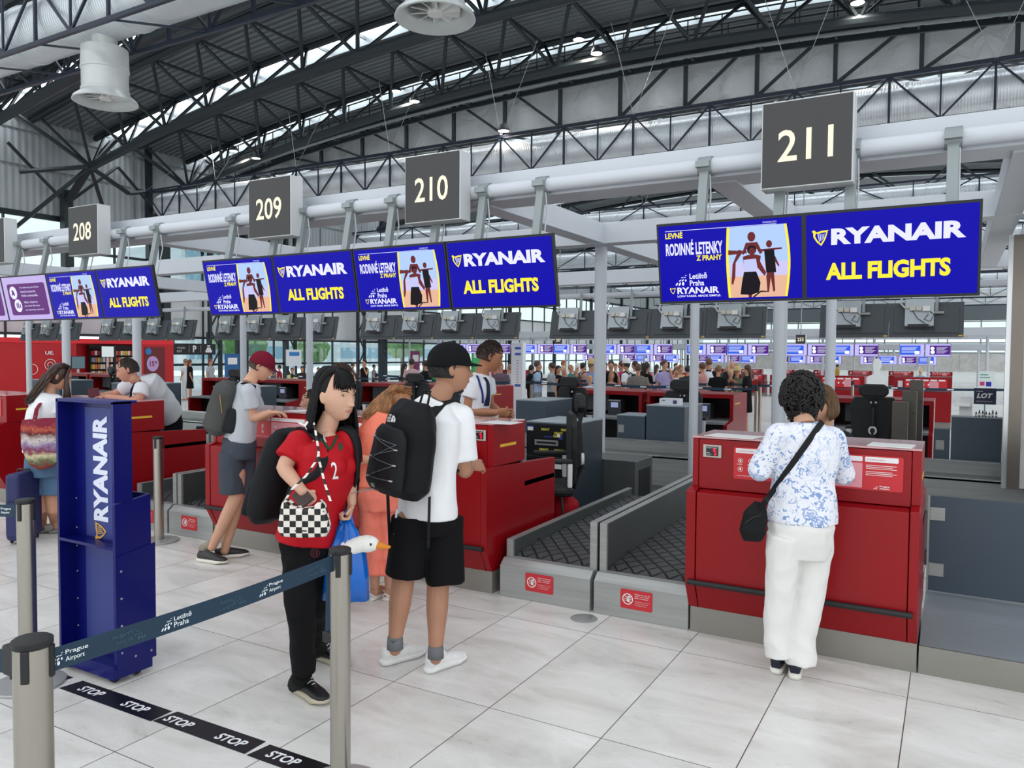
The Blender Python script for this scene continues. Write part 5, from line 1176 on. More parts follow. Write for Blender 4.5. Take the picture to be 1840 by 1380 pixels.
# ---------------------------------------------------------------- 5 woman with the patterned tote
D = 7.1; f = turn(52); r = f.cross(UP)
p = Person('woman with long brown hair, white t-shirt and denim shorts at the left', onZ(85, 958), '#c99478')
p.head(A_(106, 676, D+.06), turn(60)+V((0, 0, -.55)), up=UP+turn(60)*.35, fem=True, k=1.0, neck=A_(88, 714, D))
shL, shR = A_(68, 722, D+.02), A_(98, 722, D-.02); elR, wrR = A_(103, 757, D-.06), A_(122, 742, D+.12)
p.limb(p.b, shR, elR, wrR, [.058, .055, .046, .042, .028]); p.limb(p.b, shL, A_(75, 765, D+.25), A_(105, 750, D+.42), [.055, .05, .045, .04, .028]); hand(p.b, wrR, turn(60), -UP, 1, .4)
rings(p.b, f, [(A_(82, 830, D), .16, .13), (A_(80, 780, D), .16, .13), (A_(85, 730, D), .11, .07)])
for x, xb in ((70, 75), (95, 99)): a = onZ(xb, 956)+UP*.07; p.b.tube([A_(x, 860, D), A_(x, 890, D), A_(x+2, 915, D), a+UP*.05, a], [.08, .07, .064, .046, .04], 16); p.b.tube([a-f*.03-UP*.02, a+f*.08-UP*.04, a+f*.14-UP*.05], [.035, .035, .02], 12)
p.put(fuse(p.b, .006, 2), 'body', p.skin); p.face(brow='#3a2418')
m = MB(); rings(m, f, [(A_(78, 812, D), .20, .165), (A_(78, 775, D), .195, .16), (A_(82, 740, D), .195, .15), (A_(85, 718, D), .165, .11), (A_(88, 706, D), .085, .08)]); yoke(m, A_(88, 712, D), shL, shR, .066); m.tube([shR, shR.lerp(elR, .72)], [.082, .088], 16); m.tube([shL, shL.lerp(A_(75, 765, D+.25), .7)], [.078, .084], 16); m.ell(shR, (.08, .08, .07))
m = fuse(m, .009, 4, disp=wrinkle(.006, 7)); p.put(m, 't_shirt', cloth('white_tee', '#e9eaec'))
m = MB(); rings(m, f, [(A_(80, 806, D), .18, .15), (A_(82, 835, D), .20, .17), (A_(82, 855, D), .195, .16)]); 
for x in (68, 96): m.tube([A_(x, 845, D), A_(x, 888, D)], [.115, .112], 18)
m = fuse(m, .009, 3, disp=wrinkle(.006, 8)); p.put(m, 'denim_shorts', cloth('denim', '#55718f', var=.14))
for x in (75, 99):
    a = onZ(x, 958); m = MB().tube([a-f*.05+UP*.02, a+f*.05+UP*.015, a+f*.17+UP*.012], [.034, .040, .034], 12, ref=UP, ry=[.02, .015, .012]); m.tube([a-f*.045+UP*.03, a-f*.05+UP*.085], [.038, .036], 12); m.tube([a+f*.10+UP*.02, a+f*.13+UP*.02], [.045, .042], 14); p.put(m, 'sandal', cloth('grey_suede', '#8a8884'))
m = MB(); rnd = random.Random(5); m.ell(p.tohead @ V((0, -.012, .012)), (.083, .098, .114), p.hm, 24, 16)
for i in range(260):
    u = rnd.uniform(0, 1); s0 = p.tohead @ V((rnd.uniform(-.05, .05), rnd.uniform(-.02, .05), .125)); e = A_(46+16*u+rnd.uniform(-4, 4), 724+8*u-22*u*u+rnd.uniform(-8, 4), D-.10+rnd.uniform(-.03, .05)); mid = A_(78+12*u, 672+12*rnd.random(), D-.05+rnd.uniform(-.05, .06)); m.tube([s0, s0.lerp(mid, .5)+V((0, 0, .03)), mid, mid.lerp(e, .4)+V((rnd.uniform(-.01, .01), 0, .006)), mid.lerp(e, .75), e], [.006, .007, .008, .007, .0055, .0012], 4)
for i in range(110):
    u = rnd.uniform(-1, 1); s0 = p.tohead @ V((.03*u, .03, .125)); q = p.tohead @ V((.086*(1 if u > 0 else -1), .045+.02*rnd.random(), .02)); e = q+V((rnd.uniform(-.03, .03), rnd.uniform(-.02, .03), -.22-.1*rnd.random())); m.tube([s0, s0.lerp(q, .5)+(p.hm @ V((.03*u, 0, .03))), q, q.lerp(e, .5), e], [.006, .007, .007, .006, .001], 4)
p.put(m, 'hair', mat('hair_brown_long', '#3a241a', rough=.35, var=.45, vscale=30, aniso=(1, 1, .2)))
def tote_mat():
    m = bpy.data.materials.new('patterned_weave'); m.use_nodes = True; nt = m.node_tree; b = nt.nodes['Principled BSDF']; b.inputs['Roughness'].default_value = .9
    tc = nd(nt, 'TexCoord'); sp = nd(nt, 'SeparateXYZ'); lk(nt, tc.outputs['Object'], sp.inputs[0]); n = nd(nt, 'TexNoise', i_Scale=9.0); lk(nt, tc.outputs['Object'], n.inputs['Vector'])
    z = math_(nt, 'ADD', math_(nt, 'MULTIPLY', sp.outputs[2], 2.05), math_(nt, 'MULTIPLY', n.outputs[0], .26)); cr = nd(nt, 'ValToRGB'); lk(nt, z, cr.inputs[0]); e = cr.color_ramp.elements; n.inputs['Scale'].default_value = 14.0
    cols = ['#6b5a48', '#a39a66', '#8a1f2c', '#5f6a4a', '#c9c19a', '#7c2f4d', '#8d7aa0', '#c4b9b4', '#5a1c26', '#b4503c', '#7a1830']
    e[0].position = 0; e[0].color = srgb(cols[0]); e[1].position = .98; e[1].color = srgb(cols[-1])
    for k in range(1, 10): q = e.new(k/10.2); q.color = srgb(cols[k])
    vo = nd(nt, 'TexVoronoi', i_Scale=34.0, feature='F1', distance='MANHATTAN'); vo.inputs['Randomness'].default_value = .45; lk(nt, tc.outputs['Object'], vo.inputs['Vector'])
    c2 = nd(nt, 'ValToRGB'); lk(nt, vo.outputs['Distance'], c2.inputs[0]); c2.color_ramp.interpolation = 'CONSTANT'; e2 = c2.color_ramp.elements; e2[0].color = srgb('#e6dccb'); e2[1].position = .18; e2[1].color = srgb('#5c1420'); a = e2.new(.34); a.color = (1, 1, 1, 1)
    mk = math_(nt, 'LESS_THAN', vo.outputs['Distance'], .34); mx = nd(nt, 'MixRGB'); lk(nt, math_(nt, 'MULTIPLY', mk, .75), mx.inputs[0]); lk(nt, cr.outputs[0], mx.inputs[1]); lk(nt, c2.outputs[0], mx.inputs[2]); lk(nt, mx.outputs[0], b.inputs['Base Color']); return m
t = thing('tote_bag', 'multicoloured patterned cloth tote on the brown-haired woman\'s shoulder', 'bag', A_(76, 844, D-.22))
m = MB(); c0 = D-.24; m.tube([A_(80, 842, c0), A_(78, 832, c0), A_(76, 800, c0), A_(75, 765, c0), A_(74, 752, c0)], [.06, .13, .178, .182, .172], 32, ref=CF, ry=[.03, .06, .075, .06, .03]); m = fuse(m, .008, 4, disp=wrinkle(.006, 8)); m.build('bag_body', tote_mat(), t, smooth='all', world=True)
fuse(MB().tube([A_(62, 756, c0), A_(66, 735, c0+.02), A_(76, 718, D-.10), A_(84, 712, D+.02)], [.022]*4, 10, ref=CF, ry=[.006]*4), .004, 1).build('strap', tote_mat(), t, smooth='all', world=True)
# ---------------------------------------------------------------- 6 woman in the floral blouse
D = 4.02; f = turn(28); r = f.cross(UP)
p = Person('woman with curly dark hair, blue floral blouse and white trousers at counter 211', onZ(1412, 1215), '#c79a80')
p.head(A_(1443, 712, D+.06), f+V((0, 0, -.25)), fem=True, neck=A_(1446, 762, D))
hip = A_(1440, 935, D); shL, shR = A_(1400, 782, D-.02), A_(1494, 786, D+.05)
elL, wrL = A_(1364, 846, D+.02), A_(1378, 838, D+.30); elR, wrR = A_(1517, 852, D+.12), A_(1500, 846, D+.36)
p.limb(p.b, shL, elL, wrL, [.048, .044, .038, .035, .025]); p.limb(p.b, shR, elR, wrR, [.048, .044, .038, .035, .025]); hand(p.b, wrL, f+CR*.4, -UP, 1, .25, .9); hand(p.b, wrR, f-CR*.4, -UP, -1, .25, .9)
rings(p.b, f, [(hip, .10, .08), (A_(1442, 860, D), .125, .10), (A_(1446, 790, D), .12, .07)])
for x, xf, yf in ((1411, 1395, 1208), (1462, 1427, 1216)): a = onZ(xf, yf)+UP*.07+f*.03; p.b.tube([A_(x, 960, D), A_((x+xf)/2, 1080, D+.02), a+UP*.1+f*.02, a], [.045, .04, .036, .034], 14); p.b.tube([a-UP*.02, a+f*.1-UP*.04], [.03, .03], 12)
p.put(fuse(p.b, .006, 2), 'body', p.skin); p.face()
def floral():
    m = bpy.data.materials.new('floral_print'); m.use_nodes = True; nt = m.node_tree; b = nt.nodes['Principled BSDF']; b.inputs['Roughness'].default_value = .75; tc = nd(nt, 'TexCoord')
    n0 = nd(nt, 'TexNoise', i_Scale=14.0, i_Detail=3.0); lk(nt, tc.outputs['Object'], n0.inputs['Vector']); ad = nd(nt, 'VectorMath', operation='MULTIPLY_ADD'); lk(nt, n0.outputs['Color'], ad.inputs[0]); ad.inputs[1].default_value = (.05, .05, .05); lk(nt, tc.outputs['Object'], ad.inputs[2])
    vo = nd(nt, 'TexVoronoi', i_Scale=8.5); lk(nt, ad.outputs[0], vo.inputs['Vector']); rg = math_(nt, 'SINE', math_(nt, 'MULTIPLY', vo.outputs['Distance'], 62.0)); fl = math_(nt, 'LESS_THAN', vo.outputs['Distance'], .40)
    n1 = nd(nt, 'TexNoise', i_Scale=38.0, i_Detail=2.0, i_Distortion=1.5); lk(nt, tc.outputs['Object'], n1.inputs['Vector']); lf = nd(nt, 'MapRange', i_Value=n1.outputs[0]); lf.inputs[1].default_value = .56; lf.inputs[2].default_value = .60
    n2 = nd(nt, 'TexNoise', i_Scale=6.0); lk(nt, tc.outputs['Object'], n2.inputs['Vector']); ms = nd(nt, 'MapRange', i_Value=n2.outputs[0]); ms.inputs[1].default_value = .38; ms.inputs[2].default_value = .46
    q = math_(nt, 'MULTIPLY', math_(nt, 'MULTIPLY', fl, math_(nt, 'GREATER_THAN', rg, -.1)), .75); q = math_(nt, 'MULTIPLY', math_(nt, 'MAXIMUM', q, lf.outputs[0]), ms.outputs[0]); q = math_(nt, 'MAXIMUM', q, math_(nt, 'MULTIPLY', lf.outputs[0], .35))
    mx = nd(nt, 'MixRGB'); lk(nt, q, mx.inputs[0]); mx.inputs[1].default_value = srgb('#e6e8f0'); mx.inputs[2].default_value = srgb('#7f9bcd'); lk(nt, mx.outputs[0], b.inputs['Base Color']); return m
M_FL = floral()
m = MB(); rings(m, f, [(A_(1441, 938, D), .178, .145), (A_(1442, 905, D), .165, .135), (A_(1443, 860, D), .155, .125), (A_(1446, 815, D), .170, .125), (A_(1447, 782, D), .165, .11), (A_(1446, 760, D), .085, .08)]); yoke(m, A_(1446, 764, D), shL, shR, .056)
for a, b, c in ((shL, elL, wrL), (shR, elR, wrR)): m.tube([a, a.lerp(b, .5), b, b.lerp(c, .35), b.lerp(c, .72)], [.066, .062, .060, .056, .050], 18); m.ell(a, (.064, .064, .060)); m.ell(b, (.058, .058, .058))
m = fuse(m, .0075, 4, disp=wrinkle(.007, 8)); blb = bvh_of(m); p.put(m, 'blouse', M_FL)
m = MB(); rings(m, f, [(A_(1440, 918, D), .14, .12), (A_(1440, 945, D), .165, .145), (A_(1440, 968, D), .155, .14), (A_(1438, 1000, D), .125, .11)])
m.tube([A_(1411, 960, D-.02), A_(1403, 1050, D), A_(1396, 1130, D+.01), A_(1398, 1180, D)], [.095, .074, .066, .062], 20, ref=f, ry=[.11, .085, .075, .07]); m.tube([A_(1466, 960, D+.02), A_(1456, 1050, D+.03), A_(1440, 1140, D+.03), A_(1438, 1194, D+.01)], [.095, .080, .076, .078], 20, ref=f, ry=[.11, .09, .085, .085])
m = fuse(m, .0075, 4, disp=wrinkle(.007, 9, (1, 1, .8))); p.put(m, 'trousers', cloth('white_linen', '#e2e1de', var=.03))
shoe(p, onZ(1393, 1212), f+CR*.05, .245, '#141b30', '#eceae2', None, wid=.043, low=True); shoe(p, onZ(1428, 1222), f-CR*.12, .245, '#141b30', '#eceae2', None, wid=.043, low=True)
# curly hair
m = MB(); rnd = random.Random(2); hc = A_(1441, 706, D+.05); m.ell(hc, (.10, .10, .115), None, 24, 16); m.ell(hc-UP*.07-CF*.02, (.075, .06, .05), None, 20, 12)
for i in range(420):
    th, ph = rnd.uniform(0, 2*PI), math.acos(rnd.uniform(-1, 1)); d = V((math.sin(ph)*math.cos(th), math.sin(ph)*math.sin(th), math.cos(ph))); c = hc+V((.108*d.x, .108*d.y, .124*d.z-.005))
    if d.z < -.3: c = c+V((-d.x*.02, -d.y*.02, -.012))
    a, b = frame(d); ln = rnd.uniform(.7, 1.5); rr = rnd.uniform(.010, .018); s0 = rnd.uniform(0, 6); m.tube([c+a*rr*math.cos(s0+q*1.3)+b*rr*math.sin(s0+q*1.3)+V((0, 0, -.006*q*ln))+d*(.004*math.sin(q)) for q in range(7)], [.005, .0065, .0065, .0065, .006, .004, .001], 4)
p.put(m, 'hair', mat('hair_curly', '#120a0a', rough=.6, var=.4, vscale=60))
sb = thing('shoulder_bag', 'small black bag hanging at the floral-bloused woman\'s left hip', 'bag', A_(1356, 976, D-.05))
m = MB(); c = A_(1357, 940, D-.02); m.tube([A_(1352, 972, D-.02), A_(1352, 955, D-.02), A_(1358, 925, D-.02), A_(1366, 903, D-.02)], [.045, .070, .064, .030], 20, ref=CF, ry=[.03, .045, .04, .02]); m = fuse(m, .006, 3, disp=wrinkle(.003, 12)); m.build('bag_body', cloth('black_nylon', '#101114'), sb, smooth='all', world=True)
m = MB(); m.tube([A_(1340, 940, D-.05), A_(1352, 930, D-.07), A_(1368, 925, D-.06)], .004, 6); m.build('flap_seam', M_BLK, sb, world=True)
bj = [A_(1368, 912, D-.03), A_(1384, 878, D-.13), A_(1410, 838, D-.155), A_(1440, 800, D-.15), A_(1462, 770, D-.12), A_(1474, 757, D-.04), A_(1478, 756, D+.04)]
bj = []
for k in range(13):
    q = k/12; px, py = 1376+(1478-1376)*q, 900+(757-900)*q; d = ray(px, py).normalized(); h = blb.ray_cast(CAMP, d); bj.append(h[0]-d*.010 if h[0] is not None else (A_(px, py, D-.10) if not bj else bj[-1]+(bj[-1]-bj[-2] if len(bj) > 1 else V((0, 0, 0)))))
bj = [bj[0]]+[(bj[i-1]+bj[i]*2+bj[i+1])/4 for i in range(1, 12)]+[bj[-1]]
MB().tube([A_(1366, 915, D-.05)]+bj, .016, 10, ref=CF, ry=[.003]*14).build('strap', cloth('strap_black', '#1c1d20'), sb, smooth=True, world=True)
# ---------------------------------------------------------------- 7 leaning agent behind 208
D = 8.1; f = turn(-95); r = f.cross(UP)
p = Person('clerk in white short-sleeved shirt and dark tie leaning across counter 208', V((-7.55, 5.72, 0)), '#c48f78')
p.head(A_(229, 665, D-.12), turn(-112)+V((0, 0, -.35)), up=UP+turn(-100)*.45, k=1.02, neck=A_(252, 690, D-.04))
shN, shF = A_(256, 694, D-.14), A_(243, 686, D+.14); wa = A_(298, 738, D+.45)
elN, wrN = A_(249, 720, D-.20), A_(193, 713, D-.02); elF, wrF = A_(207, 708, D+.20), A_(184, 710, D+.12)
p.limb(p.b, shN, elN, wrN, [.052, .050, .043, .040, .028]); p.limb(p.b, shF, elF, wrF, [.052, .050, .043, .040, .028]); hand(p.b, wrN, turn(-80), -UP, 1, .35); hand(p.b, wrF, turn(-80), -UP*.6-CF, -1, .6)
p.b.tube([A_(256, 700, D+.08), A_(280, 718, D+.25), wa], [.07, .07, .07], 16)
p.b.tube([wa, A_(302, 756, D+.55), A_(303, 810, D+.6), A_(303, 850, D+.6)], [.07, .07, .06, .05], 14)
p.put(fuse(p.b, .006, 2), 'body', p.skin); p.face(brow='#2a1c14', lip='#a46c5c'); p.cap_hair('#2a1c15', ln=.014, grow=1.01)
m = MB(); back = UP; rings(m, (UP*.7+f*.7), [(A_(304, 745, D+.48), .155, .13), (A_(290, 728, D+.3), .165, .135), (A_(270, 706, D+.1), .185, .135), (A_(256, 692, D-.02), .18, .11), (A_(247, 686, D-.03), .09, .08)])
for a, b in ((shN, elN), (shF, elF)): m.tube([a-(b-a)*.15, a, a.lerp(b, .62)], [.06, .075, .078], 16)
m = fuse(m, .008, 4, disp=wrinkle(.007, 7)); p.put(m, 'shirt', cloth('white_shirt', '#d9dbe0'))
m = MB(); b_ = A_(303, 800, D+.6); m.tube([A_(301, 742, D+.5), A_(303, 758, D+.56), b_, V((b_.x, b_.y, .4)), V((b_.x, b_.y, .05))], [.135, .15, .14, .10, .09], 18); p.put(fuse(m, .009, 3), 'trousers', cloth('navy_trousers', '#10131c'))
MB().tube([A_(243, 688, D-.14), A_(237, 700, D-.18), A_(234, 714, D-.18)], [.014, .03, .022], 8, ref=CR, ry=[.006]*3).build('tie', cloth('navy_tie', '#1c2340', rough=.5), p.t, smooth=True, world=True)
MB().tube([A_(252, 682, D-.13), A_(249, 700, D-.20), A_(243, 712, D-.21)], .004, 6).build('lanyard', cloth('lanyard_blue', '#1d2c6e'), p.t, world=True)
o = MB().bar(A_(158, 706, D+.05), A_(178, 704, D+.08), .09, .014, ref=CF).build('passport', mat('burgundy_cover', '#541326', rough=.5)); tag(o, 'burgundy passport held out over counter 208 by the leaning clerk', 'passport')
# ---------------------------------------------------------------- 8 agent with tie behind 210
D = 6.45; f = turn(78); r = f.cross(UP)
p = Person('tanned clerk in white shirt and navy tie standing behind counter 210', V((-3.75, 5.62, 0)), '#a87456')
p.head(A_(881, 640, D-.02), turn(80)+V((0, 0, -.38)), up=UP+turn(80)*.25, k=1.05, neck=A_(866, 673, D))
shN, shF = A_(852, 686, D-.12), A_(874, 684, D+.14); elN, wrN = A_(839, 740, D-.14), A_(890, 741, D-.14); elF, wrF = A_(880, 728, D+.18), A_(900, 742, D-.0)
p.limb(p.b, shN, elN, wrN, [.050, .047, .042, .040, .027]); p.limb(p.b, shF, elF, wrF, [.050, .047, .042, .040, .027]); hand(p.b, wrN, turn(85), CF*.6+UP*.2, -1, .75); hand(p.b, wrF, turn(100), -CF*.7, 1, .75)
rings(p.b, f, [(A_(850, 790, D), .13, .10), (A_(852, 740, D), .13, .10), (A_(862, 690, D), .15, .09)]); p.b.tube([A_(850, 790, D), V((-3.7, 5.62, .5)), V((-3.7, 5.62, .05))], [.12, .09, .06], 14)
p.put(fuse(p.b, .005, 2), 'body', p.skin); p.face(brow='#2a1c12', lip='#8c5c48'); p.cap_hair('#33211a', n=900, ln=.026, grow=1.02, lift=.1)
m = MB(); rings(m, f, [(A_(849, 785, D), .16, .125), (A_(850, 745, D), .165, .125), (A_(857, 705, D), .18, .125), (A_(863, 684, D), .165, .10), (A_(866, 672, D), .074, .074)]); yoke(m, A_(866, 676, D), shN, shF, .052)
for a, b in ((shN, elN), (shF, elF)): m.tube([a-(b-a)*.1, a, a.lerp(b, .55)], [.055, .072, .078], 16)
m = fuse(m, .008, 4, disp=wrinkle(.006, 8)); tsb = bvh_of(m); p.put(m, 'shirt', cloth('white_shirt', '#d9dbe0'))
m = MB().tube([A_(848, 780, D), V((-3.7, 5.62, .85)), V((-3.7, 5.62, .4)), V((-3.7, 5.62, .04))], [.155, .15, .10, .085], 18); p.put(m, 'trousers', cloth('navy_trousers', '#10131c'))
drape([A_(872, 676, D-.12), A_(877, 690, D-.14), A_(878, 710, D-.14), A_(876, 730, D-.14)], tsb, (.03, .06), MB(), off=.006).build('tie', cloth('navy_tie', '#1c2340'), p.t, smooth=True, world=True)
drape([A_(858, 672, D-.16), A_(863, 685, D-.2), A_(868, 705, D-.2), A_(872, 726, D-.2)], tsb, .016, MB(), off=.008).build('lanyard', cloth('lanyard_blue', '#1d2c6e'), p.t, world=True)
m = MB().bar(wrN+turn(85)*.02, wrN+turn(85)*.045, .055, .05); m.tube([wrN-turn(85)*.004, wrN+turn(85)*.012], .030, 14); p.put(m, 'bracelet', M_BLK) if False else None
o = MB().box(-.05, .05, -.004, .004, -.05, .035); o.m = None; o.v = [A_(886, 752, D-.12)+V((v.x, v.y, v.z)) for v in o.v]; o = o.build('boarding_papers', mat('paper', '#d8d5cf', rough=.7)); tag(o, 'folded papers held low by the clerk behind counter 210', 'papers')
m = MB(); m.tube([A_(912, 742, D-.14)+V((.012*math.cos(a), 0, .012*math.sin(a))) for a in [2*PI*i/12 for i in range(13)]], .0015, 5); o = m.build('key_ring', mat('key_metal', '#c0b8a0', rough=.3, metal=.8)); tag(o, 'small metal key ring in the fingers of the clerk behind counter 210', 'key ring')
# ---------------------------------------------------------------- 9 seated clerk peeking, 10 person behind the girl, 11 clerk behind 211
def simple_person(label, loc, headc, face_, D, skin, top_col, hair_col, sh=.19, long=False, hl=.2, k=1.0, base=None, fine=.007, facef=True, arms=True, top_name='shirt', bottom='#14161c', height=None, up=(0, 0, 1), arm_out=.0, n=160):
    p = Person(label, loc, skin); h = V(headc); F = V(face_); F0 = V((F.x, F.y, 0)).normalized(); R_ = F0.cross(UP); ne = h-UP*.16*k-F0*.02
    p.head(h, F, up=up, fem=long, k=k, neck=ne); fl = base if base is not None else V((loc[0], loc[1], 0)); pel = V((fl.x, fl.y, max(.5, (h.z-.75*k))))
    c = ne-UP*.10*k
    rings(p.b, F0, [(pel, .12, .10), (pel.lerp(c, .6), .13, .10), (c, .14, .09)])
    for q in (-1, 1):
        s0 = ne-UP*.06*k+R_*(q*sh*.82); e = s0-UP*.27*k+R_*(q*.04)+F0*.02; w_ = e+F0*.20*k-UP*.02+R_*(-q*.04)
        p.limb(p.b, s0, e, w_, [.046, .043, .036, .034, .024], 10); hand(p.b, w_, F0, -UP, q*-1, .4, .9*k)
    p.put(fuse(p.b, fine, 2), 'body', p.skin)
    if facef: p.face()
    if long: p.long_hair(hair_col, n, hl, seed=n, fringe=30, w=.008, back=.0, spread=.01)
    else: p.cap_hair(hair_col, ln=.02)
    m = MB(); rings(m, F0, [(pel-UP*.02, .165, .13), (pel.lerp(c, .5), .16, .125), (c, .18*sh/.19, .125), (ne-UP*.045*k, .155*sh/.19, .095), (ne-UP*.005, .075, .07)])
    for q in (-1, 1): s0 = ne-UP*.06*k+R_*(q*sh*.82); e = s0-UP*.27*k+R_*(q*.04)+F0*.02; m.tube([s0, s0.lerp(e, .6)], [.066, .074], 12); m.ell(s0, (.066, .066, .06))
    p.put(fuse(m, .011, 3, disp=wrinkle(.005, 8)), top_name, cloth('top_'+top_col, top_col))
    return p, pel, F0, R_
simple_person('dark-haired clerk seated behind counter 209, only the face showing', V((-5.35, 5.62, 0)), A_(560, 722, 7.55), turn(-100)+V((0, 0, -.05)), 7.5, '#c08e76', '#2a2d35', '#2b1c16')
pp, pel, F0, R_ = simple_person('brown-haired person in a white shirt hidden behind the black-haired woman', onZ(600, 1090), A_(612, 686, 5.15), turn(70)+V((0, 0, -.35)), 5.1, '#c99a80', '#e9eaec', '#3b2318', up=UP+turn(70)*.3)
m = MB(); 
for q in (-1, 1): a = pel+R_*q*.08; m.tube([a, V((a.x, a.y, .45)), V((a.x, a.y, .03))], [.10, .075, .06], 14)
pp.put(fuse(m, .01, 2), 'trousers', cloth('navy_trousers', '#10131c'))
simple_person('clerk with a light brown bob behind counter 211, mostly hidden by curly hair', V((-1.0, 5.6, 0)), A_(1478, 730, 5.35), turn(235)+V((0, 0, -.4)), 5.3, '#c99a80', '#20242e', '#6a5038', long=True, hl=.10)
# ================================================================== BACKS OF THE REAR-ROW SCREENS
M_MONB = mat('monitor_back', '#474d52', rough=.5, metal=.1, var=.03); M_BOX = mat('equipment_box', '#a3abb0', rough=.35, metal=.4); M_CABLE = mat('cable_white', '#c9c9c6', rough=.5)
def back_monitor(label, x):
    t = thing('display_screen', label, 'screen', (x, 12.30, 2.45), rot=(math.radians(-12), 0, 0), group=None)
    MB().box(-.46, .46, 0, .05, -.49, 0).box(-.46, .46, -.004, 0, -.49, -.46).box(-.40, .40, -.012, 0, -.44, -.06).build('back_shell', M_MONB, t, bevel=.004)
    MB().rect(-.44, .44, -.475, -.015, .051).build('display', emi('screen_far_side', '#1408b4', .6), t)
    MB().box(-.26, .10, -.10, -.012, -.36, .03).build('equipment_box', M_BOX, t, bevel=.005); MB().box(-.22, .04, -.11, -.10, -.37, -.335).build('box_vent', M_BLK, t)
    m = MB().box(-.20, -.13, -.145, -.10, -.15, -.09).box(-.12, -.05, -.14, -.10, -.15, -.09); m.build('power_brick', mat('beige_plastic', '#cfcabb', rough=.5), t, bevel=.003); MB().box(-.04, .05, -.15, -.10, -.16, -.09).build('power_brick', mat('white_plastic', '#e6e6e4', rough=.4), t, bevel=.003)
    m = MB(); m.tube([(-.30, -.03, .12), (-.32, -.06, -.02), (-.26, -.10, -.10), (-.16, -.12, -.11)], .014, 8); m.build('conduit', M_CABLE, t, smooth=True)
    m = MB(); m.tube([(.02, -.12, -.13), (.10, -.11, -.20), (.06, -.12, -.30), (-.02, -.115, -.27), (.03, -.12, -.2)], .005, 5); m.tube([(-.16, -.12, -.15), (-.1, -.13, -.26), (.0, -.12, -.33)], .005, 5); m.tube([(-.05, -.1, -.33), (.0, -.07, -.42), (.12, -.06, -.40), (.1, -.05, -.36)], .004, 5); m.build('cable', M_BLK, t)
    MB().bar((.13, -.05, -.14), (.13, -.12, .30), .03, .04).build('bracket', M_GREYW, t); MB().tube([(.10, -.05, -.16), (.22, -.04, -.16)], .022, 10).build('bracket_arm', M_SS, t, smooth=True)
    MB().box(.40, .45, -.006, 0, -.488, -.47).build('yellow_tag', M_YEL, t)
    return t
bm0 = None; n = 0
GX = [(.12, 2), (-2.50, 4), (-6.84, 4), (-11.22, 4), (-15.67, 4), (-20.3, 4)]
GN = ['at the right', 'between the columns', 'over the black cap', 'over the maroon cap', 'over the clerk\'s head', 'over the red shop']
for gi, (xr, k) in enumerate(GX):
    if gi == 5: k = 3
    for j in range(k):
        x = xr-.465-.925*j; lb = 'dark screen back, %s from right in the group %s' % (ORD[j], GN[gi])
        if bm0 is None: bm0 = back_monitor(lb, x)
        else: dup(bm0, loc=(x, 12.30, 2.45), label=lb)
# ================================================================== REAR DESKS, CHAIRS, CABINETS
M_DK = mat('desk_black', '#0d0e10', rough=.5)
def rear_desk(label, x0, x1):
    w = x1-x0; t = thing('check_in_counter', label, 'counter', (x0, 11.0, 0))
    MB().box(0, w, .35, 1.2, 1.06, 1.12).build('top_shelf', M_RED, t, bevel=.003)
    for a, b in ((0, .05), (w-.05, w)): MB().prism([(.0, .05), (.0, .70), (.35, .74), (.35, 1.06), (1.2, 1.06), (1.2, .05)], a, b).build('end_panel', M_RED, t)
    MB().box(.05, w-.05, 1.12, 1.2, .1, 1.06).build('front_panel', M_RED, t); MB().box(.05, w-.05, 1.05, 1.115, .76, 1.06).build('back_board', M_DK, t)
    MB().box(.05, w-.05, .02, 1.1, .70, .735).build('desk_top', mat('desk_grey', '#8d9092'), t); MB().box(.05, w-.05, .3, 1.0, .08, .69).build('modesty_panel', M_DK, t)
    MB().box(w, w+.002, .45, .75, .97, .99).build('yellow_tape', M_YEL, t)
    return t
def desk_kit(i, x, desc):
    o = thing('computer_monitor', 'dark computer monitor on the %s rear desk' % desc, 'monitor', (x, 11.55, .735)); MB().box(-.26, .26, 0, .04, .06, .31).build('panel', M_DGREY, o, bevel=.004); MB().box(-.10, .10, -.05, .1, 0, .012).build('foot', M_BLK, o); MB().box(-.02, .02, .02, .05, .01, .1).build('stem', M_BLK, o)
    o = thing('label_printer', 'small printer with a pale blue display on the %s rear desk' % desc, 'printer', (x+.40, 11.45, .735)); MB().box(-.11, .11, 0, .2, 0, .24).build('casing', M_DGREY, o, bevel=.006); MB().rect(-.06, .06, .12, .20, -.003).build('display', emi('printer_lcd', '#98a6cc', .7), o); MB().box(-.1, .1, -.004, .02, .225, .24).build('paper_slot', M_SIGNE, o)
RD = [(-1.47, -.20, 'rightmost'), (-4.08, -2.76, 'second from right'), (-5.50, -4.16, 'third from right'), (-8.35, -6.92, 'fourth from right'), (-9.85, -8.45, 'fifth from right'), (-12.80, -11.35, 'sixth from right'), (-14.30, -12.90, 'seventh from right'), (-18.4, -17.0, 'eighth from right'), (-19.9, -18.5, 'leftmost visible')]
for i, (a, b, dsc) in enumerate(RD):
    rear_desk('red rear desk seen from its open clerk side, %s of its row' % dsc, a, b); desk_kit(i, a+.45, dsc)
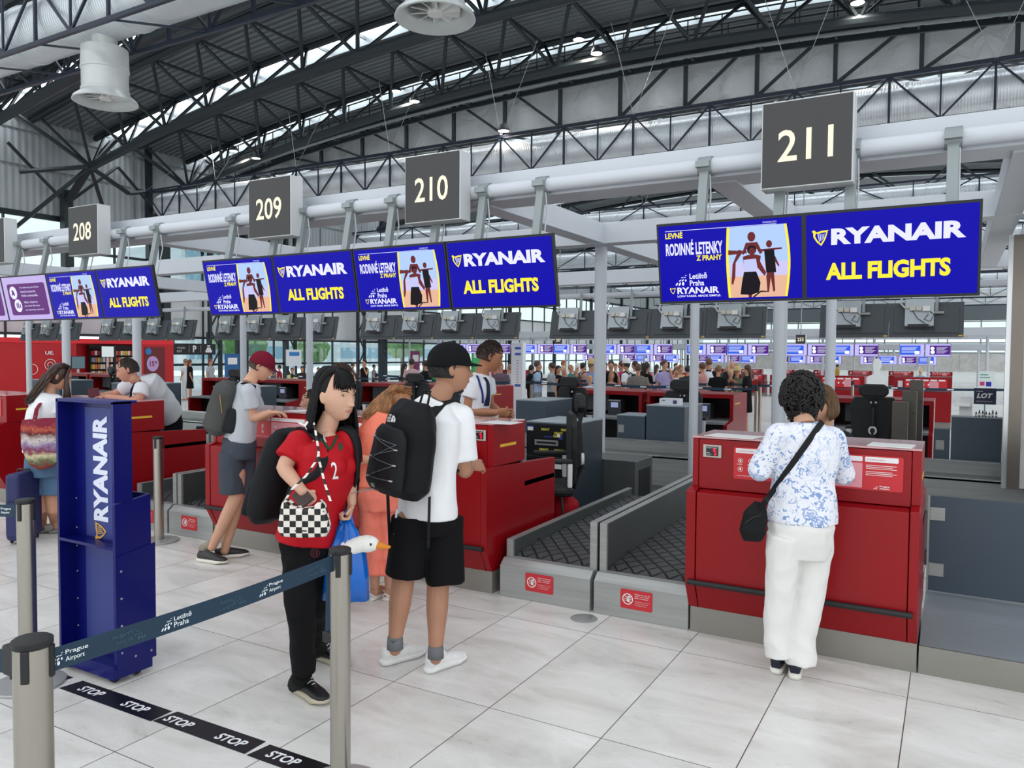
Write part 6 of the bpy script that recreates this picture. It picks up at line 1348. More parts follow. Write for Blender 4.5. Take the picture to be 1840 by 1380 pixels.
def chair(label, x, y, rz, group=None):
    t = thing('office_chair', label, 'chair', (x, y, 0), rotz=rz)       # faces +y locally, back towards -y
    M_C = mat('chair_black', '#111214', rough=.55); M_W = mat('chair_white', '#e2e4e6', rough=.3)
    MB().prism([(-.17, 1.10), (-.12, 1.06), (.12, 1.06), (.17, 1.10), (.165, 1.17), (.11, 1.20), (-.11, 1.20), (-.165, 1.17)], -.30, -.23, 'y').build('headrest', M_C, t, bevel=.02)
    MB().bar((0, -.25, .95), (0, -.28, 1.08), .05, .03).build('headrest_stem', M_C, t)
    m = MB(); m.prism([(-.20, .52), (.20, .52), (.26, .8), (.27, .98), (.22, 1.06), (-.22, 1.06), (-.27, .98), (-.26, .8)], -.22, -.17, 'y'); m.build('backrest', M_C, t, bevel=.02)
    MB().prism([(-.16, .55), (.16, .55), (.20, .8), (.20, .95), (-.20, .95), (-.20, .8)], -.232, -.222, 'y').build('mesh_panel', mat('chair_mesh', '#24272a', rough=.8), t)
    m = MB().bar((0, -.25, .95), (0, -.28, .62), .06, .03).bar((0, -.28, .64), (-.14, -.2, .5), .05, .03).bar((0, -.28, .64), (.14, -.2, .5), .05, .03); m.build('spine', M_C, t)
    MB().lathe([(.0, -.305), (.045, -.305), (.05, -.28), (.0, -.27)], (0, 0, .70), 18, 'y').build('knob', M_W, t, smooth=True); MB().lathe([(.0, -.31), (.028, -.31), (.028, -.30)], (0, 0, .70), 18, 'y').build('knob_centre', M_C, t)
    MB().ell((0, -.24, 1.0), (.04, .012, .015)).build('emblem', M_W, t)
    for s in (-1, 1):
        MB().prism([(-.025, .52), (.025, .52), (.030, .70), (-.030, .70)], -.02, .02, 'y').build('arm_support', M_W, t, bevel=.01).location = (s*.28, -.16, 0)
        MB().box(s*.28-.04, s*.28+.04, -.18, .12, .70, .73).build('arm_pad', M_C, t, bevel=.01)
    MB().box(-.24, .24, -.20, .26, .44, .52).build('seat', M_C, t, bevel=.03); MB().tube([(0, 0, .12), (0, 0, .44)], .03, 12).build('gas_column', M_C, t)
    m = MB()
    for k in range(5): a = 2*PI*k/5; MB().bar((0, 0, .12), (.30*math.cos(a), .30*math.sin(a), .07), .05, .03).build('star_leg', M_C, t); MB().ell((.30*math.cos(a), .30*math.sin(a), .03), (.03, .03, .03), None, 10, 8).build('caster', M_C, t)
    return t
CHZ = (1, 1, 1.13)
ch = chair('black office chair with tall headrest at the rightmost rear desk, seen from behind', -.83, 10.6, 0)
for x, y, rz, lb in ((-3.28, 10.7, .15, 'black office chair behind the thin white pole, at the second rear desk'), (-4.95, 10.75, -.1, 'black office chair at the third rear desk, above the black cabinet'), (-7.85, 10.7, .1, 'black office chair between the black hair and the coral shirt, rear row'),
                     (-9.2, 10.7, -.2, 'black office chair at the rear desk right of the maroon cap'), (-12.2, 10.7, .2, 'black office chair at a rear desk above the boy\'s backpack'), (-15.6, 10.4, -.3, 'black office chair right of the leaning clerk\'s book shelves'), (-18.0, 10.5, .2, 'black office chair behind the brown-haired woman at far left'),
                     (-3.02, 5.95, 2.1, 'black office chair turned sideways behind counter 210'), (-7.35, 5.95, 2.6, 'black office chair behind the boy with the grey backpack'), (-9.0, 6.0, 2.8, 'black office chair behind counter 208 near the blue stand')):
    dup(ch, loc=(x, y, 0), rotz=rz, label=lb, scale=CHZ)
ch.scale = CHZ
def cabinet(label, x0, x1, y0, y1, z, m=None, top=True, hinge=False):
    t = thing('storage_cabinet', label, 'cabinet', ((x0+x1)/2, y0, 0)); w = (x1-x0)/2
    MB().box(-w, w, 0, y1-y0, 0, z).build('carcass', m or M_PANEL, t, bevel=.003)
    if top: MB().box(-w-.003, w+.003, -.003, y1-y0, z, z+.012).build('top_edge', mat('cabinet_top', '#9aa5ab', rough=.4), t)
    if hinge: MB().box(-w+.02, -w+.1, -.008, 0, z-.22, z-.12).build('hinge', M_SS, t)
    return t
cabinet('slate-blue cabinet with a white carton on top, left of the thin pole', -3.40, -2.90, 9.45, 10.25, 1.04)
cabinet('low slate-blue box with a metal hinge plate beside the carton cabinet', -3.80, -3.42, 9.45, 9.9, .90, hinge=True)
cabinet('slate-blue cabinet behind the sticker-covered black cabinet', -5.32, -4.85, 9.45, 10.3, 1.04)
cabinet('slate-blue counter box carrying the LOT sign at the right', .0, .46, 9.45, 9.6, 1.055); cabinet('lower slate-blue part beside the LOT counter box, with a hinge plate', -.16, -.01, 9.45, 9.6, .92, top=False, hinge=True)
cabinet('slate-blue cabinet in front of the book kiosk at left', -14.6, -13.6, 9.45, 10.3, 1.05); cabinet('slate-blue cabinet with a pale top behind the leaning clerk', -11.6, -10.9, 9.45, 10.3, 1.06); cabinet('slate-blue cabinet left of the thick column at far left', -17.6, -16.4, 9.45, 10.2, 1.05)
t = cabinet('black filing cabinet plastered with yellow and blue tags behind counter 210', -3.60, -3.10, 6.62, 7.32, 1.03, mat('cabinet_dark', '#2b363f', rough=.4)); 
for k, (a, b) in enumerate(((.72, 1.02), (.36, .71), (.03, .35))):
    d = MB().box(-.245, .245, -.02, 0, a, b).build('drawer', mat('drawer_black', '#101418', rough=.35), t, bevel=.003); MB().box(-.15, .10, -.028, -.02, a+.10, a+.15).build('handle', M_SS, d); MB().box(-.13, .08, -.030, -.028, a+.115, a+.135).build('handle_slot', M_BLK, d)
m = MB()
for (q, x, z, w) in (('HEAVY', -.08, .96, .09), ('HEAVY', .05, .90, .08), ('HEAVY', .06, .93, .09), ('HEAVY', .13, .965, .09), ('HEAVY', -.10, .765, .10), ('HEAVY', .06, .765, .10)): m.text(q, x, z, w=w, h=.024, yy=-.024, bold=.04)
m.build('yellow_tags', mat('tag_yellow', '#d9cf4a', rough=.6), t)
m = MB()
for x, z, w, h_ in ((-.24, .955, .08, .05), (-.05, .895, .09, .016), (.11, .88, .04, .05)): m.rect(x, x+w, z, z+h_, -.0235)
m.build('blue_tags', mat('tag_blue', '#2a2f7a', rough=.6), t)
m = MB().rect(-.06, .14, .60, .645, -.0245).rect(.16, .20, .57, .65, -.0245).rect(-.23, -.17, .955, .99, -.0245).rect(.09, .12, .905, .935, -.025); m.build('white_tags', M_PWH, t)
MB().rect(-.2, -.07, .59, .64, -.0246).build('teal_tag', mat('tag_teal', '#3c8f8c', rough=.6), t)
o = thing('carton', 'white carton lying on the slate-blue cabinet beside the thin pole', 'box', (-3.13, 9.62, 1.052)); MB().box(-.13, .13, -.08, .08, 0, .085).build('box_body', mat('carton_white', '#e2e4ec', rough=.5), o, bevel=.003); MB().rect(-.10, -.05, .055, .065, -.082).rect(.05, .10, .02, .065, -.082).build('print', mat('print_navy', '#39406a'), o)
o = MB(); o.tube([V((-2.97, 6.02, .12)), V((-2.96, 6.02, .28)), V((-2.97, 6.02, .5)), V((-3.0, 6.02, .60))], [.13, .17, .15, .07], 16, ref=(0, 1, 0), ry=[.09, .12, .11, .05]); t = thing('sports_bag', 'red bag standing behind counter 210 beside the black cabinet', 'bag', (-2.97, 6.02, .0)); o.v = [v+V((.05, 0, -.1)) for v in o.v]; fuse(o, .012, 3, disp=wrinkle(.006, 8)).build('bag_body', cloth('red_nylon', '#a3101c', rough=.6), t, smooth='all', world=True)
MB().tube([V((-2.86, 5.90, .08)), V((-2.84, 5.9, .3)), V((-2.88, 5.92, .48))], .012, 6).build('zip', M_BLK, t, world=True)
t = thing('handbag', 'burgundy clutch with a gold ring standing on the ledge of counter 210', 'bag', (-3.02, 4.58, .886))
MB().prism([(-.055, 0), (.0, 0), (-.01, .115), (-.03, .12)], -.13, .12).build('bag_body', mat('burgundy_leather', '#5a0f24', rough=.4), t, bevel=.006); MB().prism([(-.062, .03), (-.056, .03), (-.02, .126), (-.026, .128)], -.128, .118).build('flap', mat('burgundy_leather', '#5a0f24'), t)
MB().tube([(.125+.012*math.cos(a), -.04, .09+.018*math.sin(a)) for a in [2*PI*i/12 for i in range(13)]], .003, 6).tube([(.125, -.04, .072), (.13, -.045, .03), (.14, -.05, .0)], .003, 6).build('ring', mat('gold', '#c8a050', rough=.25, metal=.9), t)
# papers on desks
for px0, py0, D0, w_, lb in ((1600, 803, 0, .22, 'white form lying on the right end of counter 211'), (1300, 791, 0, .30, 'printed sheets under the glass at the left end of counter 211'), (885, 762, 0, .25, 'white papers on top of counter 210'), (500, 742, 0, .2, 'white papers by the boy\'s hands on counter 209'), (540, 747, 0, .2, 'white papers at the right end of counter 209')):
    q = onZ(px0, py0, 1.207); q.y = min(max(q.y, 4.72), 5.0); o = MB(); o.m = Matrix.Translation(q) @ Matrix.Rotation(.2*random.uniform(-1, 1), 4, 'Z'); o.box(-w_/2, w_/2, -.10, .10, 0, .003); tag(o.build('paper_sheet', mat('paper_white', '#e9e9e6', rough=.6)), lb, 'paper')
# metal towers beside the rightmost rear desk
for k, (x, y, w, z) in enumerate(((-.50, 9.6, .16, 1.19), (-.42, 9.85, .15, 1.30), (-.36, 10.1, .14, 1.42))):
    t = thing('metal_post_box', 'brown-grey metal box post beside the rightmost rear chair, %s of three' % ('front', 'middle', 'rear')[k], 'metal box', (x, y, 0)); MB().box(-w/2, w/2, 0, .12, 0, z).build('casing', mat('brown_steel', '#5f5b55', rough=.35, metal=.6), t, bevel=.004); MB().ell((w*.3, -.003, z-.25), (.008, .004, .008)).build('lock', M_BLK, t)
# LOT sign, stand, bottles, pier
t = thing('tabletop_sign', 'navy LOT sign on a thin stem on the slate counter at right', 'sign', (.30, 9.5, 1.068)); MB().tube([(0, 0, 0), (0, 0, .14)], .006, 8).build('stem', M_SS, t); MB().box(-.10, .10, -.006, .006, .13, .30).build('board', mat('navy_board', '#0d1040', rough=.4), t); MB().text('LOT', -.075, .195, w=.145, h=.052, yy=-.008, bold=.04, shear=.25).rect(-.08, .07, .16, .163, -.008).rect(-.08, -.02, .265, .268, -.008).build('lettering', M_PWH, t)
t = thing('brochure_holder', 'white folded brochure holder left of the LOT sign', 'holder', (.13, 9.52, 1.068)); MB().prism([(0, 0), (.06, 0), (.09, .20), (.075, .20), (.0, .02)], -.06, .06).build('back', M_PWH, t); MB().prism([(-.05, .10), (-.045, .11), (.05, .135), (.05, .12)], -.11, .04).build('flap', M_PWH, t)
bt = None
for k in range(7):
    x, y = .225+.03*k, 9.49+.02*(k % 3)
    lb = 'small dark bottle under the LOT sign, %s from left' % ORD[k]
    if bt is None: bt = thing('small_bottle', lb, 'bottle', (x, y, 1.068), group='small bottles under the LOT sign'); MB().lathe([(.0, 0), (.010, 0), (.010, .03), (.005, .04), (.005, .05), (0, .05)], (0, 0, 0), 10).build('body', mat('bottle_dark', '#2b2224', rough=.2), bt, smooth=True); MB().rect(-.008, .008, .008, .025, -.0105).build('label', M_PWH, bt)
    else: dup(bt, label=lb, loc=(x, y, 1.068+(.0)), scale=(1, 1, 1+.4*((k*3) % 4)/3))
w = MB().box(.535, 1.9, 8.6, 9.6, .47, 2.9); struct('wall_pier', w, M_MARB)
t = thing('pier_cladding', 'bronze-grey metal cladding on the marble pier at the right edge', 'cladding', (.44, 8.5, .47))
MB().box(.02, .12, 0, .1, 0, 2.35).build('face_panel', mat('bronze_steel', '#7b736b', rough=.25, metal=.7, var=.06, vscale=2), t); MB().box(-.02, .02, .02, .1, 0, 2.35).build('bright_edge', mat('bright_steel', '#d4d6d6'), t)
# measuring pillar and notice boards in the hall
t = thing('sign_pillar', 'tall white measuring pillar with blue labels right of the tie-wearing clerk', 'pillar', (-7.75, 13.8, 0)); MB().box(-.14, .13, 0, .14, 0, 1.92).build('post', mat('pillar_white', '#dfe3e4', rough=.35), t, bevel=.008)
m = MB(); [m.rect(-.05, .09, z, z+.05, -.002) for z in (1.78, 1.66, 1.02)]; m.build('blue_labels', mat('label_blue', '#2f5fb0', rough=.5), t); m = MB(); [m.rect(-.01, .03, 1.10+.055*k, 1.112+.055*k, -.002) for k in range(9)]; m.build('scale_marks', M_DGREY, t)
# ================================================================== FAR DESKS AND SCREENS
def far_counter(label, x, y, z=.88, w=1.18):
    t = thing('check_in_counter', label, 'counter', (x, y, 0)); MB().box(-w/2, w/2, 0, .6, 0, .12).build('plinth', M_PLIN, t); MB().box(-w/2, w/2, -.05, .6, .12, z*.72).build('lower_panel', M_RED, t); MB().box(-w/2, w/2, 0, .5, z*.74, z).build('upper_panel', M_RED, t)
    m = MB().rect(-w*.3, w*.42, z*.77, z*.97, -.004); m.build('notice_panel', M_REDL, t); m = MB(); [m.rect(-w*.28+.14*k*w, -w*.28+.11*w+.14*k*w, z*.93, z*.96, -.006) for k in range(5)]; [m.disc(-w*.25+.09*w*k, z*.86, .02, yy=-.006, n=8) for k in range(5)]; m.build('white_print', M_PWH, t); MB().rect(w*.12, w*.28, z*.78, z*.92, -.006).build('pink_table', M_PINK, t); MB().box(-w*.42, -w*.34, -.01, 0, z*.8, z*.93).build('weight_display', M_SIGNE, t)
    return t
fc = far_counter('red far check-in desk facing the hall, first row, first from the right', -.95, 33.2)
xs = [-3.3, -6.0, -7.4, -10.2, -11.6, -14.4, -15.8, -18.6, -20.0, -23]
for i, x in enumerate(xs): dup(fc, loc=(x, 33.2, 0), label='red far check-in desk facing the hall, first row, %s from the right' % ORD[i+1])
for x, lb in ((-.62, 'red desk with notice strip in the near far row, right of the white cutout'), (-2.47, 'red desk with notice strip in the near far row, left of the white cutout'), (-6.3, 'red desk with notice strip between the crowd and the thick column')):
    dup(fc, loc=(x, 20.6, 0), label=lb, scale=(1.03, 1, 1.36))
for i, x in enumerate([-.6, -2.4, -4.4, -6.2, -8.4, -10.2, -12.4]): dup(fc, loc=(x, 46, 0), label='red far check-in desk in the second distant row, %s from the right' % ORD[i])
def far_screen(kind, label, x, y, z):
    t = thing('display_screen', label, 'screen', (x, y, z)); MB().box(-.445, .445, .002, .05, 0, .5).build('bezel', M_BLK, t); MB().tube([(0, .04, .45), (0, .12, .95)], .02, 6).build('mount_rod', M_GREYW, t)
    MB().rect(-.43, .43, .015, .485, 0).build('display', emi('far_lilac', '#b9b4f2', 1.0), t)
    if kind == 'B': MB().rect(-.42, .30, .07, .43, -.003).build('panel', emi('far_blue', '#2b5ad6', 1.0), t); m = MB(); [m.rect(-.36, .2-.04*(k % 3), .36-.05*k, .375-.05*k, -.005) for k in range(5)]; m.rect(.10, .27, .09, .22, -.005); m.build('lettering', emi('far_white', '#e8ecff', 1.0), t)
    else: MB().rect(-.28, .42, .08, .43, -.003).build('panel', emi('far_purple', '#4b1f7a', 1.0), t); m = MB(); m.disc(-.19, .32, .07, yy=-.005).disc(-.18, .18, .075, yy=-.005); [m.rect(-.05, .34-.06*(k % 3), .36-.045*k, .372-.045*k, -.005) for k in range(6)]; m.build('lettering', emi('far_white', '#e8ecff', 1.0), t)
    return t
fb = fp_ = None; cnt = 0
for xr, k in ((-.07, 2), (-2.6, 4), (-6.85, 4), (-11.1, 4), (-15.35, 4), (-19.6, 4)):
    for j in range(k):
        x = xr-.45-.90*j; kd = 'P' if j % 2 == 0 else 'B'; lb = '%s far notice screen over the crowd, %s from right' % (('purple' if kd == 'P' else 'blue'), ORD[cnt] if cnt < 20 else 'leftmost'); cnt += 1
        if kd == 'P': fp_ = dup(fp_, loc=(x, 34.2, 1.68), label=lb) if fp_ else far_screen('P', lb, x, 34.2, 1.68)
        else: fb = dup(fb, loc=(x, 34.2, 1.68), label=lb) if fb else far_screen('B', lb, x, 34.2, 1.68)
for i in range(18): dup(fp_ if i % 2 else fb, loc=(-1.2-.95*i-.9*(i//4), 47, 1.22), label='%s screen in the lower, farther line of screens, %s from right' % ('purple' if i % 2 else 'blue', ORD[i]))
# ================================================================== LEFT END: RED SHOP, POSTERS, WAYFINDING
t = thing('red_shop', 'red shop front at the far left with shelves of books', 'shop', (-27.2, 16.5, 0))
M_SHR = mat('shop_red', '#c3101c', rough=.45); M_SHB = mat('shop_bright_red', '#f0182a', rough=.4)
MB().box(-.6, -.5, -6.5, 3.6, 0, 1.95).box(-.5, 0, -6.5, -.2, 0, 1.95).build('wall_panels', M_SHR, t); MB().box(-.8, .03, -6.5, 3.75, 1.95, 2.12).build('fascia', M_SHB, t); MB().box(-.6, .02, 2.2, 3.75, 0, 1.95).build('end_pier', M_SHR, t)
MB().box(-.55, -.1, 1.35, 1.95, 2.12, 2.55).build('roof_sign', M_SHB, t)
def px_plane(M_name, y0, y1, z0, z1, m, par=t, dx=.03): return MB().box(dx, dx+.004, y0, y1, z0, z1).build(M_name, m, par)
px_plane('poster', 2.45, 3.35, .35, 1.85, mat('poster_dark_red', '#6d0f1a', rough=.4)); m = MB(); m.m = Matrix.Translation((.045, 0, 0)) @ Matrix.Rotation(PI/2, 4, 'Z')
m.disc(2.8, 1.2, .26, .30, 0, 24); m.build('price_bubble', mat('bubble_lilac', '#c7a3d6', rough=.5), t); m = MB(); m.m = Matrix.Translation((.045, 0, 0)) @ Matrix.Rotation(PI/2, 4, 'Z'); m.disc(2.62, 1.68, .13, yy=0, n=20); m.build('blue_dot', mat('dot_blue', '#2c7fc0'), t)
m = MB(); m.m = Matrix.Translation((.05, 0, 0)) @ Matrix.Rotation(PI/2, 4, 'Z'); m.text('15', 2.67, 1.10, w=.20, h=.20, yy=0, bold=.02).text('98', 2.89, 1.2, w=.10, h=.10, yy=0, bold=.02); m.build('price', mat('price_red', '#8c1020'), t)
m = MB(); m.m = Matrix.Translation((.05, 0, 0)) @ Matrix.Rotation(PI/2, 4, 'Z'); [m.rect(2.6, 3.15, .60-.07*k, .625-.07*k, 0) for k in range(3)]; m.build('small_print', M_PWH, t)
m = MB(); m.m = Matrix.Translation((.05, 0, 0)) @ Matrix.Rotation(PI/2, 4, 'Z'); m.text('UE.', -1.32, 1.55, w=.30, h=.12, yy=0, bold=.03).ring(-1.15, 1.2, .18, .2, 0).ring(-1.15, 1.2, .08, .1, 0).ring(-1.75, 1.05, .16, .18, 0).ring(-1.15, .75, .18, .2, 0).rect(-3.5, -3.1, 1.05, 1.2, 0).disc(-3.2, 1.3, .06, yy=0); m.build('white_print', M_PWH, t)
sh = thing('book_shelf', 'tall dark shelf of books and magazines inside the red shop', 'shelf', (-27.4, 17.0, 0)); MB().box(-.1, 0, -.1, 1.6, 0, 1.9).build('back_panel', mat('shelf_dark', '#2a211e', rough=.6), sh)
for k in range(7): MB().box(0, .22, -.1, 1.6, .25+.25*k, .27+.25*k).build('shelf_board', mat('shelf_dark', '#2a211e'), sh)
MB().box(0, .24, .70, .78, .2, 1.9).build('divider', mat('shelf_dark', '#2a211e'), sh)
rnd = random.Random(11); bcols = ['#e6d8c4', '#c86a4a', '#f0ece2', '#b02030', '#d9b04a', '#7c8fa8', '#d07040', '#efe0d8']
k = 0; protos = {}
for r_ in range(6):
    for c_ in range(16):
        if c_ == 8: continue
        col = rnd.choice(bcols); y = -.05+.1*c_
        lb = '%s book, %s from left on the %s shelf of the red shop' % ({'#e6d8c4': 'cream', '#c86a4a': 'terracotta', '#f0ece2': 'white', '#b02030': 'crimson', '#d9b04a': 'yellow', '#7c8fa8': 'blue-grey', '#d07040': 'orange', '#efe0d8': 'pale pink'}[col], ORD[c_], ('lowest', 'second', 'third', 'fourth', 'fifth', 'topmost')[r_])
        loc = (-27.4+.12, 17.0+y, .275+.25*r_)
        if col in protos: b_ = protos[col].copy(); COL.objects.link(b_); b_.location = loc; b_['label'] = lb; b_['group'] = 'books on the red shop shelves'
        else: b_ = MB().box(-.06, .06, -.04, .04, 0, .17).build('book', mat('book_'+col, col, rough=.5), None, origin=(0, 0, 0)); b_.location = loc; tag(b_, lb, 'book', 'books on the red shop shelves'); protos[col] = b_
for y, z, w_, h_, col, nm, lb in ((15.9, 1.05, .5, .45, '#5a7078', 'shop_display', 'grey-blue display screen in the red shop, left one'), (17.0, 1.45, .5, .42, '#d6e2e2', 'shop_display', 'pale display screen hanging in the red shop, right of the column')):
    tt = thing(nm, lb, 'screen', (-26.9, y, z)); MB().box(0, .06, 0, w_, 0, h_).build('frame', M_BLK, tt); MB().box(.061, .064, .02, w_-.02, .02, h_-.02).build('display', emi('shop_scr'+col, col, .8), tt); MB().bar((.03, w_/2, -z), (.03, w_/2, 0), .06).build('stand', M_SIGNE, tt)
t = thing('wayfinding_sign', 'black overhead sign with B, exit, P and taxi symbols at the left end wall', 'sign', (-28.9, 21.1, 1.55)); MB().box(0, .12, 0, 2.5, 0, .48).build('sign_box', M_BLK, t)
m = MB(); m.m = Matrix.Translation((.13, 0, 0)) @ Matrix.Rotation(PI/2, 4, 'Z'); SM = m.m
for nm, fn in (('letter_b', lambda m: m.text('B', .08, .12, h=.24, yy=0, bold=.02)), ('lettering', lambda m: m.text('VÝCHOD', .5, .25, w=.4, h=.1, yy=0).text('EXIT', .5, .1, w=.25, h=.09, yy=0)), ('letter_p', lambda m: m.text('P', 1.3, .1, w=.18, h=.3, yy=0, bold=.03)), ('taxi_symbol', lambda m: m.rect(1.95, 2.3, .1, .2, 0).poly([(1.98, .2), (2.04, .32), (2.21, .32), (2.27, .2)], 0).rect(2.05, 2.2, .36, .42, 0)), ('divider_line', lambda m: m.rect(.25, .26, .05, .43, 0)), ('divider_line', lambda m: m.rect(1.1, 1.11, .1, .4, 0)), ('divider_line', lambda m: m.rect(1.7, 1.71, .1, .4, 0))):
    m = MB(); m.m = SM; fn(m).build(nm, M_PWH, t)
MB().bar((.06, .4, .48), (.06, .4, 1.0), .05).build('mount', M_STEEL, t); MB().bar((.06, 2.1, .48), (.06, 2.1, 1.0), .05).build('mount', M_STEEL, t)
for y, lb in ((23.4, 'dark lattice column left of the maroon cap'), (24.9, 'dark lattice column just right of the wayfinding sign'), (28.0, 'dark lattice column between the thin poles'), (33.3, 'dark lattice column above the black-haired woman'), (35.2, 'dark lattice column at the glass lift shaft')):
    t = thing('lattice_column', lb, 'column', (-28.9, y, 0))
    for s in (0, .55): MB().bar((0, s, 0), (0, s, 8.2), .14).build('upright', M_STEEL, t)
    for k in range(9): MB().bar((0, 0 if k % 2 else .55, .9*k), (0, .55 if k % 2 else 0, .9*k+.9), .06).build('lacing', M_STEEL, t)
for x, y, w_, h_, z, col, lb, nm in ((-27, 22.6, .7, 1.2, .4, '#1d5f9c', 'blue advertising banner beside the red shop', 'banner'), (-26.5, 25.6, .9, .75, 1.05, '#dfe4e8', 'white notice with a blue heading left of the thin pole', 'notice_board'), (-27, 35.6, .8, 1.6, .2, '#7c2f5e', 'magenta banner with white petals behind the black hair', 'banner'),
                                 (-26, 36.9, .35, 2.2, 0, '#c98ac0', 'narrow pink pillar banner right of the black hair', 'banner'), (-24, 37.4, .8, 1.5, .5, '#3cc468', 'green lit vending display in the middle distance', 'vending_display'), (-22.5, 37.6, .6, 1.1, .6, '#9fb4c4', 'pale kiosk with a screen right of the green display', 'info_kiosk')):
    t = thing(nm, lb, 'sign', (x, y, 0)); MB().box(0, .08, 0, w_, z, z+h_).build('panel', mat('pan'+col, col, rough=.4), t); MB().box(.081, .084, w_*.15, w_*.85, z+h_*.62, z+h_*.86).build('white_print' if col != '#dfe4e8' else 'blue_heading', M_PWH if col != '#dfe4e8' else mat('dot_blue', '#2c6fc0'), t)
    MB().box(.02, .06, w_*.45, w_*.55, 0, z+.01).build('foot', M_SIGNE, t)
t = thing('welcome_board', 'white welcome board with pink and blue squares by the marble wall', 'sign', (.70, 28, 0)); MB().box(0, .42, 0, .1, 0, 1.25).build('panel', mat('board_white', '#dfe8e8', rough=.4), t); MB().rect(.04, .16, .8, .92, -.003).build('pink_square', mat('sq_pink', '#c8286a'), t); MB().rect(.2, .34, .78, .92, -.003).build('blue_square', mat('sq_blue', '#2020a8'), t); MB().rect(.04, .25, 1.12, 1.15, -.003).rect(.04, .3, 1.04, 1.07, -.003).build('print', mat('print_teal', '#3aa088'), t)
t = thing('life_size_cutout', 'white life-size cardboard figure behind the rightmost rear chair', 'cutout', (-2.15, 27, 0)); m = MB().prism([(-.45, 0), (.75, 0), (.75, .55), (.45, .6), (.30, .85), (.22, 1.05), (.12, 1.13), (.12, 1.2), (.19, 1.35), (.19, 1.52), (.10, 1.62), (-.02, 1.6), (-.06, 1.42), (-.04, 1.25), (-.02, 1.13), (-.22, 1.03), (-.36, .8)], 0, .03, 'y'); m.build('board', mat('cutout_white', '#eceeee', rough=.6), t)
t = thing('blue_trolley', 'blue canvas trolley parked behind the metal box posts', 'trolley', (-.72, 22.6, 0)); MB().box(-.3, .35, 0, .5, .15, .92).build('bin', mat('trolley_blue', '#1d56b0', rough=.6), t, bevel=.02)
for s in (-.25, .3): MB().ell((s, .1, .07), (.06, .04, .07)).build('wheel', M_BLK, t)
MB().bar((-.2, -.02, .9), (-.02, -.02, 1.45), .03).build('handle', M_PWH, t)

# outside the glazed end wall
for x, y, w_, h_, lb in ((-62, 52, 16, 11, 'pale office building seen through the end glazing above the maroon cap'), (-66, 78, 20, 14, 'second pale office building seen through the end glazing, further right')):
    t = thing('office_building', lb, 'building', (x, y, 0)); MB().box(-4, 4, -w_/2, w_/2, 0, h_).build('walls', mat('facade', '#b9c0c4', rough=.7), t)
    for k in range(5): MB().box(4.0, 4.05, -w_/2+.5, w_/2-.5, 1+2.2*k, 2.2+2.2*k).build('window_band', mat('facade_glass', '#7fa0b0', rough=.2), t)
for k, (x, y, h_) in enumerate(((-44, 38, 3.4), (-46, 47, 3.0), (-45, 58, 3.8))):
    t = thing('tree', 'leafy green tree outside the end glazing, %s from the left' % ORD[k], 'tree', (x, y, 0)); MB().tube([(0, 0, 0), (0, 0, h_*.5)], .12, 8).build('trunk', mat('bark', '#5a4a3a', rough=.9), t)
    m = MB(); rr = random.Random(k); [m.ell((rr.uniform(-.9, .9), rr.uniform(-1.2, 1.2), h_*.5+rr.uniform(0, 1.4)), (.9, .9, .8), None, 12, 8) for _ in range(9)]; fuse(m, .12, 1, disp=lambda v, n: .14*noise.noise(v*3)).build('crown', mat('leaves', '#5f8a4a', rough=.8, var=.3, vscale=5), t, smooth='all')
# ================================================================== BLUE STAND
t = thing('blue_display_stand', 'tall blue airline stand with RYANAIR written upwards', 'stand', (-3.90, 2.37, 0))
M_BL = mat('stand_blue', '#040b62', rough=.35, coat=.1, spec=.3); M_BLP = mat('poster_blue', '#1e2f7c', rough=.4)
MB().box(-.245, .245, .085, .10, .10, 1.43).build('back_plate', M_BL, t); MB().box(-.25, -.232, 0, .10, .08, 1.44).build('side_wing', M_BL, t); MB().box(.232, .25, 0, .10, .93, 1.44).build('side_wing', M_BL, t)
MB().box(-.25, .25, 0, .13, 1.43, 1.445).build('top_plate', M_BL, t); MB().box(-.232, .232, .0, .085, .685, .70).build('middle_ledge', M_BL, t)
MB().prism([(0, .08), (.20, .08), (.20, .95), (.0, .92)], .232, .252).build('side_panel', M_BL, t); MB().prism([(-.004, .08), (.22, .08), (.22, .69), (-.004, .655)], .252, .258).build('side_panel', M_BL, t)
MB().box(-.232, .232, .19, .20, .08, .95).build('rear_plate', M_BL, t)
MB().box(-.12, .20, .080, .084, .71, 1.40).build('poster', M_BLP, t); MB().box(-.13, .21, .080, .084, .12, .68).build('lower_panel', M_BLP, t)
MB().prism([(-.02, .10), (.085, .10), (.085, .085), (-.01, .085), (-.02, .03)], -.25, .235).build('foot_tray', M_BL, t); MB().prism([(-.02, .03), (-.02, .10), (.20, .10), (.20, .03)], .235, .253).build('foot_side', M_BL, t)
MB().text('RYANAIR', .075, .80, w=.56, h=.125, yy=.078, bold=.05, rot90=True).build('lettering', mat('print_bluewhite', '#dfe4f4', rough=.5), t)
m = MB(); harp(m, 0, 0, .10, .078); m.v = [V((.008-v.z, v.y, .745+v.x)) for v in m.v]; m.build('harp_mark', mat('print_gold', '#d8a63c', rough=.4), t)
m = MB(); harpstr(m, 0, 0, .10, .077); m.v = [V((.008-v.z, v.y, .745+v.x)) for v in m.v]; m.build('harp_strings', mat('print_gold', '#d8a63c'), t)
m = MB()
for z in (.16, .30, .44, .58): m.lathe([(.0, .258), (.006, .258), (.006, .261), (0, .262)], (0, .025, z), 8, 'x')
for y in (.10, .19): m.lathe([(.0, .258), (.006, .258), (.006, .261), (0, .262)], (0, y, .12), 8, 'x')
for z in (.2, .35, .5, .64, .74, .9): m.ell((-.215, .083, z), (.005, .003, .005), None, 8, 6)
m.build('rivets', M_SS, t)
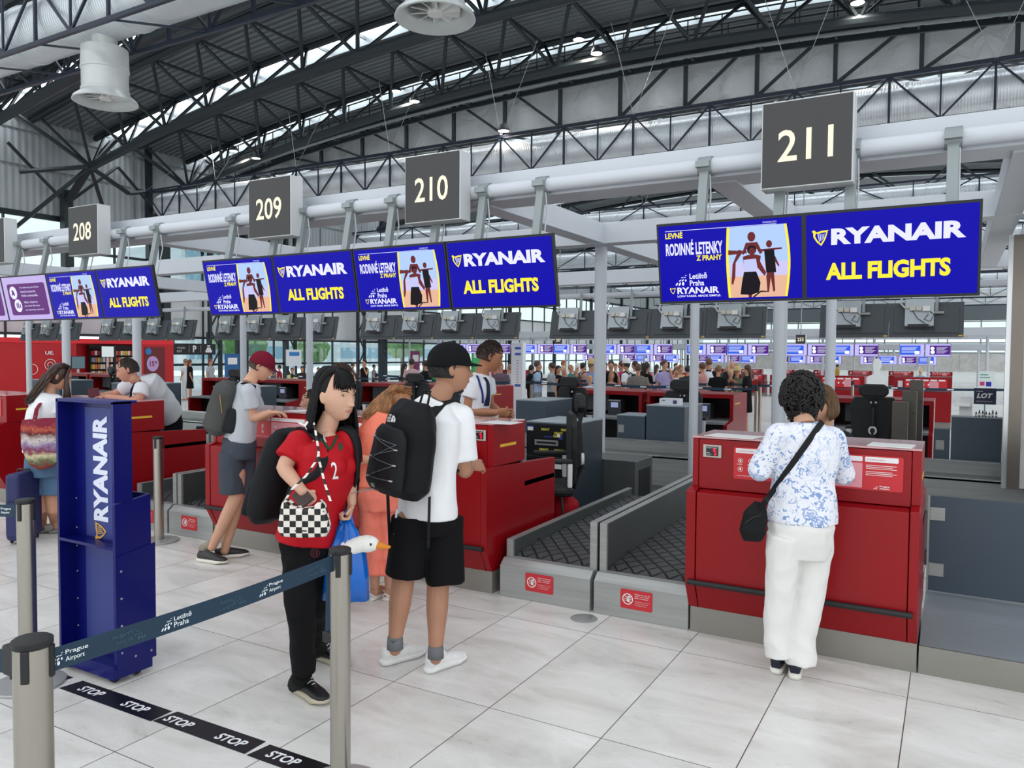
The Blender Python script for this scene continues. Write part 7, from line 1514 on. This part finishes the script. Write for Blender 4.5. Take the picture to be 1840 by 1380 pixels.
for x in (-.19, .20):
    for y in (.02, .14):
        c = MB().tube([(x-.012, y, .026), (x+.012, y, .026)], .026, 16).build('caster', M_RUB, t, smooth=True); MB().prism([(y-.022, .03), (y+.022, .03), (y+.022, .082), (y-.022, .082)], x-.02, x-.015).prism([(y-.022, .03), (y+.022, .03), (y+.022, .082), (y-.022, .082)], x+.015, x+.02).build('fork', M_SS, c)
# ================================================================== BARRIER POSTS AND BELTS
M_POST = mat('post_steel', '#a9a49b', rough=.28, metal=.95, var=.06, vscale=4, aniso=(6, 6, .3)); M_BELTC = mat('belt_teal', '#0d3046', rough=.6); M_BPR = mat('belt_print', '#e4ecf0', rough=.6); M_BGH = mat('belt_ghost', '#2f5264', rough=.6)
def barrier(label, x, y, h=.95, rz=0., group=None, r=.042):
    t = thing('barrier_post', label, 'barrier post', (x, y, 0), rotz=rz, group=group)
    MB().lathe([(0, 0), (.165, 0), (.17, .008), (.165, .014), (.05, .022), (.0, .022)], (0, 0, 0), 40).build('base', M_SS, t, smooth=True)
    MB().lathe([(r, .02), (r, h-.085), (r, h-.012)], (0, 0, 0), 32).build('tube', M_POST, t, smooth=True)
    MB().lathe([(r+.001, h-.022), (r+.003, h-.018), (r+.003, h-.004), (r-.003, h), (0, h)], (0, 0, 0), 32).build('head_cap', M_RUB, t, smooth=True)
    for k in range(4): a = PI/2*k+.4; m = MB(); m.m = Matrix.Rotation(a, 4, 'Z'); m.box(-.010, .010, r-.004, r+.006, h-.105, h-.02); m.build('belt_slot', M_RUB, t, bevel=.003)
    return t
q1 = at(58, 1160, 2.02); q2 = at(46, 905, 3.9); q3 = at(611, 988, 2.97); q4 = V((-6.13, 4.40, 0))
barrier('steel barrier post in the bottom left corner, nearest the viewer', q1.x, q1.y, .95, rz=.3, r=.046); barrier('steel barrier post behind the nearest one, left of the blue stand', q2.x, q2.y, .95); b3 = barrier('steel barrier post in the middle foreground, right of the black trousers', q3.x, q3.y, .95, rz=.15, r=.039); barrier('steel barrier post beside the blue stand near the conveyors', q4.x, q4.y, .94, r=.042)
hd = MB().box(-.03, .03, -.02, .05, .85, .93); hd.m = None; hd.v = [V((q1.x, q1.y, 0))+V((v.x-.045, v.y-.02, v.z)) for v in hd.v]; o = hd.build('belt_buckle', M_RUB, None, bevel=.008); tag(o, 'black belt clip on the left side of the nearest barrier post', 'belt clip')
def belt(label, a, b, z0, z1, w=.052, prints=(), flip=1):
    """printed belt between two posts; prints = [(distance share, text lines, ghost)]"""
    a, b = V(a), V(b); d = V((b.x-a.x, b.y-a.y, 0)); L = d.length; u = d/L; n = V((u.y, -u.x, 0)); n = n if n.dot(V((-a.x, -a.y, 0))) > 0 else -n
    o = V((a.x, a.y, (z0+z1)/2)); t = thing('barrier_belt', label, 'barrier belt', o); N = 14; m = MB(); P = lambda s: V((a.x, a.y, 0))+u*(L*s)+V((0, 0, z0+(z1-z0)*s-.012*math.sin(PI*s)))
    vs = []
    for i in range(N+1):
        p = P(i/N); vs += [p-V((0, 0, w/2))-n*.001, p+V((0, 0, w/2))-n*.001, p+V((0, 0, w/2))+n*.001, p-V((0, 0, w/2))+n*.001]
    m.add(vs, [(4*i+j, 4*i+(j+1) % 4, 4*i+4+(j+1) % 4, 4*i+4+j) for i in range(N) for j in range(4)]); m.build('webbing', M_BELTC, t, world=True)
    up_ = V((0, 0, 1))
    for s, lines, gh in prints:
        c = P(s); sl = (P(s+.01)-P(s)).normalized(); sl = sl if sl.dot(CR) > 0 else -sl; M_ = Matrix((sl if not gh else -sl, -n, up_)).transposed().to_4x4(); M_.translation = c+n*.0025
        g_ = MB(); petals(g_, -.055, -.018, .036, 0); 
        for k, ln in enumerate(lines): g_.text(ln, -.012, .002-.020*k, h=.015 if k == 0 else .0165, w=.062 if k == 0 else .052, yy=0, bold=.01)
        g_.v = [M_ @ v for v in g_.v]; g_.build('belt_print', M_BGH if gh else M_BPR, t, world=True)
    return t
belt('teal barrier belt printed Letiště Praha, sloping across the foreground', q1+V((.03, .03, 0)), q3, .885, .90, w=.062, prints=((.045, ('Prague', 'Airport'), 0), (.20, ('Prague', 'Airport'), 1), (.346, ('Letiště', 'Praha'), 0), (.534, ('Letiště', 'Praha'), 1), (.687, ('Prague', 'Airport'), 0), (.88, ('Prague', 'Airport'), 1)))
belt('teal barrier belt running out of the picture from the nearest post', q1+V((-.05, -.03, 0)), q1+V((-.9, -.15, 0)), .885, .885, w=.062)
belt('teal barrier belt running left from the post behind the nearest one', q2+V((-.035, 0, 0)), q2+V((-1.1, -.35, 0)), .885, .885, w=.062, prints=((.10, ('Prague', 'Airport'), 0),))
t = thing('hanging_belt', 'loose teal belt end with a black clip hanging beside the middle post', 'barrier belt', (q3.x-.06, q3.y, .70)); hx = at(592, 1030, 2.98); hb = at(590, 1140, 2.98); MB().bar(hx, hb, .024, .004, ref=CF).build('webbing', M_BELTC, t, world=True); MB().box(-.022, .02, -.012, .012, -.03, .012).build('clip', M_RUB, t, bevel=.004).location = hb-t.location
# STOP tape on the floor
t = thing('floor_tape', 'black floor tape with white STOP lettering across the foreground', 'floor marking', (-3.0, 2.275, 0))
t.rotation_euler = (0, 0, .018)
tp = MB()
for a, b, dy in ((-4.4, -3.93, .0), (-3.87, -3.16, 0), (-3.155, -2.56, .010), (-2.545, -1.3, .0)):
    x0, x1 = a+3.0, b+3.0; tp.add([(x0, -.058+dy*.5, .0015), (x1, -.060+dy*.5, .0015), (x1, .055+dy, .0015), (x0+.02, .055+dy, .0015)], [(0, 1, 2, 3)])
tp.build('tape', mat('tape_black', '#0f1013', rough=.35), t)
for x in (-4.065, -3.775, -3.435, -3.125, -2.785, -2.475, -2.15): MB().text('STOP', x+3.0, 0, w=.17, h=.055, bold=.03, shear=.15).build('lettering', mat('tape_white', '#e8e8ea', rough=.5), t)
for c in list(t.children):
    if c.name.startswith('lettering'): c.rotation_euler = (-PI/2, 0, 0); c.location = (0, -.028, .0025)
# suitcases
def suitcase(label, x, y, z, w, d, h, col, rz=0, name='suitcase'):
    t = thing(name, label, 'suitcase', (x, y, z), rotz=rz); m = MB().box(-w/2, w/2, -d/2, d/2, .03, h).build('shell', mat('case_'+col, col, rough=.55, var=.05, bump=.2, bscale=120), t, bevel=.035, seg=4)
    MB().tube([(-w*.5-.001, 0, .06), (-w*.5-.001, 0, h*.93)], .004, 6).build('zip', M_BLK, t); MB().tube([(-w/2+.0, -.0, h*.35), (-w/2-.018, 0, h*.38), (-w/2-.02, 0, h*.6), (-w/2, 0, h*.64)], .008, 8).build('side_handle', M_BLK, t, smooth=True)
    MB().tube([(-.06, 0, h), (-.05, 0, h+.02), (.05, 0, h+.02), (.06, 0, h)], .008, 8).build('top_handle', M_BLK, t, smooth=True)
    MB().box(-w*.36, w*.36, -d/2-.012, -d/2, h*.12, h*.6).build('front_pocket', mat('case_'+col, col), t, bevel=.01); MB().tube([(-w*.3, -d/2-.014, h*.62), (w*.3, -d/2-.014, h*.62)], .003, 6).build('pocket_zip', M_BLK, t)
    for sx in (-1, 1):
        for sy in (-1, 1): MB().ell((sx*w*.36, sy*d*.3, .022), (.012, .022, .022), None, 12, 8).build('wheel', M_RUB, t)
suitcase('dark grey soft suitcase standing on the conveyor beside counter 209', -5.98, 5.18, .29, .36, .26, .58, '#3b3842', rz=-.5)
sc = at(44, 935, 6.9); suitcase('navy hard suitcase standing behind the barrier post at left', sc.x, sc.y, 0, .13, .34, .62, '#1f2558', rz=.5)
# ================================================================== CROWD
def fig(label, px, ytop, D, face, top, bot, hair, skin='#c39074', h=None, long=False, arm='down', hat=None, pack=None, dress=False, sit=False, tank=False, shorts=False, bald=False, w=1.0):
    hd_ = at(px, ytop, D); x, y = hd_.x, hd_.y; H = max(.6, hd_.z) if h is None else h; k = H/1.75; gz = hd_.z-H if sit else 0.
    p = Person(label, V((x, y, gz)), skin); F = turn(face); R_ = F.cross(UP); B = V((x, y, gz)); P = lambda a, b, z: B+R_*(a*k)+F*(b*k)+UP*(z*k)
    m = MB(); m.ell(P(0, .01, 1.635), (.075*k, .085*k, .115*k), basis(F), 14, 10); m.ell(P(0, .095, 1.615), (.012*k, .014*k, .018*k), None, 8, 6); m.tube([P(0, 0, 1.58), P(0, -.01, 1.42)], [.05*k, .055*k], 10)
    rings(m, F, [(P(0, 0, .95), .12*k*w, .09*k), (P(0, 0, 1.2), .12*k*w, .09*k), (P(0, 0, 1.42), .15*k*w, .08*k)], 14)
    arms = []
    for q in (-1, 1):
        s0 = P(q*.17*w, 0, 1.40)
        if arm == 'down' or (arm == 'one' and q > 0): e, h_ = P(q*.22*w, -.02, 1.14), P(q*.21*w, .06, .90)
        elif arm == 'face' or arm == 'one': e, h_ = P(q*.22*w, .12, 1.18), P(q*.06, .14, 1.50)
        else: e, h_ = P(q*.21*w, .0, 1.14), P(q*.07, .26, 1.16)
        m.tube([s0, e, h_], [.045*k, .038*k, .026*k], 8); m.ell(h_+(h_-e).normalized()*.04*k, (.035*k, .03*k, .04*k), None, 8, 6); arms.append((s0, e))
    lg = [(P(q*.09, 0, .92), P(q*.10, .02, .5), P(q*.10, 0, .07)) for q in (-1, 1)]
    if not sit:
        for a, b, c in lg: m.tube([a, b, c], [.07*k, .052*k, .036*k], 10); m.tube([c-UP*.03*k-F*.05*k, c-UP*.035*k+F*.14*k], .035*k, 8)
    p.put(fuse(m, .018, 2), 'body', p.skin)
    m = MB(); zb_ = .55 if dress else .88
    rings(m, F, ([(P(0, 0, zb_), .19*k*w, .15*k)] if dress else [])+[(P(0, 0, .90), .165*k*w, .125*k), (P(0, 0, 1.15), .155*k*w, .12*k), (P(0, 0, 1.36), .185*k*w, .12*k), (P(0, 0, 1.44), .14*k*w, .09*k), (P(0, 0, 1.47), .07*k, .065*k)], 16)
    if not tank:
        for s0, e in arms: m.tube([s0-(e-s0)*.1, s0.lerp(e, .7)], [.062*k, .070*k], 10)
    p.put(fuse(m, .02, 2), 'dress' if dress else 'shirt', cloth('crowd_'+top, top))
    if not dress and not sit:
        m = MB(); rings(m, F, [(P(0, 0, .80), .165*k*w, .125*k), (P(0, 0, .97), .155*k*w, .12*k)], 14)
        for a, b, c in lg: m.tube([a, b, b.lerp(c, .0 if shorts else .9)] if not shorts else [a, b], ([.095*k, .075*k, .065*k] if not shorts else [.1*k, .09*k]), 12)
        p.put(fuse(m, .02, 2), 'shorts' if shorts else 'trousers', cloth('crowd_'+bot, bot))
    if not bald:
        m = MB().ell(P(0, -.006, 1.664), (.084*k, .092*k, .104*k), basis(F), 14, 10)
        if long: m.tube([P(0, -.05, 1.66), P(0, -.08, 1.5), P(0, -.09, 1.28)], [.08*k, .085*k, .05*k], 12, ref=F, ry=[.05*k, .045*k, .03*k])
        p.put(fuse(m, .016, 1, disp=lambda v, n: .006*noise.noise(v*40)), 'hair', mat('hairc_'+hair, hair, rough=.5, var=.3, vscale=40))
    if hat: m = MB().lathe([(.0, .10), (.06, .10), (.085, .03), (.088, 0), (.17 if hat[0] == 'w' else .10, -.01), (.088, -.005)], P(0, 0, 1.70), 20); p.put(m, 'hat', mat('hat_'+hat[1:], hat[1:], rough=.8), solid=.006)
    if pack:
        c = P(0, -.22, 1.0); t2 = thing('backpack', pack[1], 'backpack', c); m = MB().tube([P(0, -.2, .98), P(0, -.22, 1.05), P(0, -.22, 1.3), P(0, -.18, 1.42)], [.10*k, .145*k, .14*k, .08*k], 14, ref=F, ry=[.05*k, .09*k, .08*k, .04*k]); m.build('pack_body', cloth('pack_'+pack[0], pack[0]), t2, smooth='all', world=True)
        for q in (-1, 1): MB().tube([P(q*.08, -.12, 1.42), P(q*.09, .0, 1.49), P(q*.10, .11, 1.38), P(q*.14, .06, 1.15)], .018*k, 6).build('strap', cloth('pack_'+pack[0], pack[0]), t2, world=True)
    return p
C_ = [
 ('man in a pink shirt and mustard trousers seen from behind in the distance', 740, 645, 19.5, 10, '#c9a8a8', '#c8921e', '#2a1d18', dict()),
 ('dark-haired woman left of the man in mustard trousers', 727, 652, 19.8, 60, '#3a3438', '#303338', '#1c1412', dict(long=True)),
 ('man in a black t-shirt leaning, right of the man in mustard trousers', 764, 648, 18.6, -60, '#141416', '#2d3a55', '#2a1a14', dict(arm='front')),
 ('person in a green shirt beside the man in the black t-shirt', 772, 655, 19.0, 40, '#1f9a58', '#2a2f38', '#3a2418', dict()),
 ('woman in black top with a suitcase handle right of the pink pillar', 655, 646, 24, -150, '#151518', '#1e2228', '#20140f', dict(tank=True, arm='one')),
 ('person in a white top left of the pink pillar', 634, 652, 27, 80, '#e2e2e4', '#5a6270', '#2d1c16', dict()),
 ('long-haired woman in a black dress by the glass doors', 341, 646, 26, 60, '#121214', '#121214', '#6a4630', dict(long=True, dress=True)),
 ('person in white beside the woman in the black dress', 333, 645, 26.6, -70, '#e4e4e6', '#dcdcdc', '#8a6a50', dict()),
 ('person in a grey t-shirt bending left of the lattice column', 378, 645, 25, 100, '#a9abb0', '#6d6a4a', '#7a4a3a', dict(shorts=True)),
 ('youth in a grey t-shirt with a bag, right of the maroon cap', 491, 648, 26, -120, '#6c7480', '#1d2026', '#1b1512', dict(arm='front')),
 ('child in red and black beside the youth in grey', 502, 656, 25.6, -100, '#a5202a', '#1a1a1c', '#1c1412', dict()),
 ('seated traveller in a pale yellow top', 525, 661, 24, 150, '#cfd08a', '#333840', '#3a2a20', dict(arm='front')),
 ('seated traveller in a dark jacket right of the yellow top', 543, 658, 24.5, 170, '#3a3030', '#2a2a2e', '#1a1210', dict(arm='front')),
 ('traveller in a pale pink top left of the thin white pole', 553, 662, 24.8, 190, '#d8b8b0', '#44464c', '#5a3a2a', dict(arm='front')),
 ('traveller in a grey top right of the thin white pole', 572, 660, 25.5, 160, '#a8a4a6', '#3a3c42', '#3a2a22', dict(arm='front')),
 ('bald man in a plaid shirt seen from behind with a dark sling', 900, 651, 17.5, 12, '#6d5a66', '#23252b', '#c39074', dict(bald=True)),
 ('woman in a dark vest left of the bald man in plaid', 890, 657, 18.2, 60, '#2b2a26', '#4a4436', '#b89a70', dict(tank=True)),
 ('woman in a pale grey top right of the bald man in plaid', 916, 655, 19.2, -40, '#b9bcb8', '#5c6470', '#8f6e54', dict()),
 ('man in a light blue shirt facing right with a black backpack', 966, 648, 17.6, 88, '#a9c0dc', '#8a8f98', '#4a4038', dict(arm='front', pack=('#121316', 'black backpack on the man in the light blue shirt'))),
 ('dark-haired person behind the man in the light blue shirt', 955, 656, 19.4, 60, '#1e1a1c', '#2a2426', '#1a1210', dict()),
 ('man in a grey t-shirt reaching left towards the light blue shirt', 991, 652, 18.4, -80, '#a0a5a8', '#2b303a', '#3a2a22', dict(arm='front')),
 ('woman in black tilting her head, left of the blond woman', 1003, 657, 18.6, 150, '#0f0f11', '#18181a', '#1a1412', dict(long=True)),
 ('blond woman in a black tank top facing the viewer', 1013, 658, 17.2, 175, '#0e0e10', '#1d1e22', '#c9ab84', dict(tank=True, arm='one')),
 ('red-haired woman in white behind the blond woman', 1013, 648, 20.5, 140, '#e3dcd8', '#5a5048', '#8a4a2c', dict()),
 ('person in a teal top behind the arm of the blond woman', 1026, 656, 20, 120, '#2f7a76', '#3a3a3e', '#a87c54', dict()),
 ('white-haired person in a pale top right of the narrow pole', 1038, 652, 20.6, -10, '#dcd8d4', '#77706a', '#dedad4', dict()),
 ('man with dark hair and a grey backpack left of the straw-hatted man', 1048, 652, 19.2, 60, '#c79a88', '#3a3e44', '#14100f', dict(pack=('#454a50', 'grey backpack on the dark-haired man left of the straw hat'))),
 ('child in a red top between the grey backpack and the narrow pole', 1035, 668, 19, 160, '#b3202c', '#2a2a30', '#8a6248', dict(arm='front')),
 ('man in a straw hat and blue shirt facing right', 1063, 649, 16.8, 80, '#6f94c8', '#2a3448', '#7a6a50', dict(arm='front', hat='n#c9ad78', w=1.1)),
 ('small blond child in a pale blue dress in front of the blue shirt', 1060, 675, 15.6, 170, '#b9cbe0', '#b9cbe0', '#c08a54', dict(dress=True)),
 ('man in a black sleeveless top right of the thick pole', 1098, 648, 17.4, 190, '#101012', '#26282c', '#2a1e18', dict(tank=True)),
 ('girl with long hair in front of the man in the black sleeveless top', 1099, 669, 16.8, 170, '#c79a8a', '#5a6472', '#a87850', dict(long=True, tank=True)),
 ('bearded man in a magenta shirt', 1117, 649, 17.8, -80, '#c01f70', '#26282e', '#5a2e20', dict(arm='front', w=1.1)),
 ('man in a white t-shirt and white cap with a black backpack', 1126, 648, 16.8, -60, '#e6e8ea', '#16181c', '#2a201a', dict(hat='n#e4e4e4', pack=('#1d1f22', 'black backpack on the man in the white cap'))),
 ('man in a white shirt behind the patterned shirt', 1141, 649, 18.4, -70, '#dfe2e4', '#3a3c40', '#241a16', dict()),
 ('man in a grey patterned shirt with a dark backpack strap, seen from behind', 1147, 654, 16.2, 15, '#77706a', '#141414', '#5a4636', dict(w=1.1, shorts=True)),
 ('woman with very long black hair in black', 1162, 652, 17.2, 70, '#0e0e10', '#131316', '#0e0b0b', dict(long=True, w=1.1)),
 ('man in a lilac t-shirt with his hand at his mouth', 1194, 647, 17.0, 150, '#9c93ba', '#d9dde4', '#4a2e20', dict(arm='one')),
 ('woman in a white t-shirt looking at her phone', 1215, 661, 17.6, 175, '#e4e4e2', '#8b96a4', '#6a4a34', dict(arm='front')),
 ('woman in a tan top behind the woman with the phone', 1223, 656, 18.6, 150, '#c9a07a', '#6a5a4a', '#8a5a3a', dict()),
 ('man in a charcoal t-shirt left of the near thin pole', 1236, 657, 17.4, 20, '#3a3c3e', '#2a2c30', '#2a1c16', dict()),
 ('man in black with a bag strap, right edge of the near thin pole', 1262, 652, 17.4, -30, '#c9908a', '#1a1c20', '#5a3a2a', dict(tank=True)),
 ('man in navy with a white strap and pack, seen from behind', 1274, 644, 17.6, 20, '#141a26', '#1c2230', '#6a4630', dict(arm='front', pack=('#d8dadc', 'white sling pack on the man in navy'))),
 ('short-haired woman in a black t-shirt, right of the white pack', 1291, 657, 16.8, 40, '#0f1012', '#1a1c20', '#6f5238', dict(w=1.1)),
 ('bald man behind the straw hat woman', 1315, 648, 19.5, 180, '#22262a', '#2c3036', '#c39074', dict(bald=True)),
 ('woman in a wide straw hat and green top', 1325, 662, 18.2, 150, '#4c5a44', '#5c4a38', '#a8845c', dict(hat='w#bda878')),
 ('woman holding a yellow cloth in front of the straw hat', 1313, 664, 17.4, 170, '#8a5a4a', '#c8b070', '#c09a70', dict(arm='front', dress=True)),
 ('woman with long brown hair in a black dress at the right end of the crowd', 1343, 656, 16.6, -70, '#0d0e10', '#0d0e10', '#4a2f22', dict(long=True, dress=True, arm='front', w=1.1)),
 ('grey-blond person in a light blue top at the far right desks', 1654, 662, 24, 60, '#7fb0c8', '#4a5058', '#c8b494', dict()),
 ('person in yellow behind the far desks right of the thick column', 1505, 655, 36, 90, '#c8a030', '#3a3a3a', '#2a1d18', dict()),
 ('person in grey at the far left among the queue', 672, 655, 29, 80, '#7a7e84', '#2c2f35', '#241813', dict()),
]
for lb, px, yt, D_, fc_, tp_, bt_, hr_, kw in C_: fig(lb, px, yt, D_, fc_, tp_, bt_, hr_, **kw)
# second line of queue further away
rnd = random.Random(21); pal = ['#1d2026', '#d8d8da', '#5c6f8c', '#8a3a44', '#b8a890', '#3a4a3c', '#c8c0c8', '#26303c']; hp = ['#1a1210', '#3a261a', '#6a4a34', '#a88458', '#14100e']
words = {'#1d2026': 'black', '#d8d8da': 'white', '#5c6f8c': 'blue', '#8a3a44': 'dark red', '#b8a890': 'beige', '#3a4a3c': 'dark green', '#c8c0c8': 'pale lilac', '#26303c': 'navy'}
for i in range(26):
    px = 880+18.6*i+rnd.uniform(-4, 4); c1 = rnd.choice(pal); D_ = rnd.uniform(23, 27)
    near = min(C_, key=lambda c: abs(c[1]-px))[0]
    fig('person in %s far back in the queue behind the %s' % (words[c1], ' '.join(near.split()[:4])), px, rnd.uniform(651, 661), D_, rnd.choice([0, 60, 90, 180, -90]), c1, rnd.choice(pal), rnd.choice(hp), long=rnd.random() < .4, arm=rnd.choice(['down', 'front']))
# queue barriers
bp = None; bn = 0
def qb(x, y):
    global bp, bn
    lb = 'slim steel queue barrier post in the hall, %s of the near line from the left' % ORD[bn] if bn < 20 else 'slim steel queue barrier post in the back line, %s' % ORD[min(bn-20, 19)]
    bn += 1
    if bp is None:
        bp = thing('barrier_post', lb, 'barrier post', (x, y, 0)); MB().lathe([(0, 0), (.17, 0), (.16, .015), (.0, .02)], (0, 0, 0), 16).build('base', M_SS, bp, smooth=True); MB().tube([(0, 0, .02), (0, 0, 1.08)], .035, 12).build('tube', M_POST, bp, smooth=True); MB().tube([(0, 0, 1.02), (0, 0, 1.12)], .038, 12).build('head_cap', M_RUB, bp, smooth=True)
    else: dup(bp, loc=(x, y, 0), label=lb)
xs1 = [-15.2, -13.4, -11.6, -9.9, -8.0, -6.3, -4.6, -3.2]
for x in xs1: qb(x, 14.9)
for x in (-14.0, -12.2, -10.4, -8.9, -7.2, -5.5, -4.15, -3.55, -3.1, -2.6): qb(x, 16.9)
def qbelt(x0, x1, y, z, lb):
    t = thing('barrier_belt', lb, 'barrier belt', (x0, y, z)); m = MB(); N = 12; L = x1-x0; vs = []
    for i in range(N+1):
        x = L*i/N; zz = -.03*math.sin(PI*i/N); vs += [(x, 0, zz-.027), (x, 0, zz+.027), (x, .003, zz+.027), (x, .003, zz-.027)]
    m.add(vs, [(4*i+j, 4*i+(j+1) % 4, 4*i+4+(j+1) % 4, 4*i+4+j) for i in range(N) for j in range(4)]); m.build('webbing', M_BELTC, t)
    m = MB(); [m.rect(.25+.55*k, .38+.55*k, -.012-.03*math.sin(PI*(.3+.55*k)/L), .012-.03*math.sin(PI*(.3+.55*k)/L), -.003) for k in range(int((L-.4)/.55)+1)]; m.build('belt_print', M_BPR, t)
for i in range(len(xs1)-1): qbelt(xs1[i], xs1[i+1], 14.9, 1.07, 'teal queue belt of the near line, %s span from the left' % ORD[i])
xs2 = [-14.0, -12.2, -10.4, -8.9, -7.2, -5.5, -4.15, -3.1]
for i in range(len(xs2)-1): qbelt(xs2[i], xs2[i+1], 16.9, 1.07, 'teal queue belt of the second line, %s span from the left' % ORD[i])
qbelt(-2.0, 1.2, 19.4, 1.0, 'teal queue belt at the right in front of the blue trolley'); qb(-2.0, 19.4); qb(1.2, 19.4)
